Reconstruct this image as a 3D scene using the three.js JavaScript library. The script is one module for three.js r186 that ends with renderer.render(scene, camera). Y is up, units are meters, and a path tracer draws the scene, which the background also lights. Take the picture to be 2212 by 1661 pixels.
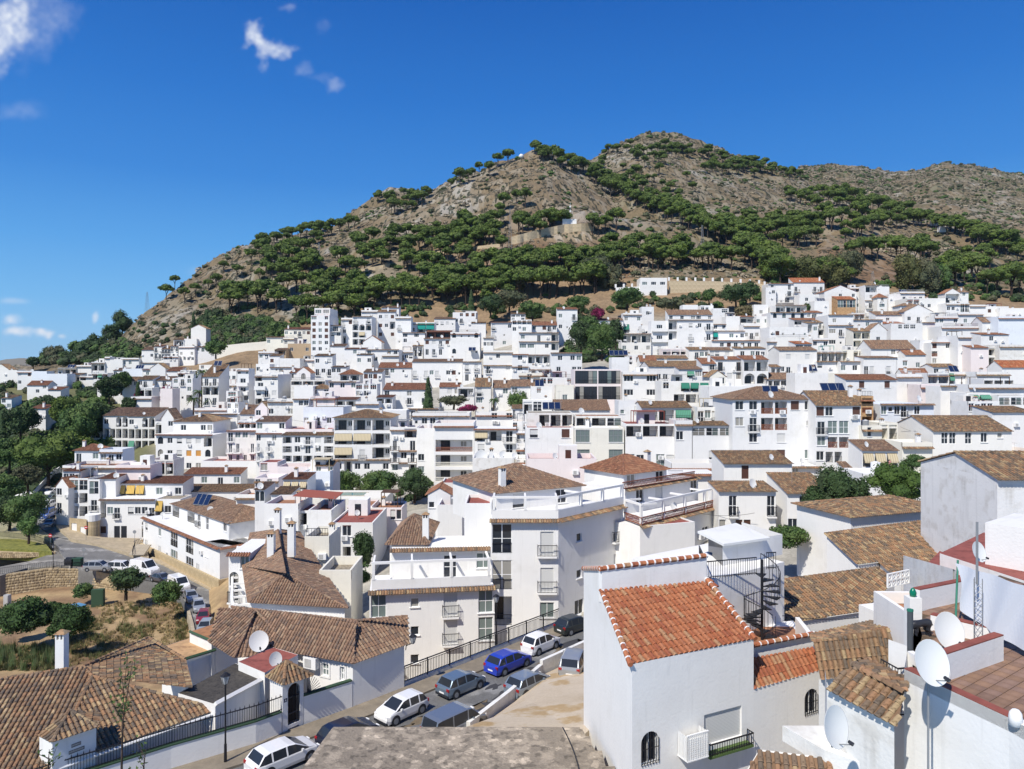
import * as THREE from 'three';
import { mergeGeometries } from 'three/addons/utils/BufferGeometryUtils.js';
import { MarchingCubes } from 'three/addons/objects/MarchingCubes.js';

// ---------- camera, sky, sun, exposure ----------
const scene = new THREE.Scene();
const F = 1580, CX = 1106, HY = 800, CAM = 40;          // photo measured on a 2212 x 1661 grid; eye 40 m above datum
const camera = new THREE.PerspectiveCamera(2 * Math.atan(830.5 / F) * 180 / Math.PI, 1024 / 769, 0.5, 30000);
camera.position.set(0, CAM, 0); camera.lookAt(0, CAM, -10);
camera.setViewOffset(2212, 1661, 0, 830.5 - HY, 2212, 1661);
const SUN = new THREE.Vector3(-0.37, 0.76, 0.54).normalize();
const sun = new THREE.DirectionalLight(new THREE.Color(1, 0.945, 0.85), 4.8);
sun.position.copy(SUN).multiplyScalar(900).add(new THREE.Vector3(0, 0, -200)); sun.target.position.set(0, 0, -200);
sun.castShadow = true; sun.shadow.mapSize.set(4096, 4096);
Object.assign(sun.shadow.camera, { left: -500, right: 500, top: 500, bottom: -500, near: 10, far: 2500 });
scene.add(sun, sun.target);
const renderer = new THREE.WebGLRenderer({ antialias: true });
renderer.setSize(1024, 769); renderer.shadowMap.enabled = true;
renderer.toneMapping = THREE.LinearToneMapping; renderer.toneMappingExposure = 1.1;

let seed = 12345;
function srand(s) { seed = s >>> 0; }
function rnd() { seed = (seed + 0x6D2B79F5) >>> 0; let t = seed; t = Math.imul(t ^ (t >>> 15), t | 1); t ^= t + Math.imul(t ^ (t >>> 7), t | 61); return ((t ^ (t >>> 14)) >>> 0) / 4294967296; }
const rr = (a, b) => a + (b - a) * rnd(), pick = a => a[Math.floor(rnd() * a.length)], lerp = (a, b, t) => a + (b - a) * t, clamp = (x, a, b) => Math.min(b, Math.max(a, x));
const sm = (a, b, x) => { const t = clamp((x - a) / (b - a), 0, 1); return t * t * (3 - 2 * t); };
function hash2(x, y) { let h = Math.imul(x, 374761393) + Math.imul(y, 668265263) | 0; h = Math.imul(h ^ (h >>> 13), 1274126177); return ((h ^ (h >>> 16)) >>> 0) / 4294967296; }
function vn(x, y, per) { const xi = Math.floor(x), yi = Math.floor(y), fx = x - xi, fy = y - yi, u = fx * fx * (3 - 2 * fx), v = fy * fy * (3 - 2 * fy); const w = per ? a => ((a % per) + per) % per : a => a;
  return lerp(lerp(hash2(w(xi), w(yi)), hash2(w(xi + 1), w(yi)), u), lerp(hash2(w(xi), w(yi + 1)), hash2(w(xi + 1), w(yi + 1)), u), v); }
function fbm(x, y, o = 5, per = 0) { let s = 0, a = 0.5, n = 0; for (let i = 0; i < o; i++) { s += a * vn(x, y, per); n += a; a *= 0.5; x *= 2; y *= 2; per *= 2; } return s / n; }
const lin = c => c <= 0.04045 ? c / 12.92 : Math.pow((c + 0.055) / 1.055, 2.4);
const srgb = (r, g, b) => [lin(r / 255), lin(g / 255), lin(b / 255)];

// sky: clear air over the whole dome, wisps of cloud
{
  const W = 4096, H = 2048, data = new Float32Array(W * H * 4), ex = 1 / 1.1;
  const stops = [[-90, srgb(150, 175, 200)], [-3, srgb(176, 212, 240)], [1, srgb(156, 207, 244)], [5, srgb(120, 187, 241)], [9, srgb(93, 166, 234)], [14, srgb(64, 138, 219)], [20, srgb(46, 119, 205)], [27, srgb(32, 99, 186)], [45, srgb(28, 88, 172)], [90, srgb(22, 74, 155)]];
  const clouds = [ // v-pixel centre, radii, tilt, strength, kind
    [10, 55, 62, 120, 0.35, 1.0, 0], [95, 45, 80, 110, 0.5, 0.2, 0], [40, 240, 70, 26, -0.5, 0.14, 0], [556, 84, 30, 34, -0.3, 0.85, 1], [566, 112, 18, 36, -0.1, 0.6, 1], [596, 108, 38, 20, 0.2, 0.8, 1], [628, 104, 26, 10, -0.3, 0.3, 1], [655, 150, 18, 18, 0.6, 0.16, 1], [722, 182, 24, 20, -0.5, 0.24, 1], [622, 18, 18, 12, 0.4, 0.18, 1], [700, 55, 16, 18, 0, 0.08, 1], [690, 166, 40, 14, 0.5, 0.08, 1],
    [205, 684, 9, 17, 0.2, 0.8, 1], [22, 690, 30, 14, 0, 0.8, 1], [35, 716, 42, 13, 0, 1.0, 1], [92, 718, 24, 13, 0.2, 1.0, 1], [133, 727, 11, 6, 0, 0.6, 1], [100, 758, 14, 5, 0, 0.3, 1], [30, 650, 45, 9, 0, 0.35, 0], [430, 585, 40, 14, -0.3, 0.12, 0]];
  for (let j = 0; j < H; j++) {
    const el = (j + 0.5) / H * 180 - 90; let k = 0; while (k < stops.length - 2 && el > stops[k + 1][0]) k++;
    const t = clamp((el - stops[k][0]) / (stops[k + 1][0] - stops[k][0]), 0, 1), c = [0, 1, 2].map(i => lerp(stops[k][1][i], stops[k + 1][1][i], t));
    const ce = Math.cos(el * Math.PI / 180), se = Math.sin(el * Math.PI / 180);
    for (let i = 0; i < W; i++) {
      const az = ((i + 0.5) / W - 0.5) * 2 * Math.PI, x = ce * Math.cos(az), z = ce * Math.sin(az);
      let r = c[0], g = c[1], b = c[2];
      if (z < -0.1 && se > -0.02) {
        const px = CX + x / -z * F, py = HY - se / -z * F;
        if (px > -100 && px < 760 && py > -120 && py < 790) { const n1 = fbm(px / 26 + 7, py / 26, 4) - 0.5, n2 = fbm(px / 26 + 90, py / 26 + 31, 4) - 0.5, n3 = 0.35 + 0.95 * fbm(px / 11 + 3, py / 11, 5); for (const [cx, cy, rx, ry, ti, st, kd] of clouds) {
          const wx = n1 * (kd ? rx * 1.3 : rx * 0.8), wy = n2 * (kd ? ry * 1.3 : ry * 0.6);
          const dx = px - cx + wx, dy = py - cy + wy, q = Math.hypot((dx + ti * dy) / rx, (dy - ti * dx * 0.3) / ry);
          const a = st * sm(1.15, kd ? 0.15 : 0.05, q) * n3;
          if (a > 0) { const al = Math.min(a, 0.97), w = [0.84, 0.89, 0.97]; r = lerp(r, w[0], al); g = lerp(g, w[1], al); b = lerp(b, w[2], al); }
        } }
      }
      const o = (j * W + i) * 4; data[o] = r * ex; data[o + 1] = g * ex; data[o + 2] = b * ex; data[o + 3] = 1;
    }
  }
  const tx = new THREE.DataTexture(data, W, H, THREE.RGBAFormat, THREE.FloatType);
  tx.mapping = THREE.EquirectangularReflectionMapping; tx.magFilter = tx.minFilter = THREE.LinearFilter; tx.needsUpdate = true;
  scene.background = tx; scene.environment = tx;
}

// ---------- textures and materials ----------
function tex(n, metres, fn, col = true) { // fn(u,v in 0..1) -> [r,g,b] 0..255 sRGB (colour) or 0..255 (data)
  const d = new Uint8Array(n * n * 4);
  for (let j = 0; j < n; j++) for (let i = 0; i < n; i++) { const c = fn(i / n, j / n), o = (j * n + i) * 4; for (let k = 0; k < 3; k++) d[o + k] = clamp(Math.round(c[k]), 0, 255); d[o + 3] = 255; }
  const t = new THREE.DataTexture(d, n, n); t.wrapS = t.wrapT = THREE.RepeatWrapping; t.repeat.set(1 / metres, 1 / metres); t.magFilter = THREE.LinearFilter; t.minFilter = THREE.LinearMipmapLinearFilter; t.generateMipmaps = true;
  if (col) t.colorSpace = THREE.SRGBColorSpace; t.needsUpdate = true; return t;
}
const pf = (u, v, f, o, s = 0) => fbm(u * f + s * f, v * f, o, f);
const grey = (v, r = 1, g = 1, b = 1) => [v * r, v * g, v * b];
const T = {
  plaster: tex(512, 7, (u, v) => { const a = pf(u, v, 6, 5), s = pf(u, v * 0.25, 28, 3, 3), st = sm(0.58, 0.8, pf(u, v, 4, 5, 5)), sk = sm(0.66, 0.84, fbm(u * 40, v * 3 + 2, 3, 0)); const q = 253 - 8 * a - 4 * s - 9 * st - 6 * sk; return [q, q - 0.5 * st, q - 2.5 * st - 1]; }),
  plasterB: tex(256, 1.2, (u, v) => grey(255 * pf(u, v, 12, 5)), false),
  dirty: tex(512, 5, (u, v) => { const a = pf(u, v, 5, 6), sp = sm(0.45, 0.8, pf(u, v, 9, 6, 2)), st = sm(0.55, 0.75, fbm(u * 22, v * 2, 3, 0) ); const fl = pf(u, v, 30, 4, 7), q = 250 - 12 * a - 20 * sp * (0.3 + fl) - 8 * st; return [q, q - 2 * sp, q - 5 * sp]; }),
  concrete: tex(512, 3, (u, v) => { const a = pf(u, v, 8, 6), b = sm(0.4, 0.65, pf(u, v, 22, 5, 3)), c = sm(0.58, 0.72, pf(u, v, 30, 4, 8)); const q = 140 + 34 * a + 22 * b - 44 * c; return [q, q * 0.955, q * 0.88]; }),
  slab: tex(1024, 9, (u, v) => { const a = pf(u, v, 7, 6), b = sm(0.42, 0.62, pf(u, v, 18, 6, 3)), c = sm(0.56, 0.7, pf(u, v, 40, 5, 8)), e = pf(u, v, 160, 3, 5), w = sm(0.62, 0.7, pf(u, v, 26, 5, 12)); const q = 112 + 34 * a + 26 * b - 30 * c + 26 * e + 34 * w; return [q * 1.02, q * 0.95, q * 0.86]; }),
  asphalt: tex(512, 6, (u, v) => { const a = pf(u, v, 5, 5), g = pf(u, v, 100, 2, 2), b = sm(0.55, 0.72, pf(u, v, 4, 5, 6)); const q = 96 + 28 * a + 26 * g + 34 * b; return [q, q * 0.985, q * 0.955]; }),
  pave: tex(256, 4, (u, v) => { const q = 150 + 40 * pf(u, v, 8, 5) + 18 * pf(u, v, 60, 2, 2); return [q * 1.02, q * 0.96, q * 0.86]; }),
  soil: tex(512, 9, (u, v) => { const a = pf(u, v, 6, 6), g = sm(0.45, 0.65, pf(u, v, 9, 5, 4)), s = pf(u, v, 64, 2, 1); const q = 170 + 50 * a + 14 * g + 34 * s; return [q, q, q * 0.97]; }),
  sand: tex(512, 8, (u, v) => { const a = pf(u, v, 4, 6), b = sm(0.5, 0.68, pf(u, v, 6, 5, 3)), s = pf(u, v, 80, 2, 1); return [205 + 26 * a - 22 * b - 14 * s, 186 + 30 * a - 34 * b - 14 * s, 158 + 36 * a - 52 * b - 14 * s]; }),
  mount: tex(1024, 70, (u, v) => { const a = pf(u, v, 8, 6), rk = sm(0.48, 0.6, pf(u, v, 14, 6, 4)), dk = sm(0.55, 0.68, pf(u, v, 40, 4, 2)), cr = pf(u, v, 120, 3, 7); let r = 190 + 30 * a, g = 178 + 30 * a, b = 158 + 26 * a; r = lerp(r, 212 + 36 * cr, rk); g = lerp(g, 208 + 36 * cr, rk); b = lerp(b, 200 + 36 * cr, rk); const q = 1 - 0.5 * dk - 0.2 * cr; return [r * q, g * q + 8 * dk, b * q]; }),
  mountB: tex(512, 24, (u, v) => grey(255 * (1 - Math.abs(2 * pf(u, v, 6, 6) - 1))), false),
  tile: tex(256, 1.3, (u, v) => { const a = pf(u, v, 8, 5), l = sm(0.6, 0.76, pf(u, v, 14, 4, 5)); const q = 255 - 66 * a - 62 * l; return [q, q - 4 * l, q - 10 * l]; }),
  stone: tex(256, 2, (u, v) => { const a = pf(u, v, 6, 6); return [200 + 50 * a, 188 + 50 * a, 165 + 50 * a]; }),
  bark: tex(128, 1, (u, v) => grey(200 * pf(u, v * 0.3, 16, 4) + 60)),
  grass: tex(256, 4, (u, v) => { const a = pf(u, v, 10, 5), s = pf(u, v, 80, 2, 1); return [96 + 70 * a + 30 * s, 104 + 60 * a + 26 * s, 44 + 36 * a + 16 * s]; }),
  terracotta: tex(256, 2, (u, v) => { const a = pf(u, v, 8, 5), s = sm(0.55, 0.7, pf(u, v, 6, 4, 3)); const q = 255 - 50 * a - 26 * s; return [q, q - 6 * s, q - 8 * s]; }),
  shut: (() => { const t = tex(64, 0.24, (u, v) => { const q = 255 - 90 * sm(0.72, 0.98, (v * 4) % 1); return [q, q, q]; }); return t; })(),
  awn: tex(64, 0.6, (u, v) => (u * 2) % 1 < 0.5 ? [236, 236, 230] : [210, 210, 200]),
};
const M = (o) => { const m = new THREE.MeshStandardMaterial(Object.assign({ roughness: 0.85, side: THREE.DoubleSide }, o)); return m; };
const col = (r, g, b) => new THREE.Color().setRGB(r, g, b);
const MAT = {
  white: M({ color: col(0.84, 0.83, 0.81), map: T.plaster, bumpMap: T.plasterB, bumpScale: 0.005 }),
  whiteB: M({ color: col(0.81, 0.805, 0.795), map: T.plaster, bumpMap: T.plasterB, bumpScale: 0.008 }), whiteC: M({ color: col(0.82, 0.805, 0.77), map: T.plaster, bumpMap: T.plasterB, bumpScale: 0.008 }), whiteD: M({ color: col(0.77, 0.77, 0.77), map: T.plaster, bumpMap: T.plasterB, bumpScale: 0.008 }),
  cream: M({ color: col(0.82, 0.79, 0.70), map: T.plaster, bumpMap: T.plasterB, bumpScale: 0.006 }),
  pink: M({ color: col(0.83, 0.75, 0.74), map: T.plaster, bumpMap: T.plasterB, bumpScale: 0.006 }),
  blue: M({ color: col(0.76, 0.80, 0.86), map: T.plaster, bumpMap: T.plasterB, bumpScale: 0.006 }),
  dirty: M({ color: col(0.80, 0.79, 0.75), map: T.dirty, bumpMap: T.plasterB, bumpScale: 0.01 }),
  gable: M({ color: col(0.82, 0.815, 0.80), map: T.dirty, bumpMap: T.plasterB, bumpScale: 0.01 }),
  grey: M({ color: col(0.46, 0.46, 0.45), map: T.dirty }),
  tan: M({ color: col(0.46, 0.34, 0.22), map: T.plaster }),
  concrete: M({ color: col(0.78, 0.74, 0.66), map: T.concrete, bumpMap: T.plasterB, bumpScale: 0.02, roughness: 0.95 }),
  slab: M({ color: col(0.86, 0.84, 0.80), map: T.slab, bumpMap: T.plasterB, bumpScale: 0.03, roughness: 0.97 }),
  trim: M({ color: col(0.80, 0.80, 0.79), roughness: 0.6 }),
  redpaint: M({ color: col(0.30, 0.085, 0.06), map: T.terracotta }),
  redfloor: M({ color: col(0.34, 0.10, 0.075), map: T.terracotta, roughness: 0.8 }),
  terra: M({ color: col(0.40, 0.19, 0.10), map: T.terracotta }),
  ochre: M({ color: col(0.58, 0.36, 0.18), map: T.terracotta }),
  brick: M({ color: col(0.30, 0.11, 0.06), map: T.terracotta }),
  glass: new THREE.MeshPhysicalMaterial({ color: col(0.025, 0.03, 0.038), roughness: 0.08, side: THREE.DoubleSide }),
  glassG: new THREE.MeshPhysicalMaterial({ color: col(0.16, 0.2, 0.19), roughness: 0.15, side: THREE.DoubleSide }),
  curtain: new THREE.MeshPhysicalMaterial({ color: col(0.30, 0.29, 0.26), roughness: 0.2, side: THREE.DoubleSide }),
  dark: M({ color: col(0.02, 0.022, 0.028), roughness: 0.5 }),
  brown: M({ color: col(0.075, 0.028, 0.018), roughness: 0.5 }),
  wood: M({ color: col(0.22, 0.11, 0.05), map: T.bark }),
  shut: M({ color: col(0.64, 0.64, 0.62), map: T.shut, roughness: 0.5 }),
  shutO: M({ color: col(0.62, 0.30, 0.07), map: T.shut, roughness: 0.5 }),
  shutB: M({ color: col(0.10, 0.045, 0.03), map: T.shut, roughness: 0.5 }),
  iron: M({ color: col(0.018, 0.018, 0.022), roughness: 0.45, metalness: 0.3 }),
  ironW: M({ color: col(0.62, 0.62, 0.62), roughness: 0.5 }),
  steel: M({ color: col(0.26, 0.27, 0.28), roughness: 0.55, metalness: 0.2 }),
  green: M({ color: col(0.02, 0.17, 0.11), roughness: 0.7 }),
  teal: M({ color: col(0.0, 0.24, 0.20), roughness: 0.8 }),
  greenTrim: M({ color: col(0.03, 0.07, 0.035), roughness: 0.8 }),
  awning: M({ color: col(0.66, 0.56, 0.40), map: T.awn, roughness: 0.9 }),
  awnY: M({ color: col(0.75, 0.50, 0.14), map: T.awn, roughness: 0.9 }),
  awnG: M({ color: col(0.12, 0.36, 0.26), map: T.awn, roughness: 0.9 }),
  redcloth: M({ color: col(0.55, 0.02, 0.03), roughness: 0.9 }),
  solar: new THREE.MeshPhysicalMaterial({ color: col(0.012, 0.022, 0.06), roughness: 0.12, clearcoat: 1, side: THREE.DoubleSide }),
  dish: M({ color: col(0.72, 0.72, 0.69), roughness: 0.5 }),
  asphalt: M({ color: col(0.72, 0.74, 0.78), map: T.asphalt, roughness: 0.95 }),
  pave: M({ color: col(1, 1, 1), map: T.pave, roughness: 0.95 }),
  tile: M({ color: col(1, 1, 1), vertexColors: true, map: T.tile, roughness: 0.9 }),
  bark: M({ color: col(0.13, 0.085, 0.06), map: T.bark, roughness: 1 }),
  leaf: M({ color: col(1, 1, 1), vertexColors: true, roughness: 0.85 }),
  rock: M({ color: col(1, 1, 1), vertexColors: true, map: T.stone, roughness: 0.95 }),
  rubble: M({ color: col(0.62, 0.55, 0.43), map: T.stone, roughness: 0.95 }),
  soil: M({ color: col(1.5, 1.5, 1.5), vertexColors: true, map: T.soil, roughness: 1 }),
  sand: M({ color: col(0.8, 0.8, 0.8), map: T.sand, roughness: 1 }),
  mount: M({ color: col(1, 1, 1), vertexColors: true, map: T.mount, bumpMap: T.mountB, bumpScale: 1.1, roughness: 1 }),
  grass: M({ color: col(0.62, 0.62, 0.62), map: T.grass, roughness: 1 }),
  water: new THREE.MeshPhysicalMaterial({ color: col(0.05, 0.22, 0.25), roughness: 0.05 }),
};

// ---------- geometry builder ----------
const v3 = (x, y, z) => new THREE.Vector3(x, y, z);
class G {
  constructor() { this.p = []; this.n = []; this.u = []; this.c = []; this.m = null; this.col = null; }
  at(m) { this.m = m; return this; }
  tri(a, b, c, ua, ub, uc) {
    if (this.m) { a = a.clone().applyMatrix4(this.m); b = b.clone().applyMatrix4(this.m); c = c.clone().applyMatrix4(this.m); }
    const ax = b.x - a.x, ay = b.y - a.y, az = b.z - a.z, bx = c.x - a.x, by = c.y - a.y, bz = c.z - a.z;
    let nx = ay * bz - az * by, ny = az * bx - ax * bz, nz = ax * by - ay * bx; const l = Math.hypot(nx, ny, nz) || 1; nx /= l; ny /= l; nz /= l;
    this.p.push(a.x, a.y, a.z, b.x, b.y, b.z, c.x, c.y, c.z); for (let i = 0; i < 3; i++) this.n.push(nx, ny, nz);
    this.u.push(...ua, ...ub, ...uc); if (this.col) for (let i = 0; i < 3; i++) this.c.push(...this.col);
    return this;
  }
  quad(a, b, c, d, uv) { // uv in metres: along ab and ad
    const w = a.distanceTo(b), h = a.distanceTo(d), w2 = d.distanceTo(c); let u0 = 0, v0 = 0;
    if (uv) { u0 = uv[0]; v0 = uv[1]; } else { u0 = (a.x + a.z) * 0.7; v0 = a.y; }
    const A = [u0, v0], B = [u0 + w, v0], C = [u0 + w2, v0 + h], D = [u0, v0 + h];
    this.tri(a, b, c, A, B, C); this.tri(a, c, d, A, C, D); return this;
  }
  box(x0, y0, z0, x1, y1, z1, skip = '') {
    const P = (x, y, z) => v3(x, y, z);
    if (!skip.includes('f')) this.quad(P(x0, y0, z1), P(x1, y0, z1), P(x1, y1, z1), P(x0, y1, z1), [x0, y0]);
    if (!skip.includes('k')) this.quad(P(x1, y0, z0), P(x0, y0, z0), P(x0, y1, z0), P(x1, y1, z0), [x0, y0]);
    if (!skip.includes('l')) this.quad(P(x0, y0, z0), P(x0, y0, z1), P(x0, y1, z1), P(x0, y1, z0), [z0, y0]);
    if (!skip.includes('r')) this.quad(P(x1, y0, z1), P(x1, y0, z0), P(x1, y1, z0), P(x1, y1, z1), [z0, y0]);
    if (!skip.includes('t')) this.quad(P(x0, y1, z1), P(x1, y1, z1), P(x1, y1, z0), P(x0, y1, z0), [x0, z0]);
    if (!skip.includes('b')) this.quad(P(x0, y0, z0), P(x1, y0, z0), P(x1, y0, z1), P(x0, y0, z1), [x0, z0]);
    return this;
  }
  tube(a, b, ra, rb, n = 6, cap = true) {
    const d = b.clone().sub(a).normalize(), s = Math.abs(d.y) > 0.95 ? v3(1, 0, 0) : v3(0, 1, 0), e = d.clone().cross(s).normalize(), f = d.clone().cross(e);
    const ring = (c, r) => Array.from({ length: n }, (_, i) => { const t = i / n * 2 * Math.PI; return c.clone().addScaledVector(e, r * Math.cos(t)).addScaledVector(f, r * Math.sin(t)); });
    const A = ring(a, ra), B = ring(b, rb), L = a.distanceTo(b);
    for (let i = 0; i < n; i++) { const j = (i + 1) % n; this.quad(A[i], B[i], B[j], A[j], [0, i * 0.1]); if (cap) { this.tri(a, A[i], A[j], [0, 0], [0, 0], [0, 0]); this.tri(b, B[j], B[i], [0, 0], [0, 0], [0, 0]); } }
    return this;
  }
  poly(pts, uvf) { // flat convex polygon
    const U = uvf || (p => [p.x, p.z]);
    for (let i = 1; i < pts.length - 1; i++) this.tri(pts[0], pts[i], pts[i + 1], U(pts[0]), U(pts[i]), U(pts[i + 1])); return this;
  }
  prism(pts, up) { // extrude a polygon by vector
    const q = pts.map(p => p.clone().add(up)); this.poly(q); this.poly(pts.slice().reverse());
    for (let i = 0; i < pts.length; i++) { const j = (i + 1) % pts.length; this.quad(pts[i], pts[j], q[j], q[i]); } return this;
  }
  geo() {
    const g = new THREE.BufferGeometry();
    g.setAttribute('position', new THREE.Float32BufferAttribute(this.p, 3)); g.setAttribute('normal', new THREE.Float32BufferAttribute(this.n, 3)); g.setAttribute('uv', new THREE.Float32BufferAttribute(this.u, 2));
    if (this.c.length === this.p.length) g.setAttribute('color', new THREE.Float32BufferAttribute(this.c, 3));
    return g;
  }
  empty() { return !this.p.length; }
}
const names = {};
function numbered(n) { const k = names[n] = (names[n] || 0) + 1; return k === 1 ? n : `${n}_${String(k - 1).padStart(3, '0')}`; }
function tag(o, label, category, group, kind) { if (label) o.userData.label = label; if (category) o.userData.category = category; if (group) o.userData.group = group; if (kind) o.userData.kind = kind; return o; }
function thing(name, label, category, pos, turn = 0, group) { const o = new THREE.Group(); o.name = numbered(name); if (pos) o.position.copy(pos); o.rotation.y = turn; scene.add(o); return tag(o, label, category, group); }
function mesh(name, g, mat, parent = scene) { const m = new THREE.Mesh(g instanceof G ? g.geo() : g, mat); m.name = parent === scene ? numbered(name) : name; m.castShadow = m.receiveShadow = true; parent.add(m); return m; }
const V = (vx, vy, d) => v3((vx - CX) / F * d, CAM - (vy - HY) / F * d, -d);
const cache = {}; const cached = (k, f) => cache[k] || (cache[k] = f());
const mulP = (a, b) => new THREE.Matrix4().multiplyMatrices(a, b);
// ---------- terrain: one height field in polar columns round the viewpoint ----------
const COLS=[
[-500,[20,-24,45,-30,70,-35,125,-37,200,-38,280,-28,400,-18,600,-16,2600,-30]],
[0,[20,-24,45,-28,70,-34,118,-36.5,134,-36,160,-34,200,-27,235,-16,262,-12,300,-7,340,-5,420,-3,600,-8,2600,-30]],
[150,[20,-22,45,-24,70,-33.5,112,-36,126,-35.5,160,-33,195,-27,235,-15,270,-9,300,-6,340,-3,400,0,460,5]],
[400,[20,-21,45,-23,60,-31,95,-35,108,-35,125,-35,145,-31,165,-25,200,-19,240,-14,280,-6,320,2,370,10]],
[550,[20,-21,39,-21.5,48,-25,62,-28,95,-31,120,-29,160,-24,200,-16,240,-8,280,-1.5,330,11]],
[700,[20,-21,41,-21.4,49,-25,60,-26,95,-27,120,-25,160,-23,176,-21,200,-14,230,-8,270,0,300,7,330,17]],
[950,[20,-21,47,-21.4,54,-26,64,-26,80,-24,95,-23,120,-21.5,160,-20,190,-10,220,-4,250,2,280,9,310,17,340,25]],
[1150,[20,-21,54,-21.4,60,-24,70,-23,95,-20,115,-17,140,-13,165,-9,200,-2,235,5,270,13,300,21,330,30]],
[1400,[20,-21,60,-21,75,-18.5,112,-16,140,-11.5,166,-8,200,-0.5,235,6,270,15,300,25,330,36]],
[1700,[20,-20,60,-18,75,-17,112,-15.8,140,-11,166,-7.5,200,0,235,7,270,17,300,27,330,37]],
[2212,[20,-17,60,-16,112,-14,140,-10.5,166,-6.5,200,1,235,8,270,17,300,26,330,33]],
[2800,[20,-16,60,-15,112,-12,140,-9,166,-5,200,2,235,8,270,16,300,24,330,30]]];
const HILLS=[
{b:0.85,c:[[20,800,560],[80,788,470],[170,768,430],[255,738,405],[300,696,400],[345,652,420],[400,612,445],[470,562,480],[520,538,500],[560,522,520],[640,512,560],[700,490,590],[760,460,620],[800,437,640],[850,414,660],[885,418,660],[930,430,660],[1010,480,650],[1100,560,640]]},
{b:0.95,c:[[300,800,420],[420,735,430],[560,665,440],[650,600,455],[720,566,470],[800,516,490],[860,474,510],[920,434,530],[1000,388,550],[1080,352,565],[1125,339,570],[1180,330,575],[1260,368,570],[1340,425,555],[1450,478,530],[1560,540,500],[1650,596,465],[1720,640,420],[1800,690,390]]},
{b:1.0,c:[[1050,470,800],[1150,410,800],[1230,368,800],[1290,338,800],[1340,312,800],[1400,289,810],[1460,294,810],[1530,317,800],[1620,347,790],[1700,372,770],[1780,402,760],[1880,470,740],[2000,560,700]]},
{b:1.0,c:[[1550,470,1150],[1640,410,1150],[1730,362,1150],[1800,356,1150],[1870,361,1150],[1925,379,1150],[1970,376,1150],[2040,358,1150],[2100,364,1150],[2160,376,1150],[2230,384,1150],[2500,400,1150],[2800,460,1150]]},
{b:1.0,c:[[1560,640,520],[1640,500,590],[1700,455,620],[1760,430,640],[1815,421,640],[1850,428,635],[1909,447,620],[2009,477,590],[2044,492,580],[2121,515,560],[2212,545,540],[2330,590,520],[2600,660,480]]},
];
function lut(a,x){if(x<=a[0])return a[1];for(let i=2;i<a.length;i+=2)if(x<=a[i]){const t=(x-a[i-2])/(a[i]-a[i-2]);return lerp(a[i-1],a[i+1],t);}const n=a.length;return a[n-1]+(x-a[n-2])*(a[n-1]-a[n-3])/(a[n-2]-a[n-4])*0.3;}
function tableH(vx,d){let i=0;while(i<COLS.length-2&&vx>COLS[i+1][0])i++;const t=clamp((vx-COLS[i][0])/(COLS[i+1][0]-COLS[i][0]),0,1),s=t*t*(3-2*t);return lerp(lut(COLS[i][1],d),lut(COLS[i+1][1],d),s);}
function crest(h,vx){const c=h.c;if(vx<c[0][0]||vx>c[c.length-1][0])return null;let i=0;while(i<c.length-2&&vx>c[i+1][0])i++;const t=(vx-c[i][0])/(c[i+1][0]-c[i][0]);return[lerp(c[i][1],c[i+1][1],t),lerp(c[i][2],c[i+1][2],t)];}
function hillH(vx,d){
let best=-1e9,which=-1;
for(let k=0;k<HILLS.length;k++){
const cr=crest(HILLS[k],vx);if(!cr)continue;const[py,D]=cr,hc=-(py-HY)/F*D,d0=325,hb=tableH(vx,d0);
if(d<d0)continue;
const h=d<=D?lerp(hb,hc,Math.pow((d-d0)/(D-d0),HILLS[k].b)):hc-(d-D)*0.55;
if(h>best){best=h;which=k;}
}
return[best,which];
}
function groundRel(vx,d){
const x=(vx-CX)/F*d,t=tableH(vx,Math.min(d,vx<120?2600:345));const[h]=hillH(vx,d);
let g=d>325?Math.max(h,t-(d-325)*0.02):t;
g-=2.4*sm(100,118,d)*(1-sm(300,322,d))*sm(470,560,vx);const w=sm(330,420,d);
if(w>0){const r=1-Math.abs(2*fbm(x/46+9,d/46,5)-1);g+=w*((fbm(x/60,d/60+4,5)-0.5)*15+(r-0.55)*9+(fbm(x/9,d/9,3)-0.5)*2.6);}
return g;
}
const groundY=(vx,d)=>CAM+groundRel(vx,d);
const groundAt=(x,z)=>{const d=-z;return groundY(CX+x/d*F,d);};
function hit(vx,vy,d0=40,d1=1250){
let pd=d0;for(let d=d0;d<d1;d+=Math.max(0.5,d*0.004)){if(groundRel(vx,d)>=-(vy-HY)/F*d){let a=pd,b=d;for(let i=0;i<12;i++){const m=(a+b)/2;if(groundRel(vx,m)>=-(vy-HY)/F*m)b=m;else a=m;}return v3((vx-CX)/F*b,groundY(vx,b),-b);}pd=d;}return null;
}
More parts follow.
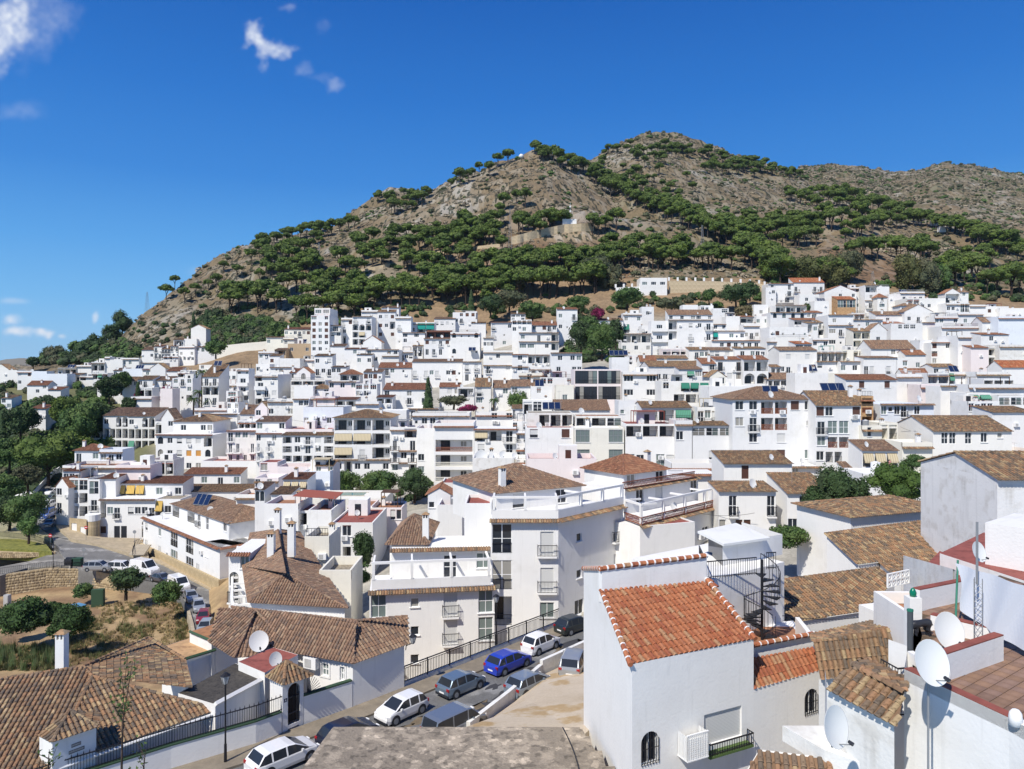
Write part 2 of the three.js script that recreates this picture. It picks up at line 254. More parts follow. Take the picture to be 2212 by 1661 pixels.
{
const sheet=(name,xs,ds,mat,colf,drop=0)=>{
const nx=xs.length,nd=ds.length,p=new Float32Array(nx*nd*3),u=new Float32Array(nx*nd*2),c=new Float32Array(nx*nd*3),idx=[];
for(let j=0;j<nd;j++)for(let i=0;i<nx;i++){
const d=ds[j],vx=xs[i],k=j*nx+i,x=(vx-CX)/F*d,y=groundY(vx,d)-drop;p[k*3]=x;p[k*3+1]=y;p[k*3+2]=-d;u[k*2]=x;u[k*2+1]=-d+y*0.6;const cc=colf(vx,d,x,y);c.set(cc,k*3);
if(i<nx-1&&j<nd-1)idx.push(k,k+1,k+nx,k+1,k+nx+1,k+nx);
}
const g=new THREE.BufferGeometry();g.setAttribute('position',new THREE.BufferAttribute(p,3));g.setAttribute('uv',new THREE.BufferAttribute(u,2));g.setAttribute('color',new THREE.BufferAttribute(c,3));g.setIndex(idx);g.computeVertexNormals();
const m=mesh(name,g,mat);m.userData.kind='structure';return m;
};
const xs=[],ds=[];for(let x=-500;x<=2800;x+=22)xs.push(x);for(let d=18;d<345;d*=1.022)ds.push(d);ds.push(345);
sheet('ground',xs,ds,MAT.soil,(vx,d,x)=>{const town=sm(135,160,d)*sm(200,420,vx)+sm(55,65,d)*sm(520,600,vx),n=fbm(x/7,d/7,4),n2=fbm(x/3+20,d/3,4);const dry=[0.30+0.1*n,0.20+0.09*n,0.105+0.06*n],tn=[0.34,0.32,0.29],gr=[0.085,0.10,0.035],br=[0.21,0.13,0.075];const up=sm(285,305,d)*sm(260,420,vx);const wood=sm(138,150,d)*(1-sm(300,380,vx));return[0,1,2].map(i=>lerp(lerp(lerp(br[i],dry[i],sm(0.35,0.6,n2)),tn[i],Math.min(1,town)),[0.20,0.13,0.07][i]*(0.8+0.6*n),up*0.9*(1-wood))*(1-wood*0.85)+gr[i]*wood*0.85);});
const xm=[],dm=[];for(let x=-500;x<=2800;x+=6.5)xm.push(x);for(let d=344;d<1700;d*=1.0062)dm.push(d);
sheet('mountain',xm,dm,MAT.mount,(vx,d,x,y)=>{
const py=HY-(y-CAM)/d*F,k=hillH(vx,d)[1];const n=fbm(x/34+3,d/34,5),n2=fbm(x/12,d/12+8,4),rk=sm(0.48,0.62,n);
const tan=[0.38,0.325,0.245],grey_=[0.50,0.475,0.43],brown=[0.34,0.225,0.145],olive=[0.23,0.225,0.14];
const pale=Math.exp(-Math.pow((vx-1240)/60,2)-Math.pow((py-512)/12,2))*sm(0.35,0.6,n2+0.2);const low=k===1||k===4?sm(0.55,0.1,(d-325)/230):0;
const far=k===3?1:k===2?0.55:k===0?0.35:0;
return[0,1,2].map(i=>{let q=lerp(tan[i],grey_[i],rk);q=lerp(q,olive[i],far*sm(0.4,0.65,n2)*0.85);q=lerp(q,brown[i],low*0.85);q=lerp(q,[0.62,0.56,0.47][i],pale);return q*(0.8+0.3*n2);});
},0.1);
const far=new G();const D=6000;for(let i=0;i<60;i++){const x0=-700+i*15,x1=x0+15,hh=x=>777+9*Math.sin(x*0.031+1)*0.6-10*fbm(x/40+5,1,4)+sm(0,140,x)*26+6,a=V(x0,830,D),b=V(x1,830,D),c=V(x1,hh(x1),D),d=V(x0,hh(x0),D);c.z-=700;d.z-=700;far.quad(a,b,c,d);}
tag(mesh('distant_hills',far,M({color:col(0.24,0.22,0.16),map:T.stone})),null,null,null,'structure');
const plain=new G();plain.quad(v3(-9000,CAM-60,-300),v3(9000,CAM-60,-300),v3(9000,CAM-60,-9000),v3(-9000,CAM-60,-9000));
tag(mesh('plain',plain,M({color:col(0.16,0.17,0.1)})),null,null,null,'structure');
}
// ---------- vegetation ----------
function leafBlob(lobes,n,size,cols,flat=0.5,core=0.8){
const g=new G(),tot=lobes.reduce((s,l)=>s+l[3]*l[5]+l[3]*l[4],0);
const ico=cached('ico1',()=>{const q=new THREE.IcosahedronGeometry(1,1);return q.attributes.position.array;});
for(const l of lobes){
const base=pick(cols);if(core>0){g.col=base.map(c=>c*0.85);const P=i=>{const a=v3(ico[i*3],ico[i*3+1],ico[i*3+2]),s=core*(0.8+0.4*hash2(Math.round(a.x*50)+99,Math.round(a.y*50+a.z*977)));return v3(l[0]+a.x*l[3]*s,l[1]+a.y*l[4]*s,l[2]+a.z*l[5]*s);};for(let i=0;i<ico.length/3;i+=3)g.tri(P(i),P(i+1),P(i+2),[0,0],[1,0],[0,1]);}
const k=Math.round(n*(l[3]*l[5]+l[3]*l[4])/tot);
for(let i=0;i<k;i++){
const th=rnd()*6.283,ph=Math.acos(rr(-1,1)),r=rr(0.72,1.06),d=v3(Math.sin(ph)*Math.cos(th),Math.cos(ph),Math.sin(ph)*Math.sin(th));
const c=v3(l[0]+d.x*l[3]*r,l[1]+d.y*l[4]*r,l[2]+d.z*l[5]*r),s=size*rr(0.6,1.3);
const a=v3(rr(-1,1),rr(-1,1)*flat,rr(-1,1)).normalize(),b=v3(rr(-1,1),rr(-1,1)*flat,rr(-1,1)).cross(a).normalize();
const q=rr(0.72,1.3),cc=rnd()<0.2?pick(cols):base;g.col=cc.map(x=>x*q);
const p=c.clone().addScaledVector(a,-s),p2=c.clone().addScaledVector(b,s*0.55),p3=c.clone().addScaledVector(a,s),p4=c.clone().addScaledVector(b,-s*0.55);
g.tri(p,p2,p3,[0,0],[1,0],[1,1]);g.tri(p,p3,p4,[0,0],[1,1],[0,1]);
}
}
return g.geo();
}
const PINE=[[0.082,0.13,0.017],[0.105,0.155,0.02],[0.062,0.102,0.016],[0.092,0.13,0.024]],DARK=[[0.032,0.066,0.018],[0.042,0.08,0.022],[0.036,0.06,0.02]],OLIVE=[[0.085,0.095,0.045],[0.07,0.085,0.04],[0.10,0.10,0.05]],BROAD=[[0.06,0.115,0.024],[0.048,0.095,0.024],[0.08,0.13,0.03]],DRY=[[0.16,0.13,0.06],[0.12,0.11,0.05]],BOUG=[[0.22,0.012,0.07],[0.30,0.02,0.10],[0.16,0.01,0.05]];
function trunkGeo(h,r,lean,forks,spread,top){const g=new G();let p=v3(0,-0.6,0),q=v3(lean*0.5,h*0.55,0.1);g.tube(p,q,r,r*0.75,6);for(let i=0;i<forks;i++){const a=i/forks*6.28+rr(0,1),e=v3(lean+Math.cos(a)*spread,top,Math.sin(a)*spread),m=q.clone().lerp(e,0.5);m.y+=0.3;g.tube(q,m,r*0.55,r*0.4,5,false);g.tube(m,e,r*0.4,r*0.12,5,false);}return g.geo();}
srand(77);
const pineProto=[];
for(let k=0;k<6;k++){
const R=rr(3.2,4.1),h=rr(6.2,7.8),lobes=[[0,h+0.9,0,R*0.62,1.25,R*0.62]];const n=7+(k%3);
for(let i=0;i<n;i++){const a=i/n*6.28+rr(-0.2,0.2),q=R*rr(0.5,0.72);lobes.push([Math.cos(a)*q,h+rr(-0.9,0.6),Math.sin(a)*q,R*rr(0.28,0.5),rr(0.7,1.2),R*rr(0.34,0.46)]);}
const lean=rr(-0.8,0.8);pineProto.push({trunk:trunkGeo(h-1.2,0.26,lean,4,R*0.45,h),crown:leafBlob(lobes.map(l=>[l[0]+lean,...l.slice(1)]),760,0.38,PINE,0.6,0.82)});
}
const PINES=[];
function band(x0,y0,x1,y1,hw,n,s0,s1){n=Math.round(n*(y0>625?0.85:1.05));for(let i=0;i<n;i++){const t=(i+rr(0.1,0.9))/n,vx=lerp(x0,x1,t)+rr(-6,6),vy=lerp(y0,y1,t)+rr(-hw,hw),p=hit(vx,vy,330);if(p)PINES.push([p,rr(s0,s1)*rr(0.95,1.42),Math.floor(rnd()*6),rnd()*6.28]);}}
srand(500);
band(690,668,1290,652,7,30,1.0,1.25);band(780,646,1300,632,8,34,0.95,1.2);band(900,634,1100,626,8,10,1,1.2);
band(1020,596,1330,586,9,28,0.85,1.1);band(1080,580,1320,572,6,12,0.85,1.05);band(880,540,1085,535,16,26,0.85,1.1);band(930,520,1085,500,14,12,0.85,1.05);band(1115,505,1225,500,14,16,0.85,1.1);band(769,562,880,540,28,16,0.9,1.1);band(870,590,1010,575,14,13,0.85,1.1);band(1060,470,1140,440,26,4,0.8,1);
band(1295,576,1580,580,8,28,0.85,1.1);band(1300,556,1500,552,10,13,0.85,1);band(1280,505,1330,502,5,4,1,1.2);
band(1150,338,1260,372,9,18,0.8,1.05);band(1230,360,1365,428,12,26,0.8,1.1);band(1290,400,1450,478,12,28,0.85,1.1);band(1430,455,1570,528,12,26,0.9,1.15);band(1550,510,1690,592,14,28,0.95,1.2);band(1600,560,1690,612,14,14,1,1.25);band(1290,380,1440,430,30,14,0.7,0.95);
band(1364,345,1464,350,18,20,0.7,1);band(1440,325,1640,372,10,26,0.7,1);band(1521,366,1640,380,9,20,0.8,1.05);band(1600,362,1730,385,8,22,0.8,1);band(1300,335,1370,322,6,8,0.7,0.9);band(1370,400,1500,420,30,10,0.7,0.9);
band(1600,520,1764,500,34,34,0.85,1.1);band(1700,440,1850,440,16,26,0.85,1.1);band(1800,434,2044,500,11,42,0.9,1.15);band(2044,500,2215,552,11,24,0.95,1.2);band(1666,520,1909,500,26,26,0.85,1.1);band(1840,480,1960,500,12,12,0.8,1.05);band(1920,545,2014,560,20,10,0.9,1.15);band(2034,600,2110,612,20,10,1,1.3);band(2080,570,2160,590,10,3,1,1.1);band(2125,650,2212,652,9,7,1,1.3);band(1840,560,1900,560,12,7,1,1.2);band(2100,530,2212,570,20,9,0.9,1.1);
band(545,560,690,545,24,26,0.8,1.05);band(560,600,690,590,14,16,0.85,1.1);band(590,526,700,508,5,12,0.8,1);band(690,506,770,500,8,9,0.8,1);band(836,462,930,440,16,16,0.75,0.95);band(810,436,905,432,6,10,0.7,0.9);band(969,408,1080,368,8,9,0.8,1.05);band(1090,350,1110,348,4,2,0.9,1);
band(480,680,620,668,12,11,1.1,1.35);band(600,645,770,640,16,14,1.05,1.3);band(620,700,800,690,8,8,1.05,1.3);band(350,650,520,600,26,9,0.6,0.8);band(716,600,769,600,24,8,0.95,1.15);band(1760,625,1840,620,12,4,1,1.2);
const PLM=[[1230,495,'white relay station'],[1126,338,'white radar dome'],[1400,290,'rocky summit'],[1410,610,'white lookout building'],[1550,605,'stone parapet wall'],[2018,484,'upper white shrine'],[1102,545,'tall lattice mast'],[1517,540,'pylon in the pine row'],[689,588,'pylon beside the rock face'],[2000,640,'pylon by the eucalyptus'],[1885,615,'pylon before the grey rocks'],[710,690,'white tower house'],[318,668,'skyline pylon'],[850,412,'wooded side summit'],[1720,600,'orange-roofed apartment house']];
PINES.sort((a,b)=>b[1]/-b[0].z-a[1]/-a[0].z);
PINES.forEach((q,i)=>{
if(i>=300)return;const vx=CX+q[0].x/-q[0].z*F,vy=HY-(q[0].y-CAM)/-q[0].z*F,L=PLM.map(l=>[Math.hypot(l[0]-vx,(l[1]-vy)*1.6),l]).sort((a,b)=>a[0]-b[0])[0][1],sz=q[1]>1.2?'large spreading':q[1]>1.0?'full-crowned':q[1]>0.85?'middling':'small';const t=thing('stone_pine',`${sz} umbrella stone pine ${L[1] - vy > 16 ? 'uphill from' : L[1] - vy < -16 ? 'downhill from' : 'level with'} the ${L[2]}`,'pine tree',q[0],q[3],'stone pines on the mountain');t.scale.setScalar(q[1]);
mesh('trunk',pineProto[q[2]].trunk,MAT.bark,t);mesh('crown',pineProto[q[2]].crown,MAT.leaf,t);
});
function instanced(name,geo,mat,list,label,category){
const m=new THREE.InstancedMesh(geo,mat,list.length);m.name=numbered(name);list.forEach((x,i)=>m.setMatrixAt(i,x));m.castShadow=m.receiveShadow=true;scene.add(m);tag(m,label,category,null,'stuff');return m;
}
const mtx=(p,s,turn,sy)=>new THREE.Matrix4().compose(p,new THREE.Quaternion().setFromAxisAngle(v3(0,1,0),turn),v3(s,sy||s,s));
for(let k=0;k<6;k++){const l=PINES.slice(300).filter(q=>q[2]===k);if(!l.length)continue;const g=mergeGeometries([pineProto[k].crown,(()=>{const t=pineProto[k].trunk.clone(),n=t.attributes.position.count,c=new Float32Array(n*3);for(let i=0;i<n;i++)c.set([0.06,0.045,0.035],i*3);t.setAttribute('color',new THREE.BufferAttribute(c,3));return t;})()]);instanced('distant_pine_wood',g,MAT.leaf,l.map(q=>mtx(q[0],q[1],q[3])),'far stone pines massed along the upper mountain ridges','pine wood');}
{
srand(901);const scrub=[0,1,2].map(k=>leafBlob([[0,0.25,0,0.9,0.6,0.9],[0.5,0.2,0.3,0.6,0.5,0.6],[-0.4,0.15,-0.4,0.6,0.4,0.6]],46,0.28,[OLIVE,BROAD,[[0.05,0.06,0.028],[0.065,0.07,0.03]]][k],1,0.8)),lists=[[],[],[]];
const rockG=[0,1,2].map(()=>{const q=new THREE.IcosahedronGeometry(1,1),a=q.attributes.position;const o=new G();const P=i=>{const x=a.getX(i),y=a.getY(i),z=a.getZ(i),s=0.6+0.8*hash2(Math.round(x*40)+7*Math.round(y*40),Math.round(z*40)+Math.round(seed%1000));return v3(x*s,y*s*0.75,z*s);};for(let i=0;i<a.count;i+=3){const w=rr(0.28,0.48);o.col=[w,w*0.95,w*0.86];const p=P(i),p1=P(i+1),p2=P(i+2);o.tri(p,p1,p2,[p.x,p.y],[p1.x,p1.y],[p2.x,p2.y]);}return o.geo();}),rocks=[[],[],[]];
for(let i=0;i<17000;i++){const vx=rr(180,2290),d=330+850*Math.pow(rnd(),0.9);const[h,k]=hillH(vx,d);if(k<0)continue;const cr=crest(HILLS[k],vx);if(d>cr[1]+6)continue;const x=(vx-CX)/F*d,n=fbm(x/28+3,d/28,4),p=v3(x,groundY(vx,d),-d);
const dens=k===3||k===2?1:k===0?0.8:0.5;if(rnd()>dens)continue;
const big=rnd()<0.14?1.9:1;if(n>0.46||rnd()<0.25)lists[Math.floor(rnd()*3)].push(mtx(p,rr(0.6,1.5)*big*(d>700?1.35:1),rnd()*6.28));}
for(let i=0;i<22000;i++){const vx=rr(180,2290),d=345+830*rnd();const[h,k]=hillH(vx,d);if(k<0)continue;const cr=crest(HILLS[k],vx);if(d>cr[1]+4)continue;const x=(vx-CX)/F*d,n=fbm(x/40+50,d/40,4),top=1-(cr[1]-d)/(cr[1]-325);if(n+0.16*top<0.5)continue;if(rnd()<0.25)continue;const s=rr(0.5,1.5)*(rnd()<0.08?2:1)*(d>700?1.4:1);rocks[i%3].push(mtx(v3(x,groundY(vx,d)-0.2*s,-d),s,rnd()*6.28));}
lists.forEach((l,k)=>instanced('scrub',scrub[k],MAT.leaf,l,'low scrub bushes dotted over the mountain slopes','scrub'));rocks.forEach((l,k)=>instanced('limestone_rocks',rockG[k],MAT.rock,l,'grey limestone rocks strewn over the mountain slopes','rocks'));
}
function bushGeo(key,rx,ry,rz,n,size,cols,nl=9){return cached(key,()=>{const l=[[0,ry,0,rx*0.7,ry*0.85,rz*0.7]];for(let i=0;i<nl;i++){const a=i/nl*6.28+rr(-0.3,0.3),e=rr(-0.7,1.1),q=Math.cos(e)*0.62;l.push([Math.cos(a)*rx*q,ry+Math.sin(e)*ry*0.62,Math.sin(a)*rz*q,rx*rr(0.28,0.44),ry*rr(0.32,0.46),rz*rr(0.28,0.44)]);}return leafBlob(l,Math.round(n*1.9),size*0.9,cols,0.9,0.66);});}
function treeAt(name,label,cat,p,rx,ry,th,cols,opt={}){
const t=thing(name,label,cat,p,rnd()*6.28,opt.group);const sz=opt.size||0.22;const n=opt.n||1500;
if(th>=0){const c=mesh('trunk',trunkGeo(th+ry*0.9,opt.r||0.16+rx*0.04,0.2,4,rx*0.5,th+ry*1.2),MAT.bark,t);}
const c=mesh(th>=0?'crown':'foliage',bushGeo(`${name}${label}${p.x}`,rx,ry,rx,n,sz,cols,opt.lobes||11),MAT.leaf,t);c.position.y=Math.max(th,0)-(th<0?0.25*ry:0);return t;
}
function treeV(name,label,cat,vx,vyBase,d,wv,hv,thv,cols,opt={}){const s=d/F,y=opt.y!==undefined?opt.y:CAM-(vyBase-HY)*s;return treeAt(name,label,cat,v3((vx-CX)*s,y,-d),wv/2*s,hv/2*s,thv<0?-1:thv*s,cols,opt);}
{
srand(1234);const bg=[BROAD,DARK,OLIVE].map(c=>leafBlob([[0,1.1,0,1.5,1.2,1.5],[1.0,0.9,0.5,1.0,0.9,1.0],[-0.8,0.8,-0.6,1.1,0.9,1.0],[0.2,1.7,-0.3,0.9,0.8,0.9]],150,0.36,c,1,0.82)),L=[[],[],[]];
for(const[x0,y0,x1,y1,n,s0,s1,d0]of[[425,694,640,752,300,0.8,1.8,300],[300,700,425,745,40,0.5,1.0,300],[640,672,760,705,60,0.7,1.3,300],[760,660,1330,690,130,0.5,1.3,290],[1210,690,1345,785,130,0.7,1.4,195],[1330,640,1660,668,70,0.6,1.3,290],[1660,600,2215,660,170,0.6,1.4,318],[60,745,300,790,150,1.0,2.2,330],[-40,880,240,1000,420,0.9,2.0,180],[-40,990,130,1085,260,0.8,1.5,140],[-30,830,330,890,120,0.6,1.3,225],[-20,1085,70,1135,60,0.6,1.1,136],[705,1040,935,1085,40,0.4,0.8,120]])for(let i=0;i<n;i++){const vx=rr(x0,x1),vy=rr(y0,y1);if(fbm(vx/26,vy/18,3)<0.38)continue;const q=hit(vx,vy,d0,700);if(q)L[Math.floor(rnd()*2.5)].push(mtx(q,rr(s0,s1),rnd()*6.28));}
L.forEach((l,k)=>instanced('undergrowth',bg[k],MAT.leaf,l,['mid green woodland undergrowth on the slopes round the town','dark woodland undergrowth on the slopes round the town','grey-olive woodland undergrowth on the slopes round the town'][k],'undergrowth'));
}
// ---------- roofs of clay barrel tiles ----------
const PAL={old:[[0.42,0.26,0.14],[0.34,0.205,0.115],[0.50,0.36,0.20],[0.25,0.175,0.115],[0.42,0.235,0.125],[0.19,0.145,0.105],[0.31,0.215,0.135]],red:[[0.46,0.15,0.065],[0.52,0.19,0.085],[0.40,0.125,0.06],[0.50,0.28,0.15],[0.44,0.165,0.08],[0.54,0.21,0.10]],brown:[[0.33,0.20,0.13],[0.38,0.235,0.15],[0.28,0.175,0.12],[0.42,0.29,0.19],[0.23,0.16,0.12]],rust:[[0.40,0.18,0.10],[0.35,0.155,0.09],[0.45,0.23,0.13],[0.31,0.15,0.09]]};
const TONES={};function toneMats(pal){return TONES[pal]||(TONES[pal]=PAL[pal].map(c=>M({color:col(...c),map:T.tile,roughness:0.9})));}
function tileArch(g,P,u0,v0,v1,w,seg,lift){
const ring=(v,r,h)=>Array.from({length:seg+1},(_,i)=>{const a=Math.PI*i/seg;return P(u0-Math.cos(a)*r,v,h+Math.sin(a)*r*0.95);});
const A=ring(v0,w*0.5,lift),B=ring(v1,w*0.41,0.0);
for(let i=0;i<seg;i++)g.quad(A[i],A[i+1],B[i+1],B[i],[u0+i*0.04,v0]);
if(seg>3){const c=P(u0,v0,lift);for(let i=0;i<seg;i++)g.tri(c,A[i+1],A[i],[0,0],[0.1,0],[0,0.1]);}
}
const unitTile=(pitch,course,seg)=>cached(`ut${pitch}_${course}_${seg}`,()=>{const g=new G();tileArch(g,(u,v,h)=>v3(u,h,-v),0,0,course*1.1,pitch*0.74,seg,0.03);return g.geo();});
function tiles(gs,parent,poly,o){
const pitch=o.pitch||0.24,course=o.course||0.36,seg=o.seg||3,pal=PAL[o.pal||'old'];
const e=poly[1].clone().sub(poly[0]).normalize();let n=null;for(let i=2;i<poly.length;i++){const c=e.clone().cross(poly[i].clone().sub(poly[0]));if(c.length()>1e-4){n=c.normalize();break;}}
if(n.y<0)n.negate();const s=n.clone().cross(e).normalize();
const O=poly[0],p2=poly.map(p=>{const q=p.clone().sub(O);return[q.dot(e),q.dot(s)];});
const P=(u,v,h)=>O.clone().addScaledVector(e,u).addScaledVector(s,v).addScaledVector(n,h);
gs.col=pal[1].map(c=>c*0.8);gs.poly(p2.map(q=>P(q[0],q[1],0)),p=>{const q=p.clone().sub(O);return[q.dot(e),q.dot(s)];});
const us=p2.map(p=>p[0]),u0=Math.min(...us),u1=Math.max(...us),nc=Math.max(1,Math.round((u1-u0)/pitch)),pt=(u1-u0)/nc;let list=[];
for(let i=0;i<nc;i++){
const u=u0+(i+0.5)*pt;let va=1e9,vb=-1e9;
for(let k=0;k<p2.length;k++){const a=p2[k],b=p2[(k+1)%p2.length];if((a[0]-u)*(b[0]-u)<=0&&a[0]!==b[0]){const v=lerp(a[1],b[1],(u-a[0])/(b[0]-a[0]));va=Math.min(va,v);vb=Math.max(vb,v);}}
if(vb-va<0.05)continue;
for(let v=va-(o.over||0.04);v<vb-0.03;v+=course)list.push([u+(o.wob?rr(-o.wob,o.wob):0),v,Math.min(v+course*1.08,vb+0.03),rnd(),v+course<=vb+0.02]);
}
const singles=o.single||0;let pool=[];
if(singles&&parent){pool=list.filter(t=>t[4]);if(pool.length>singles){const near=t=>{const p=P(t[0],t[1],0);if(o.local)p.applyMatrix4(o.local);return p.distanceTo(camera.position);};pool=pool.map(t=>[near(t),t]).sort((a,b)=>a[0]-b[0]).slice(0,singles).map(q=>q[1]);}const set=new Set(pool);list=list.filter(t=>!set.has(t));}
for(const t of list){const q=rr(0.8,1.15);gs.col=pal[Math.floor(t[3]*pal.length)].map(c=>c*q);tileArch(gs,P,t[0],t[1],t[2],pt*0.74,seg,0.03);}
if(pool.length){const mats=toneMats(o.pal||'old'),basis=new THREE.Matrix4().makeBasis(e,n,s.clone().negate()),qn=new THREE.Quaternion().setFromRotationMatrix(basis),ug=unitTile(pitch,course,Math.max(seg,5));for(const t of pool){const m=mesh('tile',ug,mats[Math.floor(t[3]*mats.length)],parent);m.position.copy(P(t[0],t[1],0));m.quaternion.copy(qn);m.scale.set(pt/pitch,1,1);}}
}
function ridge(gs,a,b,r,pal,len=0.4){const L=a.distanceTo(b),n=Math.max(1,Math.round(L/len)),d=b.clone().sub(a).divideScalar(n),e=d.clone().setY(0).cross(v3(0,1,0)).normalize();if(e.length()<0.5)return;const up=e.clone().cross(d).normalize();if(up.y<0)up.negate();for(let i=0;i<n;i++){const c=PAL[pal][Math.floor(rnd()*PAL[pal].length)],q=rr(0.8,1.15);gs.col=c.map(x=>x*q);const o=a.clone().addScaledVector(d,i);tileArch(gs,(u,v,h)=>o.clone().addScaledVector(e,u).addScaledVector(d,v).addScaledVector(up,h),0,0,1.06,r*2,4,0.02);}}
const q5=x=>Math.max(0.2,Math.round(x*10)/10);
function frameGeo(w,h,nx,ny,t,z){return cached(`fr${w}_${h}_${nx}_${ny}_${t}`,()=>{const g=new G();g.box(0,0,0,w,t,z);g.box(0,h-t,0,w,h,z);g.box(0,t,0,t,h-t,z);g.box(w-t,t,0,w,h-t,z);for(let i=1;i<nx;i++)g.box(w*i/nx-t/2,t,0,w*i/nx+t/2,h-t,z*0.9);for(let j=1;j<ny;j++)g.box(t,h*j/ny-t/2,0,w-t,h*j/ny+t/2,z*0.8);return g.geo();});}
function slabGeo(w,h,z){return cached(`sl${w}_${h}_${z}`,()=>new G().box(0,0,0,w,h,z).geo());}
function railGeo(w,h,far,z){return cached(`ra${w}_${h}_${far}_${z}`,()=>{const g=new G(),sp=far?0.26:0.125,t=far?0.03:0.018;g.box(0,h-0.045,-0.02,w,h,0.025);g.box(0,0.06,-0.015,w,0.095,0.015);const n=Math.max(2,Math.round(w/sp));for(let i=0;i<=n;i++){const x=clamp(w*i/n,t/2,w-t/2);g.box(x-t/2,0,-t/2,x+t/2,h-0.045,t/2,'tb');}if(z>0)for(const x of[0,w-0.02]){g.box(x,h-0.045,-z,x+0.02,h,-0.02);const m=Math.round(z/sp);for(let i=1;i<=m;i++)g.box(x,0,-z*i/m,x+t,h-0.045,-z*i/m+t,'tb');}return g.geo();});}
function lattGeo(w,h){return cached(`la${w}_${h}`,()=>{const g=new G();g.box(0,h-0.09,-0.06,w,h,0.06);g.box(0,0,-0.06,w,0.09,0.06);const n=Math.max(1,Math.round(w/0.42)),m=h-0.18;for(let i=0;i<n;i++){const a=w*i/n,b=w*(i+1)/n;g.tube(v3(a,0.09,0),v3((a+b)/2,0.09+m,0),0.035,0.035,4,false);g.tube(v3((a+b)/2,0.09+m,0),v3(b,0.09,0),0.035,0.035,4,false);g.tube(v3(a,0.09+m,0),v3((a+b)/2,0.09,0),0.03,0.03,4,false);g.tube(v3((a+b)/2,0.09,0),v3(b,0.09+m,0),0.03,0.03,4,false);}return g.geo();});}
function balusGeo(w,h){return cached(`bl${w}_${h}`,()=>{const g=new G();g.box(0,h-0.1,-0.09,w,h,0.09);g.box(0,0,-0.08,w,0.08,0.08);const n=Math.max(2,Math.round(w/0.2));for(let i=0;i<n;i++){const x=w*(i+0.5)/n;g.tube(v3(x,0.08,0),v3(x,h*0.35,0),0.03,0.065,5,false);g.tube(v3(x,h*0.35,0),v3(x,h-0.1,0),0.065,0.03,5,false);}return g.geo();});}
function fill(parent,type,x,y,w,h,z,far,opt={}){
const W=q5(w),H=q5(h),put=(name,geo,mat,p=parent,dz=0,dx=0,dy=0)=>{const m=mesh(name,geo,mat,p);m.position.set(dx,dy,dz);return m;};
const g=(name,pane,nx,ny,fm)=>{const m=put(name,slabGeo(W,H,0.02),pane);m.position.set(x,y,z);m.scale.set(w/W,h/H,1);put('frame',frameGeo(W,H,nx,ny,far?0.08:0.055,0.06),fm||MAT.trim,m,0.004);return m;};
if(type==='w')return g('window',opt.arch?MAT.glass:pick([MAT.glass,MAT.glass,MAT.glass,MAT.glassG,MAT.curtain]),w>0.75?(w>1.5?3:2):1,1,opt.fm);
if(type==='D')return g('glazed_door',MAT.glass,w>1.6?3:2,far?1:2,opt.fm);
if(type==='c')return g('window',MAT.glassG,w>1.5?3:2,opt.ny||2,opt.fm);
if(type==='s'||type==='o'||type==='b'){
const mt=type==='s'?MAT.shut:type==='o'?MAT.shutO:MAT.shutB,part=type==='s'&&rnd()<0.5?rr(0.12,0.4):0;
const m=put('shutter',slabGeo(W,H,0.03),mt);m.position.set(x,y+h*part,z+0.02);m.scale.set(w/W,h*(1-part)/H,1);
if(part>0){const p=put('window',slabGeo(W,H,0.02),MAT.glass);p.position.set(x,y,z);p.scale.set(w/W,h*part/H,1);}
return m;
}
}
function facade(g,W,y0,y1,ops,zf=0){
const xs=[...new Set([-W/2,W/2,...ops.flatMap(o=>[o.x,o.x+o.w])].map(v=>+v.toFixed(4)))].sort((a,b)=>a-b),ys=[...new Set([y0,y1,...ops.flatMap(o=>[o.y,o.y+o.h])].map(v=>+v.toFixed(4)))].sort((a,b)=>a-b);
for(let j=0;j<ys.length-1;j++){let run=null;for(let i=0;i<xs.length;i++){const cx=i<xs.length-1?(xs[i]+xs[i+1])/2:1e9,cy=(ys[j]+ys[j+1])/2,open=i>=xs.length-1||ops.some(o=>cx>o.x&&cx<o.x+o.w&&cy>o.y&&cy<o.y+o.h);if(!open){if(run===null)run=xs[i];}else if(run!==null){g.quad(v3(run,ys[j],zf),v3(xs[i],ys[j],zf),v3(xs[i],ys[j+1],zf),v3(run,ys[j+1],zf),[run,ys[j]]);run=null;}}}
for(const o of ops){const a=o.x,b=o.x+o.w,c=o.y,d=o.y+o.h,z=zf-o.dep;g.quad(v3(a,c,zf),v3(b,c,zf),v3(b,c,z),v3(a,c,z));g.quad(v3(a,d,z),v3(b,d,z),v3(b,d,zf),v3(a,d,zf));g.quad(v3(a,c,z),v3(a,d,z),v3(a,d,zf),v3(a,c,zf));g.quad(v3(b,c,zf),v3(b,d,zf),v3(b,d,z),v3(b,c,z));if(o.back)g.quad(v3(a,c,z),v3(b,c,z),v3(b,d,z),v3(a,d,z),[a,c]);
if(o.arch){const r=o.w/2,k=8,top=d,sp=d-Math.min(r,o.h*0.6),ry=d-sp;for(const sg of[-1,1]){const cx=(a+b)/2;let prev=v3(cx+sg*r,sp,zf);for(let i=1;i<=k;i++){const t=i/k*Math.PI/2,p=v3(cx+sg*r*Math.cos(t),sp+ry*Math.sin(t),zf);const cn=v3(cx+sg*r,top,zf);g.tri(cn,prev,p,[cn.x,cn.y],[prev.x,prev.y],[p.x,p.y]);g.quad(prev,p,p.clone().setZ(zf-Math.min(0.35,o.dep)),prev.clone().setZ(zf-Math.min(0.35,o.dep)));prev=p;}}}
}
}
const BL=[];
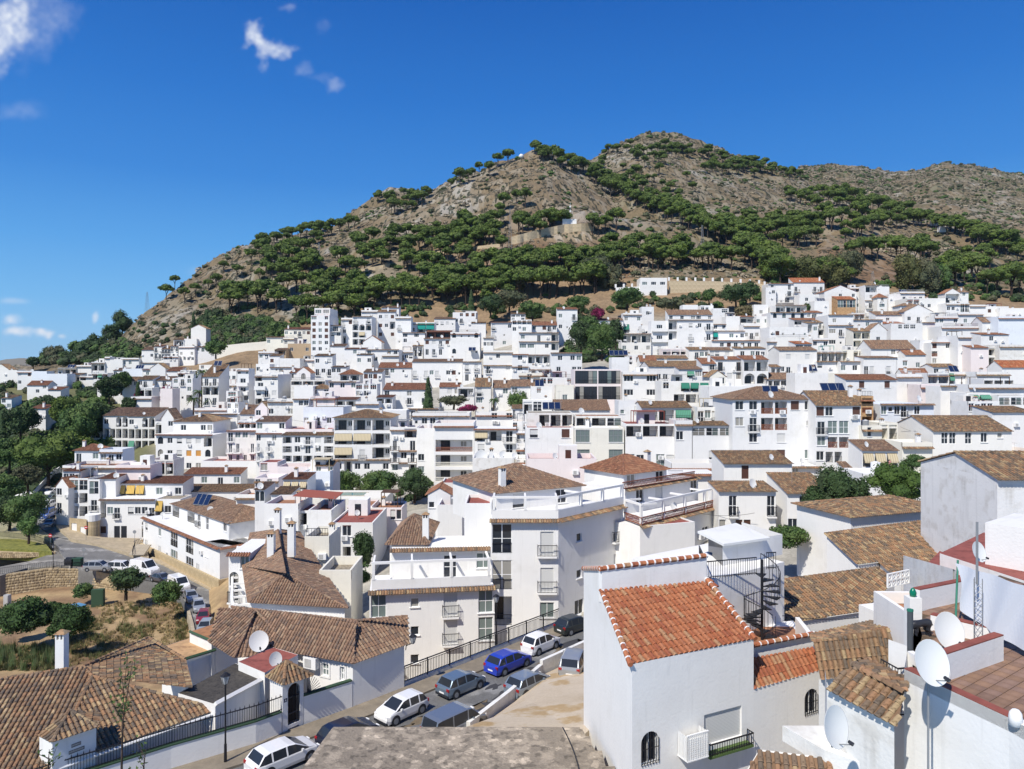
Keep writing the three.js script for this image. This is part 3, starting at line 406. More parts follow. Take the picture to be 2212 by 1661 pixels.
function chimney(parent,x,y,z,h,w=0.55,pal='old'){const c=mesh('chimney',new G().box(-w/2,-1.0,-w/2,w/2,h-0.32,w/2).box(-w/2,h-0.32,-w/2,-w/2+0.08,h,w/2).box(w/2-0.08,h-0.32,-w/2,w/2,h,w/2).box(-0.05,h-0.32,-w/2+0.01,0.05,h,w/2-0.01),MAT.white,parent);c.position.set(x,y,z);mesh('flue',new G().box(-w/2+0.08,h-0.32,-w/2+0.12,w/2-0.08,h-0.02,w/2-0.12),MAT.dark,c);const g=new G();g.col=PAL[pal][0];const k=w/2+0.09;g.quad(v3(-k,h,k),v3(k,h,k),v3(k*0.2,h+0.22,0),v3(-k*0.2,h+0.22,0));g.quad(v3(k,h,-k),v3(-k,h,-k),v3(-k*0.2,h+0.22,0),v3(k*0.2,h+0.22,0));g.col=PAL[pal][2];g.quad(v3(k,h,k),v3(k,h,-k),v3(k*0.2,h+0.22,0),v3(k*0.2,h+0.22,0));g.quad(v3(-k,h,-k),v3(-k,h,k),v3(-k*0.2,h+0.22,0),v3(-k*0.2,h+0.22,0));g.poly([v3(-k,h,-k),v3(k,h,-k),v3(k,h,k),v3(-k,h,k)]);mesh('cap',g,MAT.tile,c);return c;}
const HOUSES=[];
function house(o){
if(o.P){const[A,B]=o.P,mx=(A[0]+B[0])/2,mz=(A[1]+B[1])/2;o.d=-mz;o.yaw=Math.atan2(A[1]-B[1],B[0]-A[0]);const k=CX-mx/mz*F,hw=Math.hypot(B[0]-A[0],B[1]-A[1])*Math.cos(o.yaw)/2/o.d*F;o.x0=k-hw;o.x1=k+hw;o.y0=HY-o.ht/o.d*F;o.y1=HY-o.hb/o.d*F;}
const d=o.d,s=d/F,x0=o.x0,x1=o.x1,W=(x1-x0)*s/Math.cos(o.yaw||0),top=CAM-(o.y0-HY)*s,bot=CAM-(o.y1-HY)*s,xm=((x0+x1)/2-CX)*s;
const gy=o.base!==undefined?o.base:Math.min(groundY((x0+x1)/2,d)-0.6,bot-0.3),H=top-gy,hb=bot-gy,far=d>150,dep=o.dep||clamp(W*0.7,5,9);
const t=thing(o.name||'white_house',null,o.cat||'house',v3(xm,gy,-d),o.yaw||0);t.userData.group=o.group;const mat=MAT[o.mat||(d>75?pick(['white','white','whiteB','whiteC','whiteB','whiteD']):'white')];
const g=new G(),ops=[],post=[];const fl=(o.fl||'').split('|'),nf=fl.length,fh=(H-hb)/nf;
const strip=[];let feats={};
fl.forEach((row,r)=>{
let rw=row,yb=H-(r+1)*fh;if(d>95&&fh>2.1&&!o.keep&&row.length>2)rw=rw[0]==='~'||/[^.]/.test(rw)||rnd()<0.55?rw.replace(/\./g,()=>rnd()<0.34?pick(['w','w','v','s','w','b','d']):'.').replace(/L/g,()=>rnd()<0.1?'T':'L'):rw;if(rw[0]==='~'){strip.push(yb+fh);rw=rw.slice(1);}
const n=rw.length;if(!n)return;const sw=W/n;let i=0;
while(i<n){
const ch=rw[i];let k=1;if('LlKkVGTA'.includes(ch)&&o.join!==false){/*bays stay apart*/}const xa=-W/2+i*sw,xc=xa+sw/2;i+=k;if(ch==='.')continue;feats[ch]=(feats[ch]||0)+1;
const cw=(m)=>Math.min(m,sw*0.84),ch_=(m)=>Math.min(m,fh*0.86);
if('wvWsobc'.includes(ch)){const w=cw(ch==='v'?0.7:ch==='W'||ch==='c'?2.2:1.25),h=ch_(ch==='v'?0.75:ch==='c'?2.0:1.35),y=yb+Math.max(fh*0.08,Math.min(0.95,fh-h-0.25));ops.push({x:xc-w/2,y,w,h,dep:0.16});post.push(()=>fill(t,ch==='v'||ch==='W'?'w':ch,xc-w/2,y,w,h,-0.15,far,{fm:o.fm}));if(!far)post.push(()=>{const m=mesh('sill',slabGeo(q5(w+0.2),0.06,0.14),MAT.trim,t);m.position.set(xc-w/2-0.1,y-0.062,-0.03);});}
else if('dSDg'.includes(ch)){const w=cw(ch==='g'?2.6:1.15),h=ch_(ch==='g'?2.3:2.1),y=yb+0.06;ops.push({x:xc-w/2,y,w,h,dep:0.16});post.push(()=>{if(ch==='g'){const m=mesh('garage_door',slabGeo(q5(w),q5(h),0.04),MAT[o.gm||'brown'],t);m.position.set(xc-w/2,y,-0.14);m.scale.set(w/q5(w),h/q5(h),1);}else fill(t,ch==='S'?'s':'D',xc-w/2,y,w,h,-0.15,far,{fm:o.fm});if(ch==='d'||ch==='S'){const bw=q5(Math.min(w+0.5,sw*0.96)),b=mesh('balcony',slabGeo(bw,0.14,0.45),MAT.white,t);b.position.set(xc-bw/2,y-0.14,0.003);const r=mesh('railing',railGeo(bw,1.0,far,0.38),MAT[o.rail||'iron'],b);r.position.set(0,0.14,0.41);}});}
else if('LlKVGTk'.includes(ch)){
const w=sw-(n>1?0.26:0.5),h=fh-0.62,y=yb+0.28,dp=1.7;ops.push({x:xc-w/2,y,w,h,dep:dp,back:true});
post.push(()=>{const dw=Math.min(w*0.45,1.8),dh=Math.min(h*0.86,2.1);fill(t,'D',xc-w/2+w*0.12,y+0.02,dw,dh,-dp+0.01,far,{fm:MAT.dark});if(w>3)fill(t,'w',xc+w*0.16,y+dh*0.4,Math.min(1.2,w*0.25),dh*0.55,-dp+0.01,far,{fm:o.fm});
if('LGT'.includes(ch)){const r=mesh('railing',railGeo(q5(w),0.95,far,0),MAT[o.rail||'iron'],t);r.position.set(xc-w/2,y,-0.06);r.scale.x=w/q5(w);}
if(ch==='K'){const r=mesh('balustrade',lattGeo(q5(w),0.85),MAT.brick,t);r.position.set(xc-w/2,y,-0.07);r.scale.x=w/q5(w);}
if(ch==='k'){const r=mesh('balustrade',balusGeo(q5(w),0.85),MAT.cream,t);r.position.set(xc-w/2,y,-0.1);r.scale.x=w/q5(w);}
if(ch==='V'){const k=Math.max(2,Math.round(w/1.1));for(let i=0;i<k;i++){const m=mesh('glazing',slabGeo(q5(w/k),q5(h),0.03),pick([MAT.glass,MAT.glass,MAT.glassG,MAT.curtain]),t);m.position.set(xc-w/2+w*i/k,y,-0.12);m.scale.set(w/k/q5(w/k),h/q5(h),1);mesh('frame',frameGeo(q5(w/k),q5(h),1,2,0.05,0.06),o.fm||MAT.trim,m);}const r=mesh('railing',railGeo(q5(w),0.9,far,0),MAT[o.rail||'iron'],t);r.position.set(xc-w/2,y,0.0);r.scale.x=w/q5(w);}
if(ch==='G'||ch==='T'){const m=mesh('awning',new G().quad(v3(-w/2,h*0.42,0.5),v3(w/2,h*0.42,0.5),v3(w/2,h-0.05,0.02),v3(-w/2,h-0.05,0.02)).quad(v3(-w/2,h*0.42-0.2,0.5),v3(w/2,h*0.42-0.2,0.5),v3(w/2,h*0.42,0.5),v3(-w/2,h*0.42,0.5)),MAT[ch==='G'?(o.am||'teal'):(o.am||pick(['awning','awning','awnG','awnY','redpaint']))],t);m.position.set(xc,y,0.02);}});
}
else if('Aa'.includes(ch)){const w=cw(ch==='A'?sw*0.86:1.3),h=ch==='A'?fh-0.5:ch_(1.7),y=yb+(ch==='A'?0.2:Math.min(0.8,fh-h-0.2)),dp=ch==='A'?1.4:0.2;ops.push({x:xc-w/2,y,w,h,dep:dp,back:ch==='A',arch:true});post.push(()=>{fill(t,ch==='A'?'D':'w',xc-w/2+(ch==='A'?w*0.2:0),y,ch==='A'?w*0.6:w,ch==='A'?h*0.75:h,-dp+0.01,far,{fm:MAT.dark});if(ch==='A'){const r=mesh('railing',railGeo(q5(w),0.9,far,0),MAT.iron,t);r.position.set(xc-w/2,y,-0.1);r.scale.x=w/q5(w);}});}
else if('RB'.includes(ch)){const w=sw*0.94,dw=Math.min(w*0.5,1.9),dh=ch_(2.1),y=yb+0.1;ops.push({x:xc-dw/2,y,w:dw,h:dh,dep:0.16});post.push(()=>{fill(t,'D',xc-dw/2,y,dw,dh,-0.15,far,{fm:o.fm});const bw=q5(w),b=mesh('balcony',slabGeo(bw,0.16,0.9),MAT.white,t);b.position.set(xc-w/2,y-0.17,0.003);b.scale.x=w/bw;if(ch==='R'){const r=mesh('railing',railGeo(bw,1.0,far,0.82),MAT[o.rail||'iron'],b);r.position.set(0,0.16,0.85);}else{const r=mesh('parapet',cached(`pp${bw}`,()=>new G().box(0,0,0.78,bw,0.9,0.9).box(0,0,0.03,0.12,0.9,0.78).box(bw-0.12,0,0.03,bw,0.9,0.78).geo()),MAT.white,b);r.position.y=0.162;}});}
}
});
const rf=o.roof||'f',par=rf==='f'?(o.par===undefined?0.7:o.par):0,HT=H-par;
facade(g,W,0,rf==='f'?H:H,ops);
const pitched='tgxh'.includes(rf),run=rf==='t'?(o.run||Math.min(dep,5)):dep/2;
let rise=o.rise;if(rise===undefined){if(o.ry!==undefined){const dd=d+(rf==='x'?0:rf==='t'?run:run);rise=clamp(CAM-(o.ry-HY)*dd/F-top,0.4,4.5);}else rise=run*0.36;}
const D=rf==='t'?run:dep;
const wl=-W/2,wr=W/2;const sideTop=rf==='t'?[H,H+rise]:[HT+par,HT+par];
g.quad(v3(wl,0,-D),v3(wl,0,0),v3(wl,sideTop[0],0),v3(wl,sideTop[1],-D));g.quad(v3(wr,0,0),v3(wr,0,-D),v3(wr,sideTop[1],-D),v3(wr,sideTop[0],0));g.quad(v3(wr,0,-D),v3(wl,0,-D),v3(wl,sideTop[1],-D),v3(wr,sideTop[1],-D));
if(o.sw)post.push(()=>{for(const[sx,fy,fz]of o.sw){const w=0.8,h=1.1,m=fill(t,'w',0,0,w,h,0,far);m.rotation.y=sx*Math.PI/2;m.position.set(sx*(W/2+0.012),H*fy,-D*fz+(sx>0?w/2:-w/2));}});
const tg=new G(),pal=o.pal||(rnd()<0.22?'rust':rnd()<0.45?'brown':'old'),lod=d>150?{pitch:0.3,course:0.75,seg:2}:d>80?{pitch:0.24,course:0.4,seg:3}:{pitch:0.23,course:0.36,seg:5};const TO=Object.assign({pal},lod,o.tiles||{});
let roofPart=null;t.updateMatrixWorld();TO.local=t.matrixWorld.clone();
if(rf==='f'){const k=0.18;if(par>0.05)g.box(wl+0.002,HT,-D+k,wl+k,H-0.002,-k,'lb').box(wr-k,HT,-D+k,wr-0.002,H-0.002,-k,'rb').box(wl,HT,-k,wr,H,-0.002,'fb').box(wl,HT,-D+0.002,wr,H,-D+k,'kb');else g.quad(v3(wl,H,0),v3(wr,H,0),v3(wr,H,-D),v3(wl,H,-D));if(par>0.05){roofPart=mesh('roof',new G().box(wl+0.05,HT-0.15,-D+0.05,wr-0.05,HT-0.02,-0.05),MAT[o.rm||pick(['terra','concrete','white','redfloor','white','concrete'])],t);}}
if(rf==='f'&&d>95&&par>0.3&&rnd()<0.45)strip.push(HT-0.05);
if(rf==='e'){g.quad(v3(wl,H,0),v3(wr,H,0),v3(wr,H,-D),v3(wl,H,-D));strip.push(H-0.02);}
if(rf==='t'){const ov=0.32,a=v3(wl-0.12,H-ov*rise/run,ov),b=v3(wr+0.12,H-ov*rise/run,ov),c=v3(wr+0.12,H+rise+0.02,-run),e=v3(wl-0.12,H+rise+0.02,-run);[a,b,c,e].forEach(p=>p.y+=0.06);roofPart=mesh('roof',new G(),MAT.tile,t);tiles(tg,TO.single?roofPart:null,[a,b,c,e],TO);}
if(rf==='g'){const ov=0.32,sl=rise/run,R=H+rise+0.05,zf=ov,zr=-run,zb=-dep-ov;g.tri(v3(wl,H,0),v3(wl,H+rise,-run),v3(wl,H,-dep),[0,0],[run,rise],[dep,0]);g.tri(v3(wr,H,-dep),v3(wr,H+rise,-run),v3(wr,H,0),[0,0],[run,rise],[dep,0]);const xl=wl-0.12,xr=wr+0.12,ye=H-ov*sl+0.05;roofPart=mesh('roof',new G(),MAT.tile,t);tiles(tg,TO.single?roofPart:null,[v3(xl,ye,zf),v3(xr,ye,zf),v3(xr,R,zr),v3(xl,R,zr)],TO);tiles(tg,null,[v3(xr,ye,zb),v3(xl,ye,zb),v3(xl,R,zr),v3(xr,R,zr)],{...TO,pitch:0.35,course:0.9,seg:2,single:0});ridge(tg,v3(xl,R+0.02,zr),v3(xr,R+0.02,zr),0.12,pal);}
if(rf==='x'){const hw=W/2,ov=0.3,sl=rise/hw,R=H+rise+0.05;g.tri(v3(wl,H,0),v3(wr,H,0),v3(0,H+rise,0),[0,0],[W,0],[hw,rise]);g.tri(v3(wr,H,-D),v3(wl,H,-D),v3(0,H+rise,-D),[0,0],[W,0],[hw,rise]);roofPart=mesh('roof',new G(),MAT.tile,t);tiles(tg,null,[v3(wl-ov,H-ov*sl+0.05,-D-0.1),v3(wl-ov,H-ov*sl+0.05,0.12),v3(0,R,0.12),v3(0,R,-D-0.1)],TO);tiles(tg,null,[v3(wr+ov,H-ov*sl+0.05,0.12),v3(wr+ov,H-ov*sl+0.05,-D-0.1),v3(0,R,-D-0.1),v3(0,R,0.12)],TO);ridge(tg,v3(0,R+0.02,0.12),v3(0,R+0.02,-D),0.12,pal);}
if(rf==='h'){const ov=0.35,hr=Math.min(run,W/2),sl=rise/run,R=H+rise+0.05,ye=H-ov*sl+0.05,xl=wl-ov,xr=wr+ov,zf=ov,zb=-dep-ov,rl=Math.min(wl+hr,0),r2=Math.max(wr-hr,0),zr=-run;const A=v3(xl,ye,zf),B=v3(xr,ye,zf),C=v3(xr,ye,zb),E=v3(xl,ye,zb),P=v3(rl,R,zr),Q=v3(r2,R,zr);roofPart=mesh('roof',new G(),MAT.tile,t);const pf_=P.distanceTo(Q)<0.05?[A,B,Q]:[A,B,Q,P],pb=P.distanceTo(Q)<0.05?[C,E,P]:[C,E,P,Q];tiles(tg,TO.single?roofPart:null,pf_,TO);tiles(tg,null,pb,{...TO,single:0});tiles(tg,null,[B,C,Q],{...TO,single:0});tiles(tg,null,[E,A,P],{...TO,single:0});for(const[m,k]of[[A,P],[B,Q],[C,Q],[E,P],[P,Q]])if(m.distanceTo(k)>0.1)ridge(tg,m,k,0.11,pal);g.quad(v3(wl,H,0),v3(wr,H,0),v3(wr,H,-dep),v3(wl,H,-dep));}
if(strip.length){const sg=new G();for(const y of strip)tiles(sg,null,[v3(wl-0.1,y-0.12,0.5),v3(wr+0.1,y-0.12,0.5),v3(wr+0.1,y+0.12,0.005),v3(wl-0.1,y+0.12,0.005)],{...TO,course:Math.max(0.5,TO.course),single:0});const m=mesh('eave_tiles',sg,MAT.tile,t);m.userData.kind='stuff';}
mesh('wall',g,mat,t);
if(roofPart&&pitched)roofPart.geometry=tg.geo();
post.forEach(f=>f());
for(const[fx,hz,hh]of o.ch||[]){const z=-D*(hz||0.4),yy=rf==='f'?HT:rf==='g'?H+rise*(1-Math.abs(z+run)/run):rf==='t'?H+rise*(-z/run):H+0.2;chimney(t,W*(fx-0.5),yy,z,hh||1.2);}
const meta={t,o,feats,nf,rf,px:(x0+x1)/2,py:(o.y0+o.y1)/2,d,W,H,D,HT,top,rise,pal,p:t.position};BL.push(meta);if(o.label)t.userData.label=o.label;meta.lm=o.lm;return meta;
}
// ---------- the town: every house read off the photograph ----------
const OR={1:[0,648],2:[553,621],3:[1106,583],4:[1659,583],5:[0,918],6:[553,918],7:[1106,918],8:[1659,918]};
function dOf(vx,vy){let a=60,b=345;const f=d=>HY-tableH(vx,d)/d*F;let best=345;for(let d=95;d<345;d+=1)if(f(d)<=vy+9){best=d;break;}return best;}
function r(n,x0,x1,y0,y1,roof,fl,o={}){const[ox,oy]=OR[n],c={x0:ox+x0/4,x1:ox+x1/4,y0:oy+y0/4,y1:oy+y1/4,roof,fl,...o};if(o.ry!==undefined)c.ry=oy+o.ry/4;c.d=o.d||dOf((c.x0+c.x1)/2,c.y1)+(o.dd||0);if(c.d>318)c.d=318+(c.d-318)*0.12;return house(c);}
srand(4242);
r(1,-60,75,600,690,'x','..',{rise:2.2,d:300});r(1,75,150,605,700,'f','..',{d:300});r(1,150,275,612,745,'f','...|w..',{d:292,lm:'the terrace with the dark pergola',label:'blue-white walled house with a dark pergola frame on its flat roof'});r(1,275,405,615,735,'f','.',{d:291,mat:'blue'});r(1,405,580,637,750,'f','..',{d:286,mat:'blue'});r(1,580,690,648,720,'t','LL',{ry:632,d:296});
r(1,235,415,735,805,'g','..w|.w.',{ry:700,d:262,pal:'rust',lm:'the lone red-roofed house',label:'small white house with a dull red gable roof standing alone by a rock'});r(1,415,525,778,830,'t','..',{ry:750,d:258,pal:'rust'});r(1,10,100,850,935,'t','w.|.w',{ry:822,d:238});r(1,255,395,940,985,'t','...',{ry:905,d:215,pal:'rust',label:'low red-tiled house sunk among the pines of the valley'});
r(1,500,660,585,640,'f','lll',{d:318,mat:'grey'});r(1,660,790,562,625,'f','..',{d:322});r(1,790,905,535,615,'f','LL',{d:326});r(1,905,950,490,575,'f','.',{d:332});r(1,950,1060,515,585,'f','..',{d:330});r(1,1050,1200,500,575,'f','.w.',{d:338});r(1,985,1050,510,560,'f','.',{d:341});
r(1,1225,1330,432,510,'t','..w',{ry:405,d:352});r(1,1330,1400,402,510,'t','d.|dd',{ry:388,d:350});r(1,1395,1475,425,505,'t','ddd|ddd',{ry:402,d:346});r(1,1475,1540,400,490,'t','d.d|..',{ry:385,d:345});r(1,1535,1690,398,535,'f','...|w.w|.w.w',{d:336,yaw:-0.25,lm:'the cubic white hill house',label:'cubic white house with three small dark windows, highest block over the stone wall'});r(1,1500,1590,345,405,'t','L',{ry:330,d:350});r(1,1590,1700,335,405,'f','..',{d:352,ch:[[0.1,0.5,2]]});r(1,1650,1780,245,330,'x','.',{d:368,rise:1.6});r(1,1410,1540,482,575,'f','w..|..',{d:325});
r(1,1690,1860,408,505,'t','.aa.|....',{ry:394,d:338,label:'long low white house with two dark arched windows on the hill'});
r(1,1720,1900,560,650,'f','w.w|..',{d:300});r(1,1900,2050,522,590,'t','w.w',{ry:490,d:318});r(1,2050,2215,525,600,'t','w.w.',{ry:500,d:312});
r(1,840,930,685,790,'f','..w|..',{d:262});r(1,690,800,655,700,'f','L.',{d:290});r(1,800,930,630,690,'f','LLL',{d:290});r(1,930,1050,715,800,'f','l.',{d:254});r(1,980,1080,610,670,'t','w.w',{ry:588,d:290});r(1,1060,1230,592,700,'f','..',{d:288,mat:'blue'});r(1,1040,1190,698,800,'g','w..w|....',{ry:665,d:252});r(1,1230,1320,602,670,'e','w',{d:285});r(1,1300,1430,590,670,'x','..',{d:282,rise:2});r(1,1190,1320,688,830,'t','wd.|LL',{ry:655,d:246});r(1,1320,1480,695,800,'t','w.d.|LLL',{ry:660,d:248});r(1,1440,1560,615,690,'t','...',{ry:580,d:270,pal:'rust'});
r(1,1535,1640,620,720,'f','AA|..',{d:256});r(1,1560,1710,605,690,'f','VV',{d:262});r(1,1490,1665,675,880,'f','w.w|W.w|L.L',{d:232,label:'white rounded house with blue-framed doors beside the palms',lm:'the house beside the palms'});r(1,1130,1310,835,905,'f','a..',{d:222});r(1,1185,1315,757,840,'f','LL',{d:236});
r(1,1385,1490,765,900,'f','.',{d:222,mat:'pink',par:0.3,label:'pink garden wall house overgrown with crimson bougainvillea',lm:'the bougainvillea house'});
r(1,1750,1890,662,910,'t','RR|LL|dd',{ry:555,d:214,run:8,pal:'old',label:'tall house with long tiled roof carrying solar collectors behind the palms',lm:'the tall house behind the palms'});r(1,1955,2055,785,890,'f','W|l',{d:210});r(1,2050,2150,590,895,'f','...|B|B|ww',{d:214});
const apt=r(1,780,872,1070,1262,'e','A|A|A',{d:205,dep:6});
r(1,890,1108,1000,1405,'t','w.AA|LLLL|LLLL|llll',{ry:930,d:203,run:8,pal:'brown',label:'five-storey terraced apartment block with arches, end unit above the pine wood',lm:'the arched apartment block',name:'apartment_block',cat:'building'});r(1,1108,1340,1005,1405,'t','w.AA|LLLL|LLLL|llll',{ry:930,d:200,run:8,pal:'brown',label:'five-storey terraced apartment block with arches, stepped beside the hipped apartment house',name:'apartment_block',cat:'building'});r(1,1340,1400,1050,1160,'f','A',{d:199});r(1,1395,1500,1020,1120,'x','.w',{d:196,rise:2.4,pal:'brown'});
r(1,1500,1842,1050,1160,'h','.W..w.',{ry:985,d:178,pal:'old',dep:11,label:'set-back top floor with wide hip roof and three dark windows',name:'penthouse'});r(1,1340,1842,1165,1490,'e','awsssA|awsooa|.LLwww',{d:174,dep:13,yaw:-0.05,ac:1,label:'four-storey white apartment house with two orange shutters',lm:'the orange-shuttered apartment house',name:'apartment_house',cat:'building'});
r(1,1960,2213,1130,1420,'e','d.ws|RR.R|RRRR',{d:168,rail:'ironW',dep:9,name:'apartment_house',cat:'building',label:'cream-white balconied apartment house joined to the scalloped terrace block'});
r(1,1965,2060,885,960,'f','w..',{d:196});r(1,2075,2212,985,1030,'t','..',{ry:905,d:188,pal:'brown',label:'brown tiled roof house with a small dormer and terrace',ch:[[0.2,0.5,1.4]]});r(1,1780,2050,985,1040,'e','....',{d:190});r(1,1680,1960,935,1000,'f','....',{d:204});r(1,2060,2215,1040,1130,'f','lLl',{d:176});
r(2,475,635,240,562,'f','W.w|bwb|bwb|bwb|www|.w.',{d:270,dep:14,par:0.4,label:'six-storey white tower house with brown-shuttered windows below the pine slope',lm:'the white tower house',name:'tower_house'});r(2,505,640,178,245,'f','WW',{d:273,par:0,dep:12});
r(2,640,735,328,490,'e','R|sw|..',{d:272});r(2,735,832,262,490,'f','S.b|W.|l.',{d:275});r(2,832,1000,250,500,'e','S.S|LAA|LL.|LL.',{d:273,dep:10,label:'white house framed by tall arched loggias under the pine slope',lm:'the arched-loggia house'});r(2,1050,1205,212,440,'t','w.b|b.L|b.b',{ry:192,d:282,run:3});r(2,1085,1235,176,280,'t','ww.w',{ry:160,d:292,ch:[[0.9,0.3,1.6]]});r(2,910,1060,195,260,'f','..',{d:290});
r(2,1205,1340,250,500,'f','..|S.|..|v.',{d:270});r(2,1320,1542,300,400,'f','.GG',{d:276,label:'white house with a green awning across its upper terrace',lm:'the green-awning house'});r(2,1265,1460,390,480,'e','W.W.|w...',{d:262});r(2,1540,1722,272,345,'t','sss.',{ry:256,d:290});r(2,1700,1900,215,310,'f','.w..|W...',{d:292});r(2,1810,1910,205,300,'f','.',{d:294});
r(2,1475,1690,385,435,'t','lll',{ry:372,d:262,pal:'rust',mat:'brown',run:3});r(2,1450,1682,440,585,'e','bsdb|DdD.',{d:258,rail:'ironW',label:'white house with brown doors and a dark timber roof shelter',lm:'the timber-shelter house'});r(2,1680,1935,385,590,'f','av.a|....|a..v',{d:256,dep:11,label:'large white house with arched windows and solar collector over the terrace',lm:'the arched-window house'});r(2,1860,1985,308,370,'t','..',{ry:298,d:276});
r(2,2030,2215,300,515,'e','S..w|S...|..w.',{d:268,dep:10});
r(2,90,250,428,500,'e','w..w',{d:296,mat:'cream'});r(2,245,472,362,425,'t','w.w.wb',{ry:345,d:302,mat:'cream'});r(2,235,330,432,510,'f','w.',{d:292,mat:'cream'});r(2,275,475,485,570,'f','w.w',{d:284,mat:'tan',par:0.2});r(2,160,260,540,590,'t','l',{ry:525,d:280,mat:'tan'});
r(2,20,162,552,630,'f','w.w',{d:276});r(2,115,207,592,670,'t','b.',{ry:575,d:268});r(2,160,380,612,700,'f','.....',{d:262});r(2,0,120,660,745,'f','w..',{d:250});r(2,120,310,690,745,'e','..w..',{d:246});
r(2,505,660,592,762,'t','w.s|d.d',{ry:575,d:238,dep:10});r(2,640,770,508,560,'t','..',{ry:488,d:262});r(2,765,945,532,655,'t','.w.|...',{ry:522,d:250,pal:'rust'});r(2,870,1000,582,670,'t','w.w',{ry:572,d:244});r(2,925,1085,470,520,'x','..',{d:264,rise:2.2});r(2,950,1235,537,650,'e','...w.|.....',{d:248});r(2,1090,1235,575,660,'f','...',{d:240});
r(2,1350,1780,642,780,'t','S.S.S....',{ry:618,d:226,run:5,rail:'ironW',label:'long white terrace house with white-railed shutters under a brown tile strip',lm:'the long white terrace house'});r(2,1782,1945,642,810,'e','SS|DD',{d:224,rail:'ironW'});r(2,1060,1345,692,760,'g','..w...',{ry:650,d:226,pal:'rust'});r(2,930,1090,732,815,'t','..b.',{ry:705,d:214});r(2,725,895,748,810,'h','LL',{ry:710,d:218});r(2,650,780,690,750,'t','.w.',{ry:678,d:228});
r(2,-10,190,750,1015,'f','L.s|B.|s.s|L.s',{d:205,dep:13,label:'four-storey white block with blank blue-white side wall above the terraces',lm:'the four-storey block'});r(2,290,410,738,800,'t','w..',{ry:700,d:222});r(2,350,470,735,810,'x','a',{d:216,rise:1.6});r(2,300,600,800,850,'f','lll',{d:208,mat:'dirty',par:0.2});r(2,330,495,852,950,'f','..',{d:198});r(2,480,632,872,935,'h','w.w',{ry:835,d:200});r(2,630,865,815,930,'e','W.W.w|.....',{d:196,mat:'pink'});r(2,860,1045,832,940,'f','WwW|Ww.',{d:194,rm:'redfloor'});
r(2,1100,1485,882,1010,'g','w..w..|...d.w',{ry:828,d:186,dep:10,pal:'rust',label:'long two-storey house with dark red-brown gable roof beside the cypress',lm:'the long house beside the cypress'});r(2,1585,1765,858,950,'g','.s.',{ry:825,d:194,pal:'rust'});r(2,1740,1885,862,960,'f','l',{d:190,par:0.2});r(2,1895,2030,852,1030,'g','S.|W.',{ry:785,d:178,pal:'old'});r(2,2050,2260,862,1010,'g','.w.|w.R',{ry:805,d:180,pal:'brown'});
r(2,465,685,942,1020,'f','s.s.',{d:182,mat:'pink',rm:'redfloor'});r(2,410,755,1032,1195,'f','......|w.d.w..',{d:170,dep:9,par:0.25,mat:'blue',keep:1,label:'broad blank white house with two brown windows and a brown door low down',lm:'the broad blank house'});r(2,100,325,965,1110,'f','s.s.|W..w',{d:182,mat:'dirty'});r(2,320,455,965,1120,'e','..w|...',{d:180});r(2,860,1060,985,1065,'f','...',{d:176});r(2,1040,1180,950,1010,'t','ll',{ry:935,d:180,pal:'rust'});r(2,680,870,970,1040,'t','ll',{ry:955,d:180,pal:'rust'});r(2,-10,110,1050,1110,'x','w.',{d:182,rise:1.8,mat:'pink'});r(2,1060,1300,1060,1110,'f','....',{d:172});
r(2,0,255,1160,1240,'t','w...',{ry:1112,d:166,pal:'brown'});r(2,0,225,1262,1500,'e','w..w.|R.R..|R.R..',{d:160,rail:'ironW',name:'apartment_house',cat:'building'});r(2,225,672,1278,1520,'t','lwdsL|LwDwL|lllll',{ry:1252,d:158,run:3,rail:'ironW',dep:8,name:'apartment_house',cat:'building',label:'galleried apartment house with white railings and scalloped roof parapet',lm:'the galleried apartment house'});r(2,225,660,1222,1275,'f','....',{d:163,par:0.3,mat:'pink'});
r(2,675,1162,1125,1610,'h','LLL|TLL|GSL|~wlww.w',{ry:1055,d:155,dep:11,pal:'old',name:'apartment_block',cat:'building',am:'awning',label:'four-storey apartment block of dark recessed balconies under a pale ochre roof',lm:'the dark-balconied apartment block'});r(2,1162,1392,1205,1620,'f','.L|R.D|~R.R|~w.l',{d:153,name:'apartment_house',cat:'building'});r(2,1390,1540,1215,1640,'f','..|..|w.|w.',{d:150,dep:9});r(2,1350,1845,1085,1215,'f','..w....',{d:162,dep:8,ch:[[0.05,0.3,1.2]]});
r(2,1540,1882,1170,1690,'f','.|K|k|k',{d:140,dep:9,name:'apartment_house',cat:'building',label:'narrow apartment house with brick and cream balustrades stacked in three storeys',lm:'the balustraded apartment house'});r(2,1885,2250,1225,1570,'e','TLR|..R|w.s',{d:138,dep:8,am:'awning',label:'house with a big beige sun blind and a red cloth on the railing',lm:'the beige-blind house'});r(2,1900,2220,1080,1190,'f','..w.w|.....',{d:158});
r(3,-10,115,382,440,'t','WWW|w.w',{ry:370,d:276});r(3,390,565,342,528,'t','w.d|w.D',{ry:325,d:262,dep:8,pal:'rust',label:'white two-storey cube house with red eave beside the terraced garden',lm:'the cube house by the garden'});r(3,170,388,478,535,'g','..b..',{ry:450,d:256,pal:'rust'});r(3,60,405,543,700,'e','w.D.L|~WW.wl',{d:236,dep:10});r(3,0,170,430,545,'f','w.w.|....',{d:250});
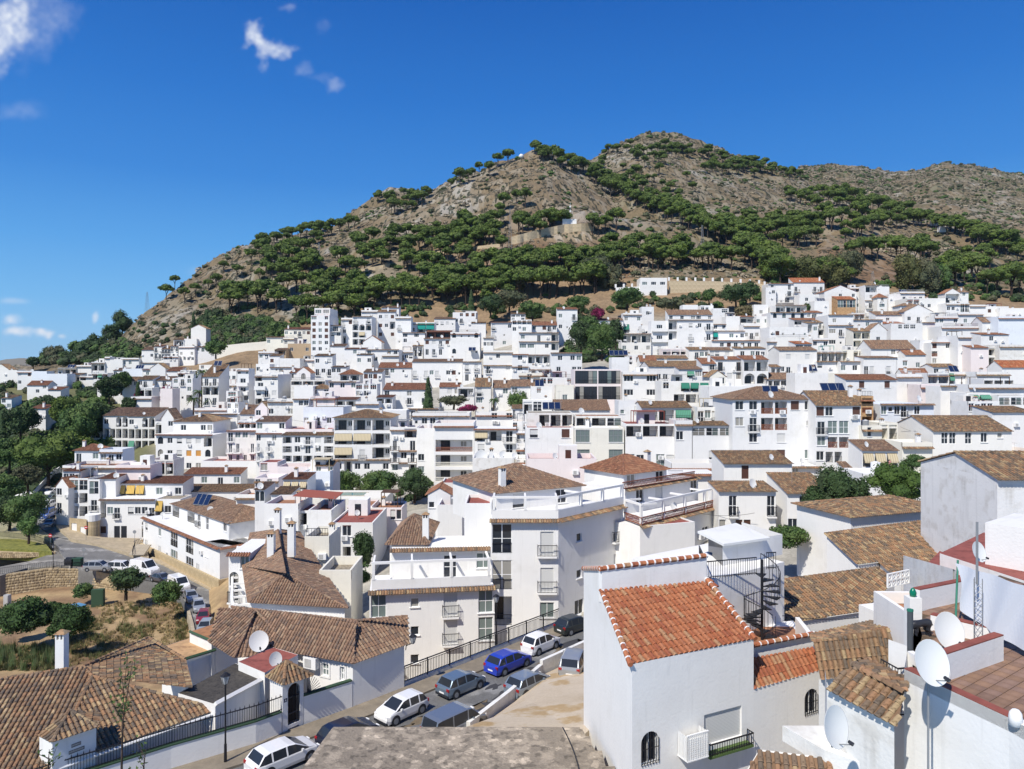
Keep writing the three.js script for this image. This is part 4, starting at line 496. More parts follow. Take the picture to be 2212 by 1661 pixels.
r(3,675,962,437,540,'t','w..d..d',{ry:416,d:262,pal:'brown',label:'low white house with two balcony doors above the garden wall',lm:'the low house above the garden'});r(3,1120,1226,318,410,'f','.w.',{d:272,par:0.2});r(3,960,1122,372,550,'f','w.w|G..',{d:264,am:'green'});r(3,945,1202,552,715,'e','LLL|w.w.w',{d:240,label:'house with washing and plants along a brick-edged gallery',lm:'the house with the washing gallery'});r(3,1202,1347,440,715,'f','B|B|S',{d:241});r(3,1350,1737,432,700,'e','L.s.R|l.S.R|..S..',{d:240,dep:10,name:'apartment_house',cat:'building',label:'broad white three-storey house with glazed corner galleries',lm:'the broad three-storey house'});r(3,1350,1732,388,430,'t','w.w.WW.w',{ry:345,d:256});r(3,1475,1607,302,360,'f','..',{d:270});r(3,1630,1740,306,370,'f','w..',{d:272,ch:[[0.9,0.2,1.6]]});
r(3,1737,1872,332,430,'f','.W|..',{d:268});r(3,1740,1850,470,520,'e','w.w',{d:252});r(3,1850,1975,400,530,'f','..',{d:258});r(3,1735,2012,528,610,'e','G..W.w',{d:240,am:'teal'});r(3,1725,2142,610,690,'e','.w.w.w.',{d:232});r(3,1970,2092,408,520,'t','L|..',{ry:398,d:258});r(3,2000,2140,470,600,'f','..w',{d:250});r(3,2090,2215,300,400,'f','...',{d:276});r(3,2110,2215,400,480,'f','w..',{d:262});
r(3,1530,1708,692,775,'t','..W.',{ry:668,d:216});r(3,1708,1925,695,770,'t','.s.s.',{ry:670,d:214});r(3,1925,2190,680,770,'t','.w..w.',{ry:666,d:212});r(3,1300,1530,680,740,'f','lLl',{d:220,mat:'pink'});
r(3,1105,1250,790,850,'g','..',{ry:742,d:200,pal:'rust'});r(3,1250,1520,765,800,'g','....',{ry:742,d:206});r(3,1180,1642,835,975,'g','....Lc.w',{ry:790,d:178,dep:12,pal:'old',label:'long tiled house with blank white gable beside the white-framed window block',lm:'the long gabled house'});
r(3,540,942,858,1130,'f','VV|VV',{d:166,dep:10,par:0.1,fm:MAT.iron,mat:'pink',name:'apartment_block',cat:'building',label:'modern block with two storeys of dark glazed balconies and a railed roof',lm:'the dark-glazed block'});r(3,958,1252,880,1120,'f','W.W|W.W',{d:164,dep:12,name:'apartment_house',cat:'building',label:'white block with four wide white-framed windows and railed roof terrace',lm:'the white-framed window block'});r(3,860,1010,755,860,'f','..',{d:182,label:'white stair tower carrying a dark solar collector above the glazed block'});
r(3,0,140,730,800,'e','.w.',{d:206});r(3,135,335,735,815,'e','lll',{d:204});r(3,335,605,717,905,'e','.w..w|.d...d',{d:198,dep:9});r(3,0,140,815,950,'f','.w.|...',{d:194});r(3,60,305,892,965,'f','.w..',{d:184,mat:'cream'});r(3,245,525,928,1010,'f','w...w',{d:180});r(3,-10,252,1002,1090,'g','w..w',{ry:950,d:172,pal:'brown'});r(3,165,345,1005,1140,'f','.w..|....',{d:166,dep:8});r(3,380,535,995,1140,'f','...|.w.',{d:164,mat:'cream'});
r(3,1440,1645,860,940,'t','.LW',{ry:835,d:170});r(3,1640,1760,812,920,'t','.d|KK',{ry:762,d:172});r(3,1760,2000,777,975,'t','d.d|..w',{ry:750,d:172,pal:'rust',label:'white house with two brown-shuttered iron balconies beside the double-arch house',lm:'the brown-shuttered balcony house',fm:MAT.brown});r(3,2000,2215,777,990,'t','LL|AA',{ry:742,d:170,pal:'rust',label:'house with two wide arches under a balustraded upper gallery',lm:'the double-arch house'});r(3,1300,1450,945,1010,'f','w..',{d:160});r(3,1290,1702,960,1160,'f','w.GGG|.LLL',{d:152,am:'green',label:'house with a torn green screen across its upper terrace',lm:'the green-screened house'});r(3,1702,2112,1005,1160,'f','......|.w.w.',{d:142,dep:8});r(3,1710,1845,920,990,'x','.w',{d:156,mat:'cream',rise:1.2});
r(3,370,845,1210,1260,'g','.....',{ry:1125,d:142,dep:10,pal:'brown',label:'brown tiled house with three white dormers behind the solar panels',lm:'the dormered house'});
r(3,95,345,1125,1260,'f','lV.',{d:146});r(3,130,525,1235,1365,'f','.LLl',{d:121,mat:'dirty',par:0.1,dep:6});r(3,120,532,1362,1650,'f','s.b|....|....',{d:116,dep:9,par:0.2,mat:'white',label:'white house with one shuttered and one brown window above vented brickwork',lm:'the vented-wall house'});r(3,540,968,1365,1710,'f','c.c|c.c',{d:115,dep:9,par:0.2,mat:'cream',fm:MAT.steel,label:'cream stained house with four big glazed balcony windows',lm:'the glazed cream house'});r(3,550,950,1262,1362,'f','lLV',{d:120,par:0.1,dep:5,mat:'dirty'});
r(3,980,1412,1330,1710,'f','LLL|.....|c..c.',{d:115,dep:8,par:0.2,mat:'white',label:'white house with dark covered gallery above a weathered yellow base',lm:'the covered-gallery house'});r(3,1120,1550,1190,1320,'g','LLL',{ry:1140,d:124,dep:8,pal:'old'});r(3,1412,1560,1300,1650,'f','..|w.|..|..',{d:114});r(3,1555,1905,1345,1650,'t','VVV|......|..s.w',{ry:1310,d:114,run:3,pal:'old'});r(3,1600,1905,1185,1330,'f','..S..',{d:122});r(3,920,1120,1130,1290,'f','..s',{d:130});
r(3,1905,2624,1118,1680,'h','w.KK.w|w.KK.v|......|..w..w',{ry:1012,d:112,dep:11,pal:'brown',name:'apartment_house',cat:'building',label:'big white apartment house with brick-lattice balconies under a brown roof',lm:'the brick-lattice apartment house'});
r(4,412,802,1168,1680,'g','b...b|.cc.|.KK.|.LL.v',{ry:1050,d:109,dep:9,pal:'old',name:'apartment_house',cat:'building',label:'white apartment house with ochre tiled roof carrying three solar collectors',lm:'the solar-roofed apartment house',ch:[[0.95,0.3,1.6]]});
r(4,0,222,118,285,'e','D.D|R.R|RR',{d:300,name:'apartment_house',cat:'building'});r(4,215,487,108,275,'t','R..RR|w.w..w',{ry:70,d:306,pal:'red',name:'apartment_house',cat:'building',label:'white apartment house with bright orange roof below the eucalyptus trees',lm:'the orange-roofed apartment house'});r(4,270,442,212,290,'f','.w..',{d:290});r(4,400,528,268,345,'f','...',{d:282});r(4,-20,70,150,300,'f','.w|..',{d:298});
r(4,487,765,190,320,'x','..w.w|.....',{d:294,rise:2.6,label:'big white gabled house with a timber gallery at its foot',lm:'the big gabled house'});r(4,598,758,255,330,'t','VV',{ry:230,d:286,pal:'red',mat:'ochre'});r(4,705,838,148,340,'f','.w.|w.w|w.w',{d:296});r(4,838,945,132,400,'e','L|w|~R|R',{d:290,label:'slim white four-storey house with stacked balconies under the rocks',lm:'the slim balcony house'});r(4,945,1048,145,390,'f','..|..|..',{d:298});r(4,945,1028,235,390,'h','.a.|W|w',{ry:205,d:286});
r(4,1140,1355,188,280,'f','..w',{d:300});r(4,1040,1145,210,300,'f','..',{d:294});r(4,1200,1532,245,345,'f','lL.w.b',{d:284});r(4,1530,1660,200,290,'x','L',{d:292,rise:1.8,pal:'rust'});r(4,1655,1732,190,290,'h','w|.',{d:294,ry:160,pal:'brown',label:'small white house with dark slate-coloured cap roof at the town top',lm:'the dark-capped house'});r(4,1540,1740,285,370,'f','.w.VV',{d:278});r(4,1740,1880,300,370,'f','..',{d:280});r(4,1880,2080,315,390,'f','.w.',{d:284});r(4,2000,2260,330,420,'f','...',{d:282});
r(4,65,332,305,380,'e','LLL',{d:270});r(4,20,335,368,430,'e','aaaa',{d:258});r(4,330,470,370,430,'t','wl.',{ry:355,d:264,pal:'rust'});r(4,225,515,435,480,'t','LLLL',{ry:418,d:248,pal:'rust'});r(4,340,432,462,550,'t','lw',{ry:450,d:240});r(4,430,517,455,570,'t','RR|L',{ry:435,d:242});r(4,10,342,493,590,'f','v.v.v.v',{d:236});r(4,60,352,580,660,'f','.....',{d:224});
r(4,520,737,388,665,'e','w.|~Wdw|W.L',{d:238,dep:10,label:'tall white three-storey house with rounded cornice and open side wall',lm:'the tall corniced house'});r(4,735,882,532,670,'t','LL|ll',{ry:505,d:226,pal:'old',mat:'cream'});r(4,880,1025,520,640,'x','.w.',{d:232,rise:2.2});r(4,730,990,430,510,'e','..w.w',{d:248});r(4,1060,1335,465,600,'f','..WW.|.....',{d:236});r(4,1330,1442,455,540,'e','..',{d:240});r(4,980,1180,465,510,'t','...',{ry:450,d:252,pal:'red'});r(4,930,1210,390,470,'t','.w..',{ry:360,d:258});r(4,1180,1420,360,460,'x','..w',{d:256,rise:2.4});r(4,1140,1320,310,380,'h','w..',{d:268,ry:290});
r(4,1410,1642,628,820,'e','b.w.|K...|w..w',{d:208,dep:9,label:'white house with brick balcony and rooftop lattice beside the blank white tower',lm:'the rooftop-lattice house'});r(4,1640,1757,565,920,'f','..|..|..',{d:204,dep:10,keep:1,label:'blank tall white tower wall without windows',lm:'the blank white tower'});r(4,1310,1420,605,760,'f','..',{d:212});r(4,1500,1855,485,580,'f','.....',{d:232});r(4,1850,2060,450,570,'g','..W.',{ry:410,d:230});r(4,1990,2300,400,600,'f','....',{d:226,dep:12,mat:'blue',keep:1,label:'huge blank blue-white block at the town edge',lm:'the blank blue-white block'});r(4,1440,1640,400,480,'f','w...w',{d:250});r(4,1640,1860,370,480,'f','.w..w',{d:252});
r(4,1752,1905,675,870,'t','.|.',{ry:650,d:200,mat:'pink',pal:'rust'});r(4,1900,2012,662,830,'f','l|l',{d:204,mat:'dirty'});r(4,2000,2300,645,810,'f','..',{d:202,mat:'dirty',keep:1,label:'old blank building with stained flaking walls',lm:'the stained blank building'});r(4,2020,2300,840,930,'g','....',{ry:785,d:182,pal:'red'});r(4,1840,2080,560,640,'t','.w..',{ry:545,d:214,pal:'rust'});
r(4,95,422,695,910,'g','.s..s.|.d..d.',{ry:668,d:192,dep:8,pal:'brown',label:'white house with shuttered upper windows and iron balconies beside the stair lane',lm:'the stair-lane house'});r(4,235,378,640,690,'t','VV',{ry:618,d:202,pal:'red'});r(4,420,637,792,910,'e','s..s|....',{d:190});r(4,625,827,792,900,'e','w.W.',{d:188});r(4,825,1112,762,905,'t','.S..S.',{ry:748,d:186,rail:'ironW'});r(4,890,1275,680,760,'g','..w..',{ry:610,d:200,pal:'brown'});r(4,1185,1362,732,850,'g','....|..w.',{ry:695,d:196,pal:'rust'});r(4,1110,1210,760,860,'f','.w',{d:186});r(4,1180,1405,925,1010,'g','....',{ry:855,d:172,pal:'rust'});r(4,400,640,695,800,'f','LLLL',{d:206});r(4,640,830,690,795,'f','l.ll',{d:206,mat:'cream'});
r(4,-20,235,945,1010,'t','LLL.',{ry:890,d:170,pal:'brown'});r(4,232,520,890,1015,'f','..',{d:162,par:0.2});r(4,672,1112,950,1130,'t','..b...b.|........',{ry:905,d:146,pal:'rust',dep:9,label:'white house with two dark brown windows and brick roof balustrade',lm:'the brick-balustrade house'});r(4,520,680,890,1000,'f','.w.',{d:168,mat:'cream'});r(4,1108,1330,900,1060,'f','....|..w.',{d:152});r(4,1320,1502,990,1165,'f','.w.|..w',{d:146,mat:'pink'});r(4,1380,1560,890,990,'f','lL',{d:160,rm:'redfloor',label:'small house with a deep red parapet and dark terrace'});
r(4,972,1432,1162,1500,'e','w.w..W..|........|....s...',{d:118,dep:12,mat:'blue',label:'tall blue-white house with three small windows under a tile strip',lm:'the tall blue-white house'});r(4,1490,1742,1005,1240,'e','..|.S',{d:138});r(4,1735,2300,990,1070,'f','.....',{d:134,dep:6});r(4,1862,2125,940,1000,'f','LLL',{d:142,par:0.1});r(4,1730,2000,1135,1270,'f','..ww.',{d:124});r(4,1990,2300,1085,1180,'f','VVV',{d:126,par:0.1});r(4,1720,1925,1062,1140,'f','TT',{d:128,am:'awnG',par:0.1,label:'terrace house with a green-and-white striped awning',lm:'the striped-awning house'});r(4,1935,2300,1232,1320,'t','....',{ry:1180,d:116,pal:'old'});r(4,1800,2090,880,960,'f','....',{d:160});r(4,1560,1760,880,1000,'f','L...',{d:164});
r(4,812,985,1345,1480,'f','.w..',{d:108,mat:'cream'});r(4,960,1120,1320,1480,'f','lL',{d:110,mat:'cream'});r(4,812,1122,1560,1720,'t','TTT',{ry:1470,d:98,run:4,pal:'brown',am:'awning',label:'low house with brown tile roof and a beige awning over its porch',lm:'the awning porch house'});r(4,800,910,1090,1330,'f','l|K|l',{d:118,mat:'ochre'});
r(4,1425,2105,1392,1620,'g','.DD.D.w.v.|..........',{ry:1265,d:104,dep:11,pal:'old',label:'long single-storey house with mossy ochre roof and lattice-fronted terrace',lm:'the lattice-terrace house'});
// ---------- nearer quarter: built from plan points ----------
const px=(vx,d)=>(vx-CX)/F*d,pt=(vx,d)=>[px(vx,d),-d],H=(vx,vy,h)=>V(vx,vy,h*F/(HY-vy)),Y=h=>CAM+h;
function near(name,label,cat,pos,group){
const t=thing(name,label,cat,pos,0,group),off=pos.clone().negate(),L=p=>p.clone().add(off),o={t,L,pos};
o.add=(nm,g,mat,parent=t)=>{const m=mesh(nm,g,mat,parent);m.geometry.translate(off.x,off.y,off.z);return m;};
o.walls=(g,tops,yb,cap=true)=>{for(let i=0;i<tops.length;i++){const a=tops[i],b=tops[(i+1)%tops.length];g.quad(v3(a.x,yb,a.z),v3(b.x,yb,b.z),b,a);}if(cap)g.poly(tops);return g;};
o.roof=(polys,opt,ridges=[],nm='roof')=>{const g=new G(),rm=mesh(nm,new G(),MAT.tile,t);let left=opt.single===undefined?290:opt.single;polys.forEach((p,i)=>{p=p.map(q=>q.clone());if(p.length>3){const pl=new THREE.Plane().setFromCoplanarPoints(p[0],p[1],p[p.length-1]),q=v3(0,0,0);for(let k=2;k<p.length-1;k++)if(new THREE.Ray(camera.position.clone(),p[k].clone().sub(camera.position).normalize()).intersectPlane(pl,q)&&q.distanceTo(p[k])<5)p[k].copy(q);}const n=opt.share?Math.floor((opt.single===undefined?290:opt.single)*opt.share[i]):i===0?left:0;tiles(g,n?rm:null,p.map(L),{pitch:0.23,course:0.36,seg:5,wob:0.008,...opt,single:n,local:new THREE.Matrix4().makeTranslation(pos.x,pos.y,pos.z)});});for(const[a,b]of ridges)ridge(g,L(a),L(b),0.11,opt.pal||'old',0.38);rm.geometry=g.geo();return rm;};
o.panel=(g,A,B,y0,y1,wins=[],y1b)=>{
const W=Math.hypot(B[0]-A[0],B[1]-A[1]),yaw=Math.atan2(A[1]-B[1],B[0]-A[0]),M4=new THREE.Matrix4().makeRotationY(yaw).setPosition((A[0]+B[0])/2,0,(A[1]+B[1])/2),inv=M4.clone().invert(),ops=[],todo=[];
const nrm=v3(Math.sin(yaw),0,Math.cos(yaw)),pl=new THREE.Plane().setFromNormalAndCoplanarPoint(nrm,v3(A[0],0,A[1]));
const onp=(vx,vy)=>{const dir=V(vx,vy,1).sub(camera.position),r=new THREE.Ray(camera.position.clone(),dir.normalize()),q=r.intersectPlane(pl,v3(0,0,0));return q.applyMatrix4(inv);};
for(const[type,ax,ay,bx,by,opt={}]of wins){const a=onp(ax,(ay+by)/2),b=onp(bx,(ay+by)/2),ym=onp((ax+bx)/2,ay).y,yn=onp((ax+bx)/2,by).y;const x=Math.min(a.x,b.x),w=Math.abs(b.x-a.x),h=ym-yn,dep=opt.dep||0.16;ops.push({x,y:yn,w,h,dep,arch:opt.arch,back:opt.back});todo.push([type,x,yn,w,h,dep,opt]);}
g.at(M4);facade(g,W,y0,y1,ops);g.at(null);
const lm=new THREE.Matrix4().makeTranslation(off.x,off.y,off.z).multiply(M4);
for(const[type,x,y,w,h,dep,opt]of todo){
if(type==='-')continue;let m;
if(type==='g'){m=mesh(opt.nm||'door',slabGeo(q5(w),q5(h),0.05),MAT[opt.mat||'brown'],t);m.position.set(x,y,-dep+0.01);m.scale.set(w/q5(w),h/q5(h),1);}else m=fill(t,type,x,y,w,h,-dep+0.01,false,opt);
m.applyMatrix4(lm);
if(opt.rail){const bw=q5(w+0.3),b=mesh('balcony',slabGeo(bw,0.12,0.42),MAT.white,t);b.position.set(x+w/2-bw/2,y-0.13,0.003);b.applyMatrix4(lm);const r=mesh('railing',railGeo(bw,0.98,false,0.36),MAT.iron,b);r.position.set(0,0.12,0.39);}
if(opt.grille&&opt.arch){const gg=new G(),k=6,r0=w/2;for(let i=0;i<=k;i++){const u=(i/k-0.5)*1.9,tp=h-r0+r0*Math.sqrt(Math.max(0,1-u*u));gg.box(w/2+u*r0-0.012,0,0,w/2+u*r0+0.012,tp,0.024);}gg.box(0,0.1,0.024,w,0.13,0.03).box(0,h*0.5,0.024,w,h*0.5+0.03,0.03);const r=mesh('grille',gg,MAT.iron,t);r.position.set(x,y,0.02);r.applyMatrix4(lm);}else if(opt.grille){const r=mesh('grille',railGeo(q5(w),q5(h),false,0),MAT.iron,t);r.position.set(x,y,0.02);r.scale.x=w/q5(w);r.applyMatrix4(lm);}
if(opt.trim){const r=mesh('surround',frameGeo(q5(w+0.24),q5(h+0.24),1,1,0.12,0.05),MAT.white,t);r.position.set(x+w/2-q5(w+0.24)/2,y+h/2-q5(h+0.24)/2,0.001);r.applyMatrix4(lm);}
}
};
return o;
}
function wallRun(g,pts,y0,y1,th=0.16){for(let i=0;i<pts.length-1;i++){const[a,b]=[pts[i],pts[i+1]],W=Math.hypot(b[0]-a[0],b[1]-a[1]),yaw=Math.atan2(a[1]-b[1],b[0]-a[0]);g.at(new THREE.Matrix4().makeRotationY(yaw).setPosition(a[0],0,a[1]));g.box(0,y0,-th,W,y1,0);g.at(null);}return g;}
function pergola(n,pts,y0,y1,every,back){
const g=new G();for(let i=0;i<pts.length-1;i++){const[a,b]=[pts[i],pts[i+1]],W=Math.hypot(b[0]-a[0],b[1]-a[1]),yaw=Math.atan2(a[1]-b[1],b[0]-a[0]),k=Math.max(1,Math.round(W/every));g.at(new THREE.Matrix4().makeRotationY(yaw).setPosition(a[0],0,a[1]));g.box(0,y1-0.2,-0.18,W,y1,0.02);for(let j=i?1:0;j<=k;j++){const x=clamp(W*j/k,0.15,W-0.15);g.box(x-0.11,y0,-0.2,x+0.11,y1-0.2,0.03);if(back)g.box(x-0.08,y1-0.19,-back,x+0.08,y1-0.02,-0.18);}g.at(null);}return n.add('pergola_frame',g,MAT.white);
}
srand(31);
r(6,-10,195,455,560,'f','w.w.',{d:121,mat:'pink',lm:'the pink terrace house',label:'pink house with pierced-block parapet below the galleried apartments'});r(6,30,185,322,400,'f','w.',{d:132,mat:'pink',rm:'redpaint',par:0.15});r(6,185,520,360,450,'f','.....',{d:128,rm:'terra',mat:'pink'});r(6,515,668,355,420,'g','w.w',{ry:315,d:126,mat:'pink'});r(6,410,640,400,540,'f','..',{d:124,mat:'blue',par:0.2});r(6,235,445,470,570,'t','TTT',{ry:432,d:118,am:'awning'});r(6,130,300,600,660,'t','...',{ry:572,d:112});r(6,-10,75,560,660,'t','aa',{ry:540,d:112});
r(6,70,365,680,900,'f','.....|.....',{d:98,dep:7,rm:'terra',label:'blank white house with potted cacti along its roof edge',lm:'the cactus-edged house'});r(6,350,455,740,900,'f','L',{d:99,par:0.1});r(6,450,652,735,960,'f','...|...',{d:95,dep:8,rm:'terra',mat:'white'});r(6,650,1010,845,1210,'f','.W..|.l..',{d:90,dep:10,par:0.25,rm:'redfloor',label:'white house with bright red roof terrace and one curtained window',lm:'the red-terrace house',name:'terrace_house'});r(6,785,1005,700,860,'f','w..l',{d:100,mat:'pink',par:0.2,rm:'terra'});r(6,1005,1260,715,850,'f','.l..w',{d:101,mat:'pink',par:0.2,rm:'terra'});
r(6,1485,1680,600,780,'x','v..',{d:92,rise:0.8,pal:'rust'});r(6,1570,1780,690,800,'f','....',{d:88,par:0.9,rm:'redfloor'});r(6,1600,1840,500,680,'f','..l',{d:96,par:0.2});
r(6,420,632,962,1245,'f','...|...',{d:74,dep:5,par:0.7,mat:'cream',rm:'concrete',name:'stair_tower',label:'bare white roof box with two satellite dishes behind the ridge',base:Y(-27)});r(6,545,822,1255,1430,'f','...',{d:64,dep:5,par:0.8,mat:'cream',rm:'concrete',name:'stair_tower',label:'open-topped white box terrace with green coping and one dish',base:Y(-27)});
r(7,130,730,290,400,'f','....',{d:100,mat:'pink',par:0.7,label:'pink walled roof terrace behind the curved apartment house'});r(7,730,980,410,470,'f','....',{d:97,mat:'brick',par:0.1,rm:'redfloor'});r(7,1340,1780,430,480,'e','L..',{d:90});r(7,1380,1790,330,420,'f','.....',{d:100,mat:'white',par:0.8});
r(7,1830,2420,335,470,'t','..g.....',{ry:225,d:82,run:5,pal:'old',label:'white cottage tier with ochre tile roof above the balconied house',name:'white_house'});
r(7,1785,2280,575,1010,'t','.d...d|w.gg...',{ry:492,d:75,run:4,pal:'old',gm:'brown',dep:8,label:'two-storey white house with iron balconies and brown garage door',lm:'the brown-garage house'});r(8,165,560,590,985,'t','.d.w|w.g.',{ry:415,d:75,run:6,pal:'old',gm:'steel',label:'white house with grey metal garage door half behind the dark tree'});
r(8,742,815,455,560,'t','..',{ry:320,d:95});r(8,820,1320,420,640,'f','....',{d:84,par:0.3});r(8,1160,1420,150,270,'f','..',{d:102,mat:'cream'});
house({x0:2154,x1:2520,y0:1035,y1:1150,d:46,dep:8.6,roof:'g',rise:1.15,mat:'gable',fl:'.W....',fm:MAT.dark,pal:'old',tiles:{single:250},label:'large house with grey-stained blank gable wall and ochre tile roof'});
house({P:[pt(1838,57.5),pt(2045,61)],ht:-11.5,hb:-14.2,roof:'h',rise:0.7,dep:6,fl:'.....',pal:'old',tiles:{single:200},label:'long low white store with hipped ochre roof behind the patchwork roofs'});
r(5,862,1340,645,978,'e','A.d.s.w.|..gg..A.',{d:141.0,dep:7,gm:'dark',label:'white house with big black garage door and arched entrance at the junction',lm:'the black-garage house'});r(5,930,1580,505,640,'t','TTTT.w.w',{ry:442,d:146.0,run:5,am:'awnY',pal:'rust',label:'upper tier house with yellow striped awnings over its planted terrace',lm:'the yellow-awning house'});r(5,1340,1560,640,800,'f','T..',{d:141.5,am:'awnY',par:0.1});r(5,1560,2180,575,720,'t','.s.s...',{ry:512,d:150.0,run:4,pal:'old'});r(5,1590,2080,425,540,'t','..w.D..',{ry:368,d:156.0,run:4,pal:'rust'});r(5,1740,2220,310,400,'f','....',{d:162.0,par:0.6});r(5,2040,2260,600,860,'f','....|....',{d:124.0,dep:6,rm:'terra'});
r(5,475,600,530,890,'x','w.|d.|..',{d:143.0,rise:1.6,yaw:-0.25,pal:'rust',label:'narrow gabled white house end beside the parked cars',lm:'the narrow gabled house'});r(5,600,762,460,800,'f','VV|LL|LL',{d:144.0,dep:6,par:0.3,label:'stepped white house with stacked open balconies over stone garages',lm:'the stacked-balcony house'});r(5,762,862,470,880,'f','V|d|D',{d:143.0,dep:5,par:0.3});
{const n=near('garage_plinth','rounded rubble-stone garage plinth with two white doors at the road','wall',V(185,1155,139));const g=new G();n.panel(g,pt(150,140),pt(187,138.5),Y(-33),Y(-28.2),[['g',154,1130,166,1152,{mat:'white',nm:'garage_door'}],['g',173,1138,185,1161,{mat:'white',nm:'garage_door'}]]);const c=v3(px(201,140),0,-140);for(let i=0;i<9;i++){const a=Math.PI*(0.05+i/9*0.95),b=Math.PI*(0.05+(i+1)/9*0.95),R=1.3;g.quad(v3(c.x-Math.cos(a)*R,Y(-33),c.z+Math.sin(a)*R),v3(c.x-Math.cos(b)*R,Y(-33),c.z+Math.sin(b)*R),v3(c.x-Math.cos(b)*R,Y(-28.6),c.z+Math.sin(b)*R),v3(c.x-Math.cos(a)*R,Y(-28.6),c.z+Math.sin(a)*R));}n.add('stone_wall',g,MAT.rubble);const p=new G();p.tube(v3(c.x,Y(-28.7),c.z),v3(c.x,Y(-27.5),c.z),1.35,1.35,16);n.add('planter',p,MAT.white);}
r(5,645,862,218,330,'h','D.w',{ry:166,d:162.0,pal:'rust',label:'small square kiosk house with pyramid tile roof on the plant terrace',lm:'the pyramid-roofed kiosk'});r(5,540,1010,350,520,'f','......',{d:150.0,dep:8,rm:'terra',par:0.6,label:'broad terracotta roof terrace crowded with pots and white chairs'});r(5,545,700,400,520,'t','...',{ry:365,d:146.0,pal:'rust'});r(5,860,1060,210,340,'f','...',{d:160.0,mat:'blue'});r(5,1000,1300,345,480,'f','....',{d:148.0,mat:'pink'});r(5,1280,1500,300,440,'f','lLl',{d:156.0,mat:'dirty'});r(5,860,1000,465,540,'t','..',{ry:415,d:144.0,pal:'rust'});
house({P:[[-67.8,-134.5],[-44.3,-110.9]],ht:-27.0,hb:-33.2,roof:'e',dep:9,fl:'s.w.V.V.s.|s.s.V.V.vs',pal:'rust',name:'apartment_house',cat:'building',label:'long white apartment house curving along the road with glazed bay windows',lm:'the roadside apartment house'});house({P:[[-44.3,-110.9],[-40.2,-115]],ht:-27.0,hb:-33.2,roof:'e',dep:6,fl:'...|..l',pal:'rust',label:'shaded end wing of the roadside apartments above a vehicle passage'});
house({P:[[-62,-133.5],[-45,-116.5]],ht:-24.3,hb:-26.8,roof:'h',rise:1.6,dep:9,fl:'L.L.D.w',pal:'brown',label:'brown-roofed penthouse of the roadside apartments carrying three solar collectors',lm:'the roadside penthouse',name:'penthouse'});
{const n=near('roadside_wall','pale stone-clad base wall under the roadside apartment house','wall',V(380,1245,124));n.add('stone_cladding',wallRun(new G(),[[-68.1,-133.9],[-44.2,-110.2],[-39.9,-114.4]],Y(-34.6),Y(-31.6),0.3),M({color:col(0.62,0.55,0.42),map:T.stone}));}
house({x0:494,x1:540,y0:1196,y1:1335,d:68,base:Y(-31),roof:'e',dep:6,fl:'.w|a.|d.|.a',pal:'rust',label:'narrow stepped white house under the white pergola beams'});r(6,1870,2230,285,520,'f','....|....',{d:102,dep:7,mat:'dirty',ch:[[0.45,0.2,1.8]],label:'grey-white walled roof yard with three big satellite dishes',lm:'the dish-crowded roof yard'});
const FGT={tiles:{single:120}};
house({P:[pt(798,61),pt(1068,62.5)],ht:-18.5,hb:-25.6,roof:'e',dep:5,fl:'c.v.S.c|..v.S.c|..v....',pal:'old',mat:'white',name:'apartment_house',cat:'building',base:Y(-27),label:'white apartment wing with tall curtained windows below the tiled terrace edge',lm:'the curtained apartment wing',ac:1});
house({P:[pt(845,64.6),pt(1062,65.4)],ht:-15.85,hb:-18.6,roof:'e',dep:5,fl:'...D.w',pal:'old',name:'apartment_house',cat:'building',base:Y(-20),label:'set-back terrace storey with sliding doors over the curtained wing'});
house({P:[pt(842,66),pt(918,66)],ht:-15.6,hb:-17,roof:'h',rise:1.7,dep:9,fl:'..',pal:'brown',base:Y(-19),...FGT,label:'small hipped tile roof block with chimney beside the pot terrace',ch:[[0.98,0.12,2.2]]});
house({P:[pt(1003,66.5),pt(1062,66.5)],ht:-12.1,hb:-15.6,roof:'f',par:0.3,dep:5,fl:'..',base:Y(-18),label:'blank white stair block beside the pot terrace'});
house({P:[pt(1060,64),pt(1206,64)],ht:-13.1,hb:-22.6,roof:'e',dep:8,fl:'V.S|V.S|L.w',pal:'old',name:'apartment_house',cat:'building',base:Y(-26),label:'tall white central bay with stacked glazed window and shuttered openings',lm:'the stacked-glazing bay'});
house({P:[[4.05,-64],[10.75,-70.8]],ht:-13.1,hb:-23,roof:'e',dep:7,fl:'.v..S|.v..S|.w...',pal:'old',name:'apartment_house',cat:'building',base:Y(-26),label:'shaded angled wing of the curved apartments with wall lamp at its corner'});
house({P:[pt(1072,68),pt(1256,72.5)],ht:-11.35,hb:-13.3,roof:'h',rise:1.8,dep:10,fl:'.s..w.',pal:'brown',base:Y(-15),tiles:{single:280},label:'brown hipped roof penthouse ringed by white pergola beams',name:'penthouse',lm:'the pergola penthouse',ch:[[0.12,0.1,1.9]]});
{const n=near('terrace_pergola','white pillared pergola and parapet round the curved penthouse terrace','pergola',v3(1.5,Y(-13.1),-66));const e=[pt(1063,63.9),[4.05,-63.9],[10.8,-70.8]];n.add('parapet',wallRun(new G(),e,Y(-12.95),Y(-12.2),0.18),MAT.white);pergola(n,e,Y(-12.2),Y(-11.0),3.2,2);}
{const n=near('terrace_pergola','white pillared pergola and parapet along the sliding-door terrace','pergola',v3(-9,Y(-18.4),-61.5));const e=[pt(803,61.0),pt(1060,62.4)];n.add('parapet',wallRun(new G(),e,Y(-18.3),Y(-17.5),0.18),MAT.white);pergola(n,e,Y(-17.5),Y(-16.0),3.6,2.5);}
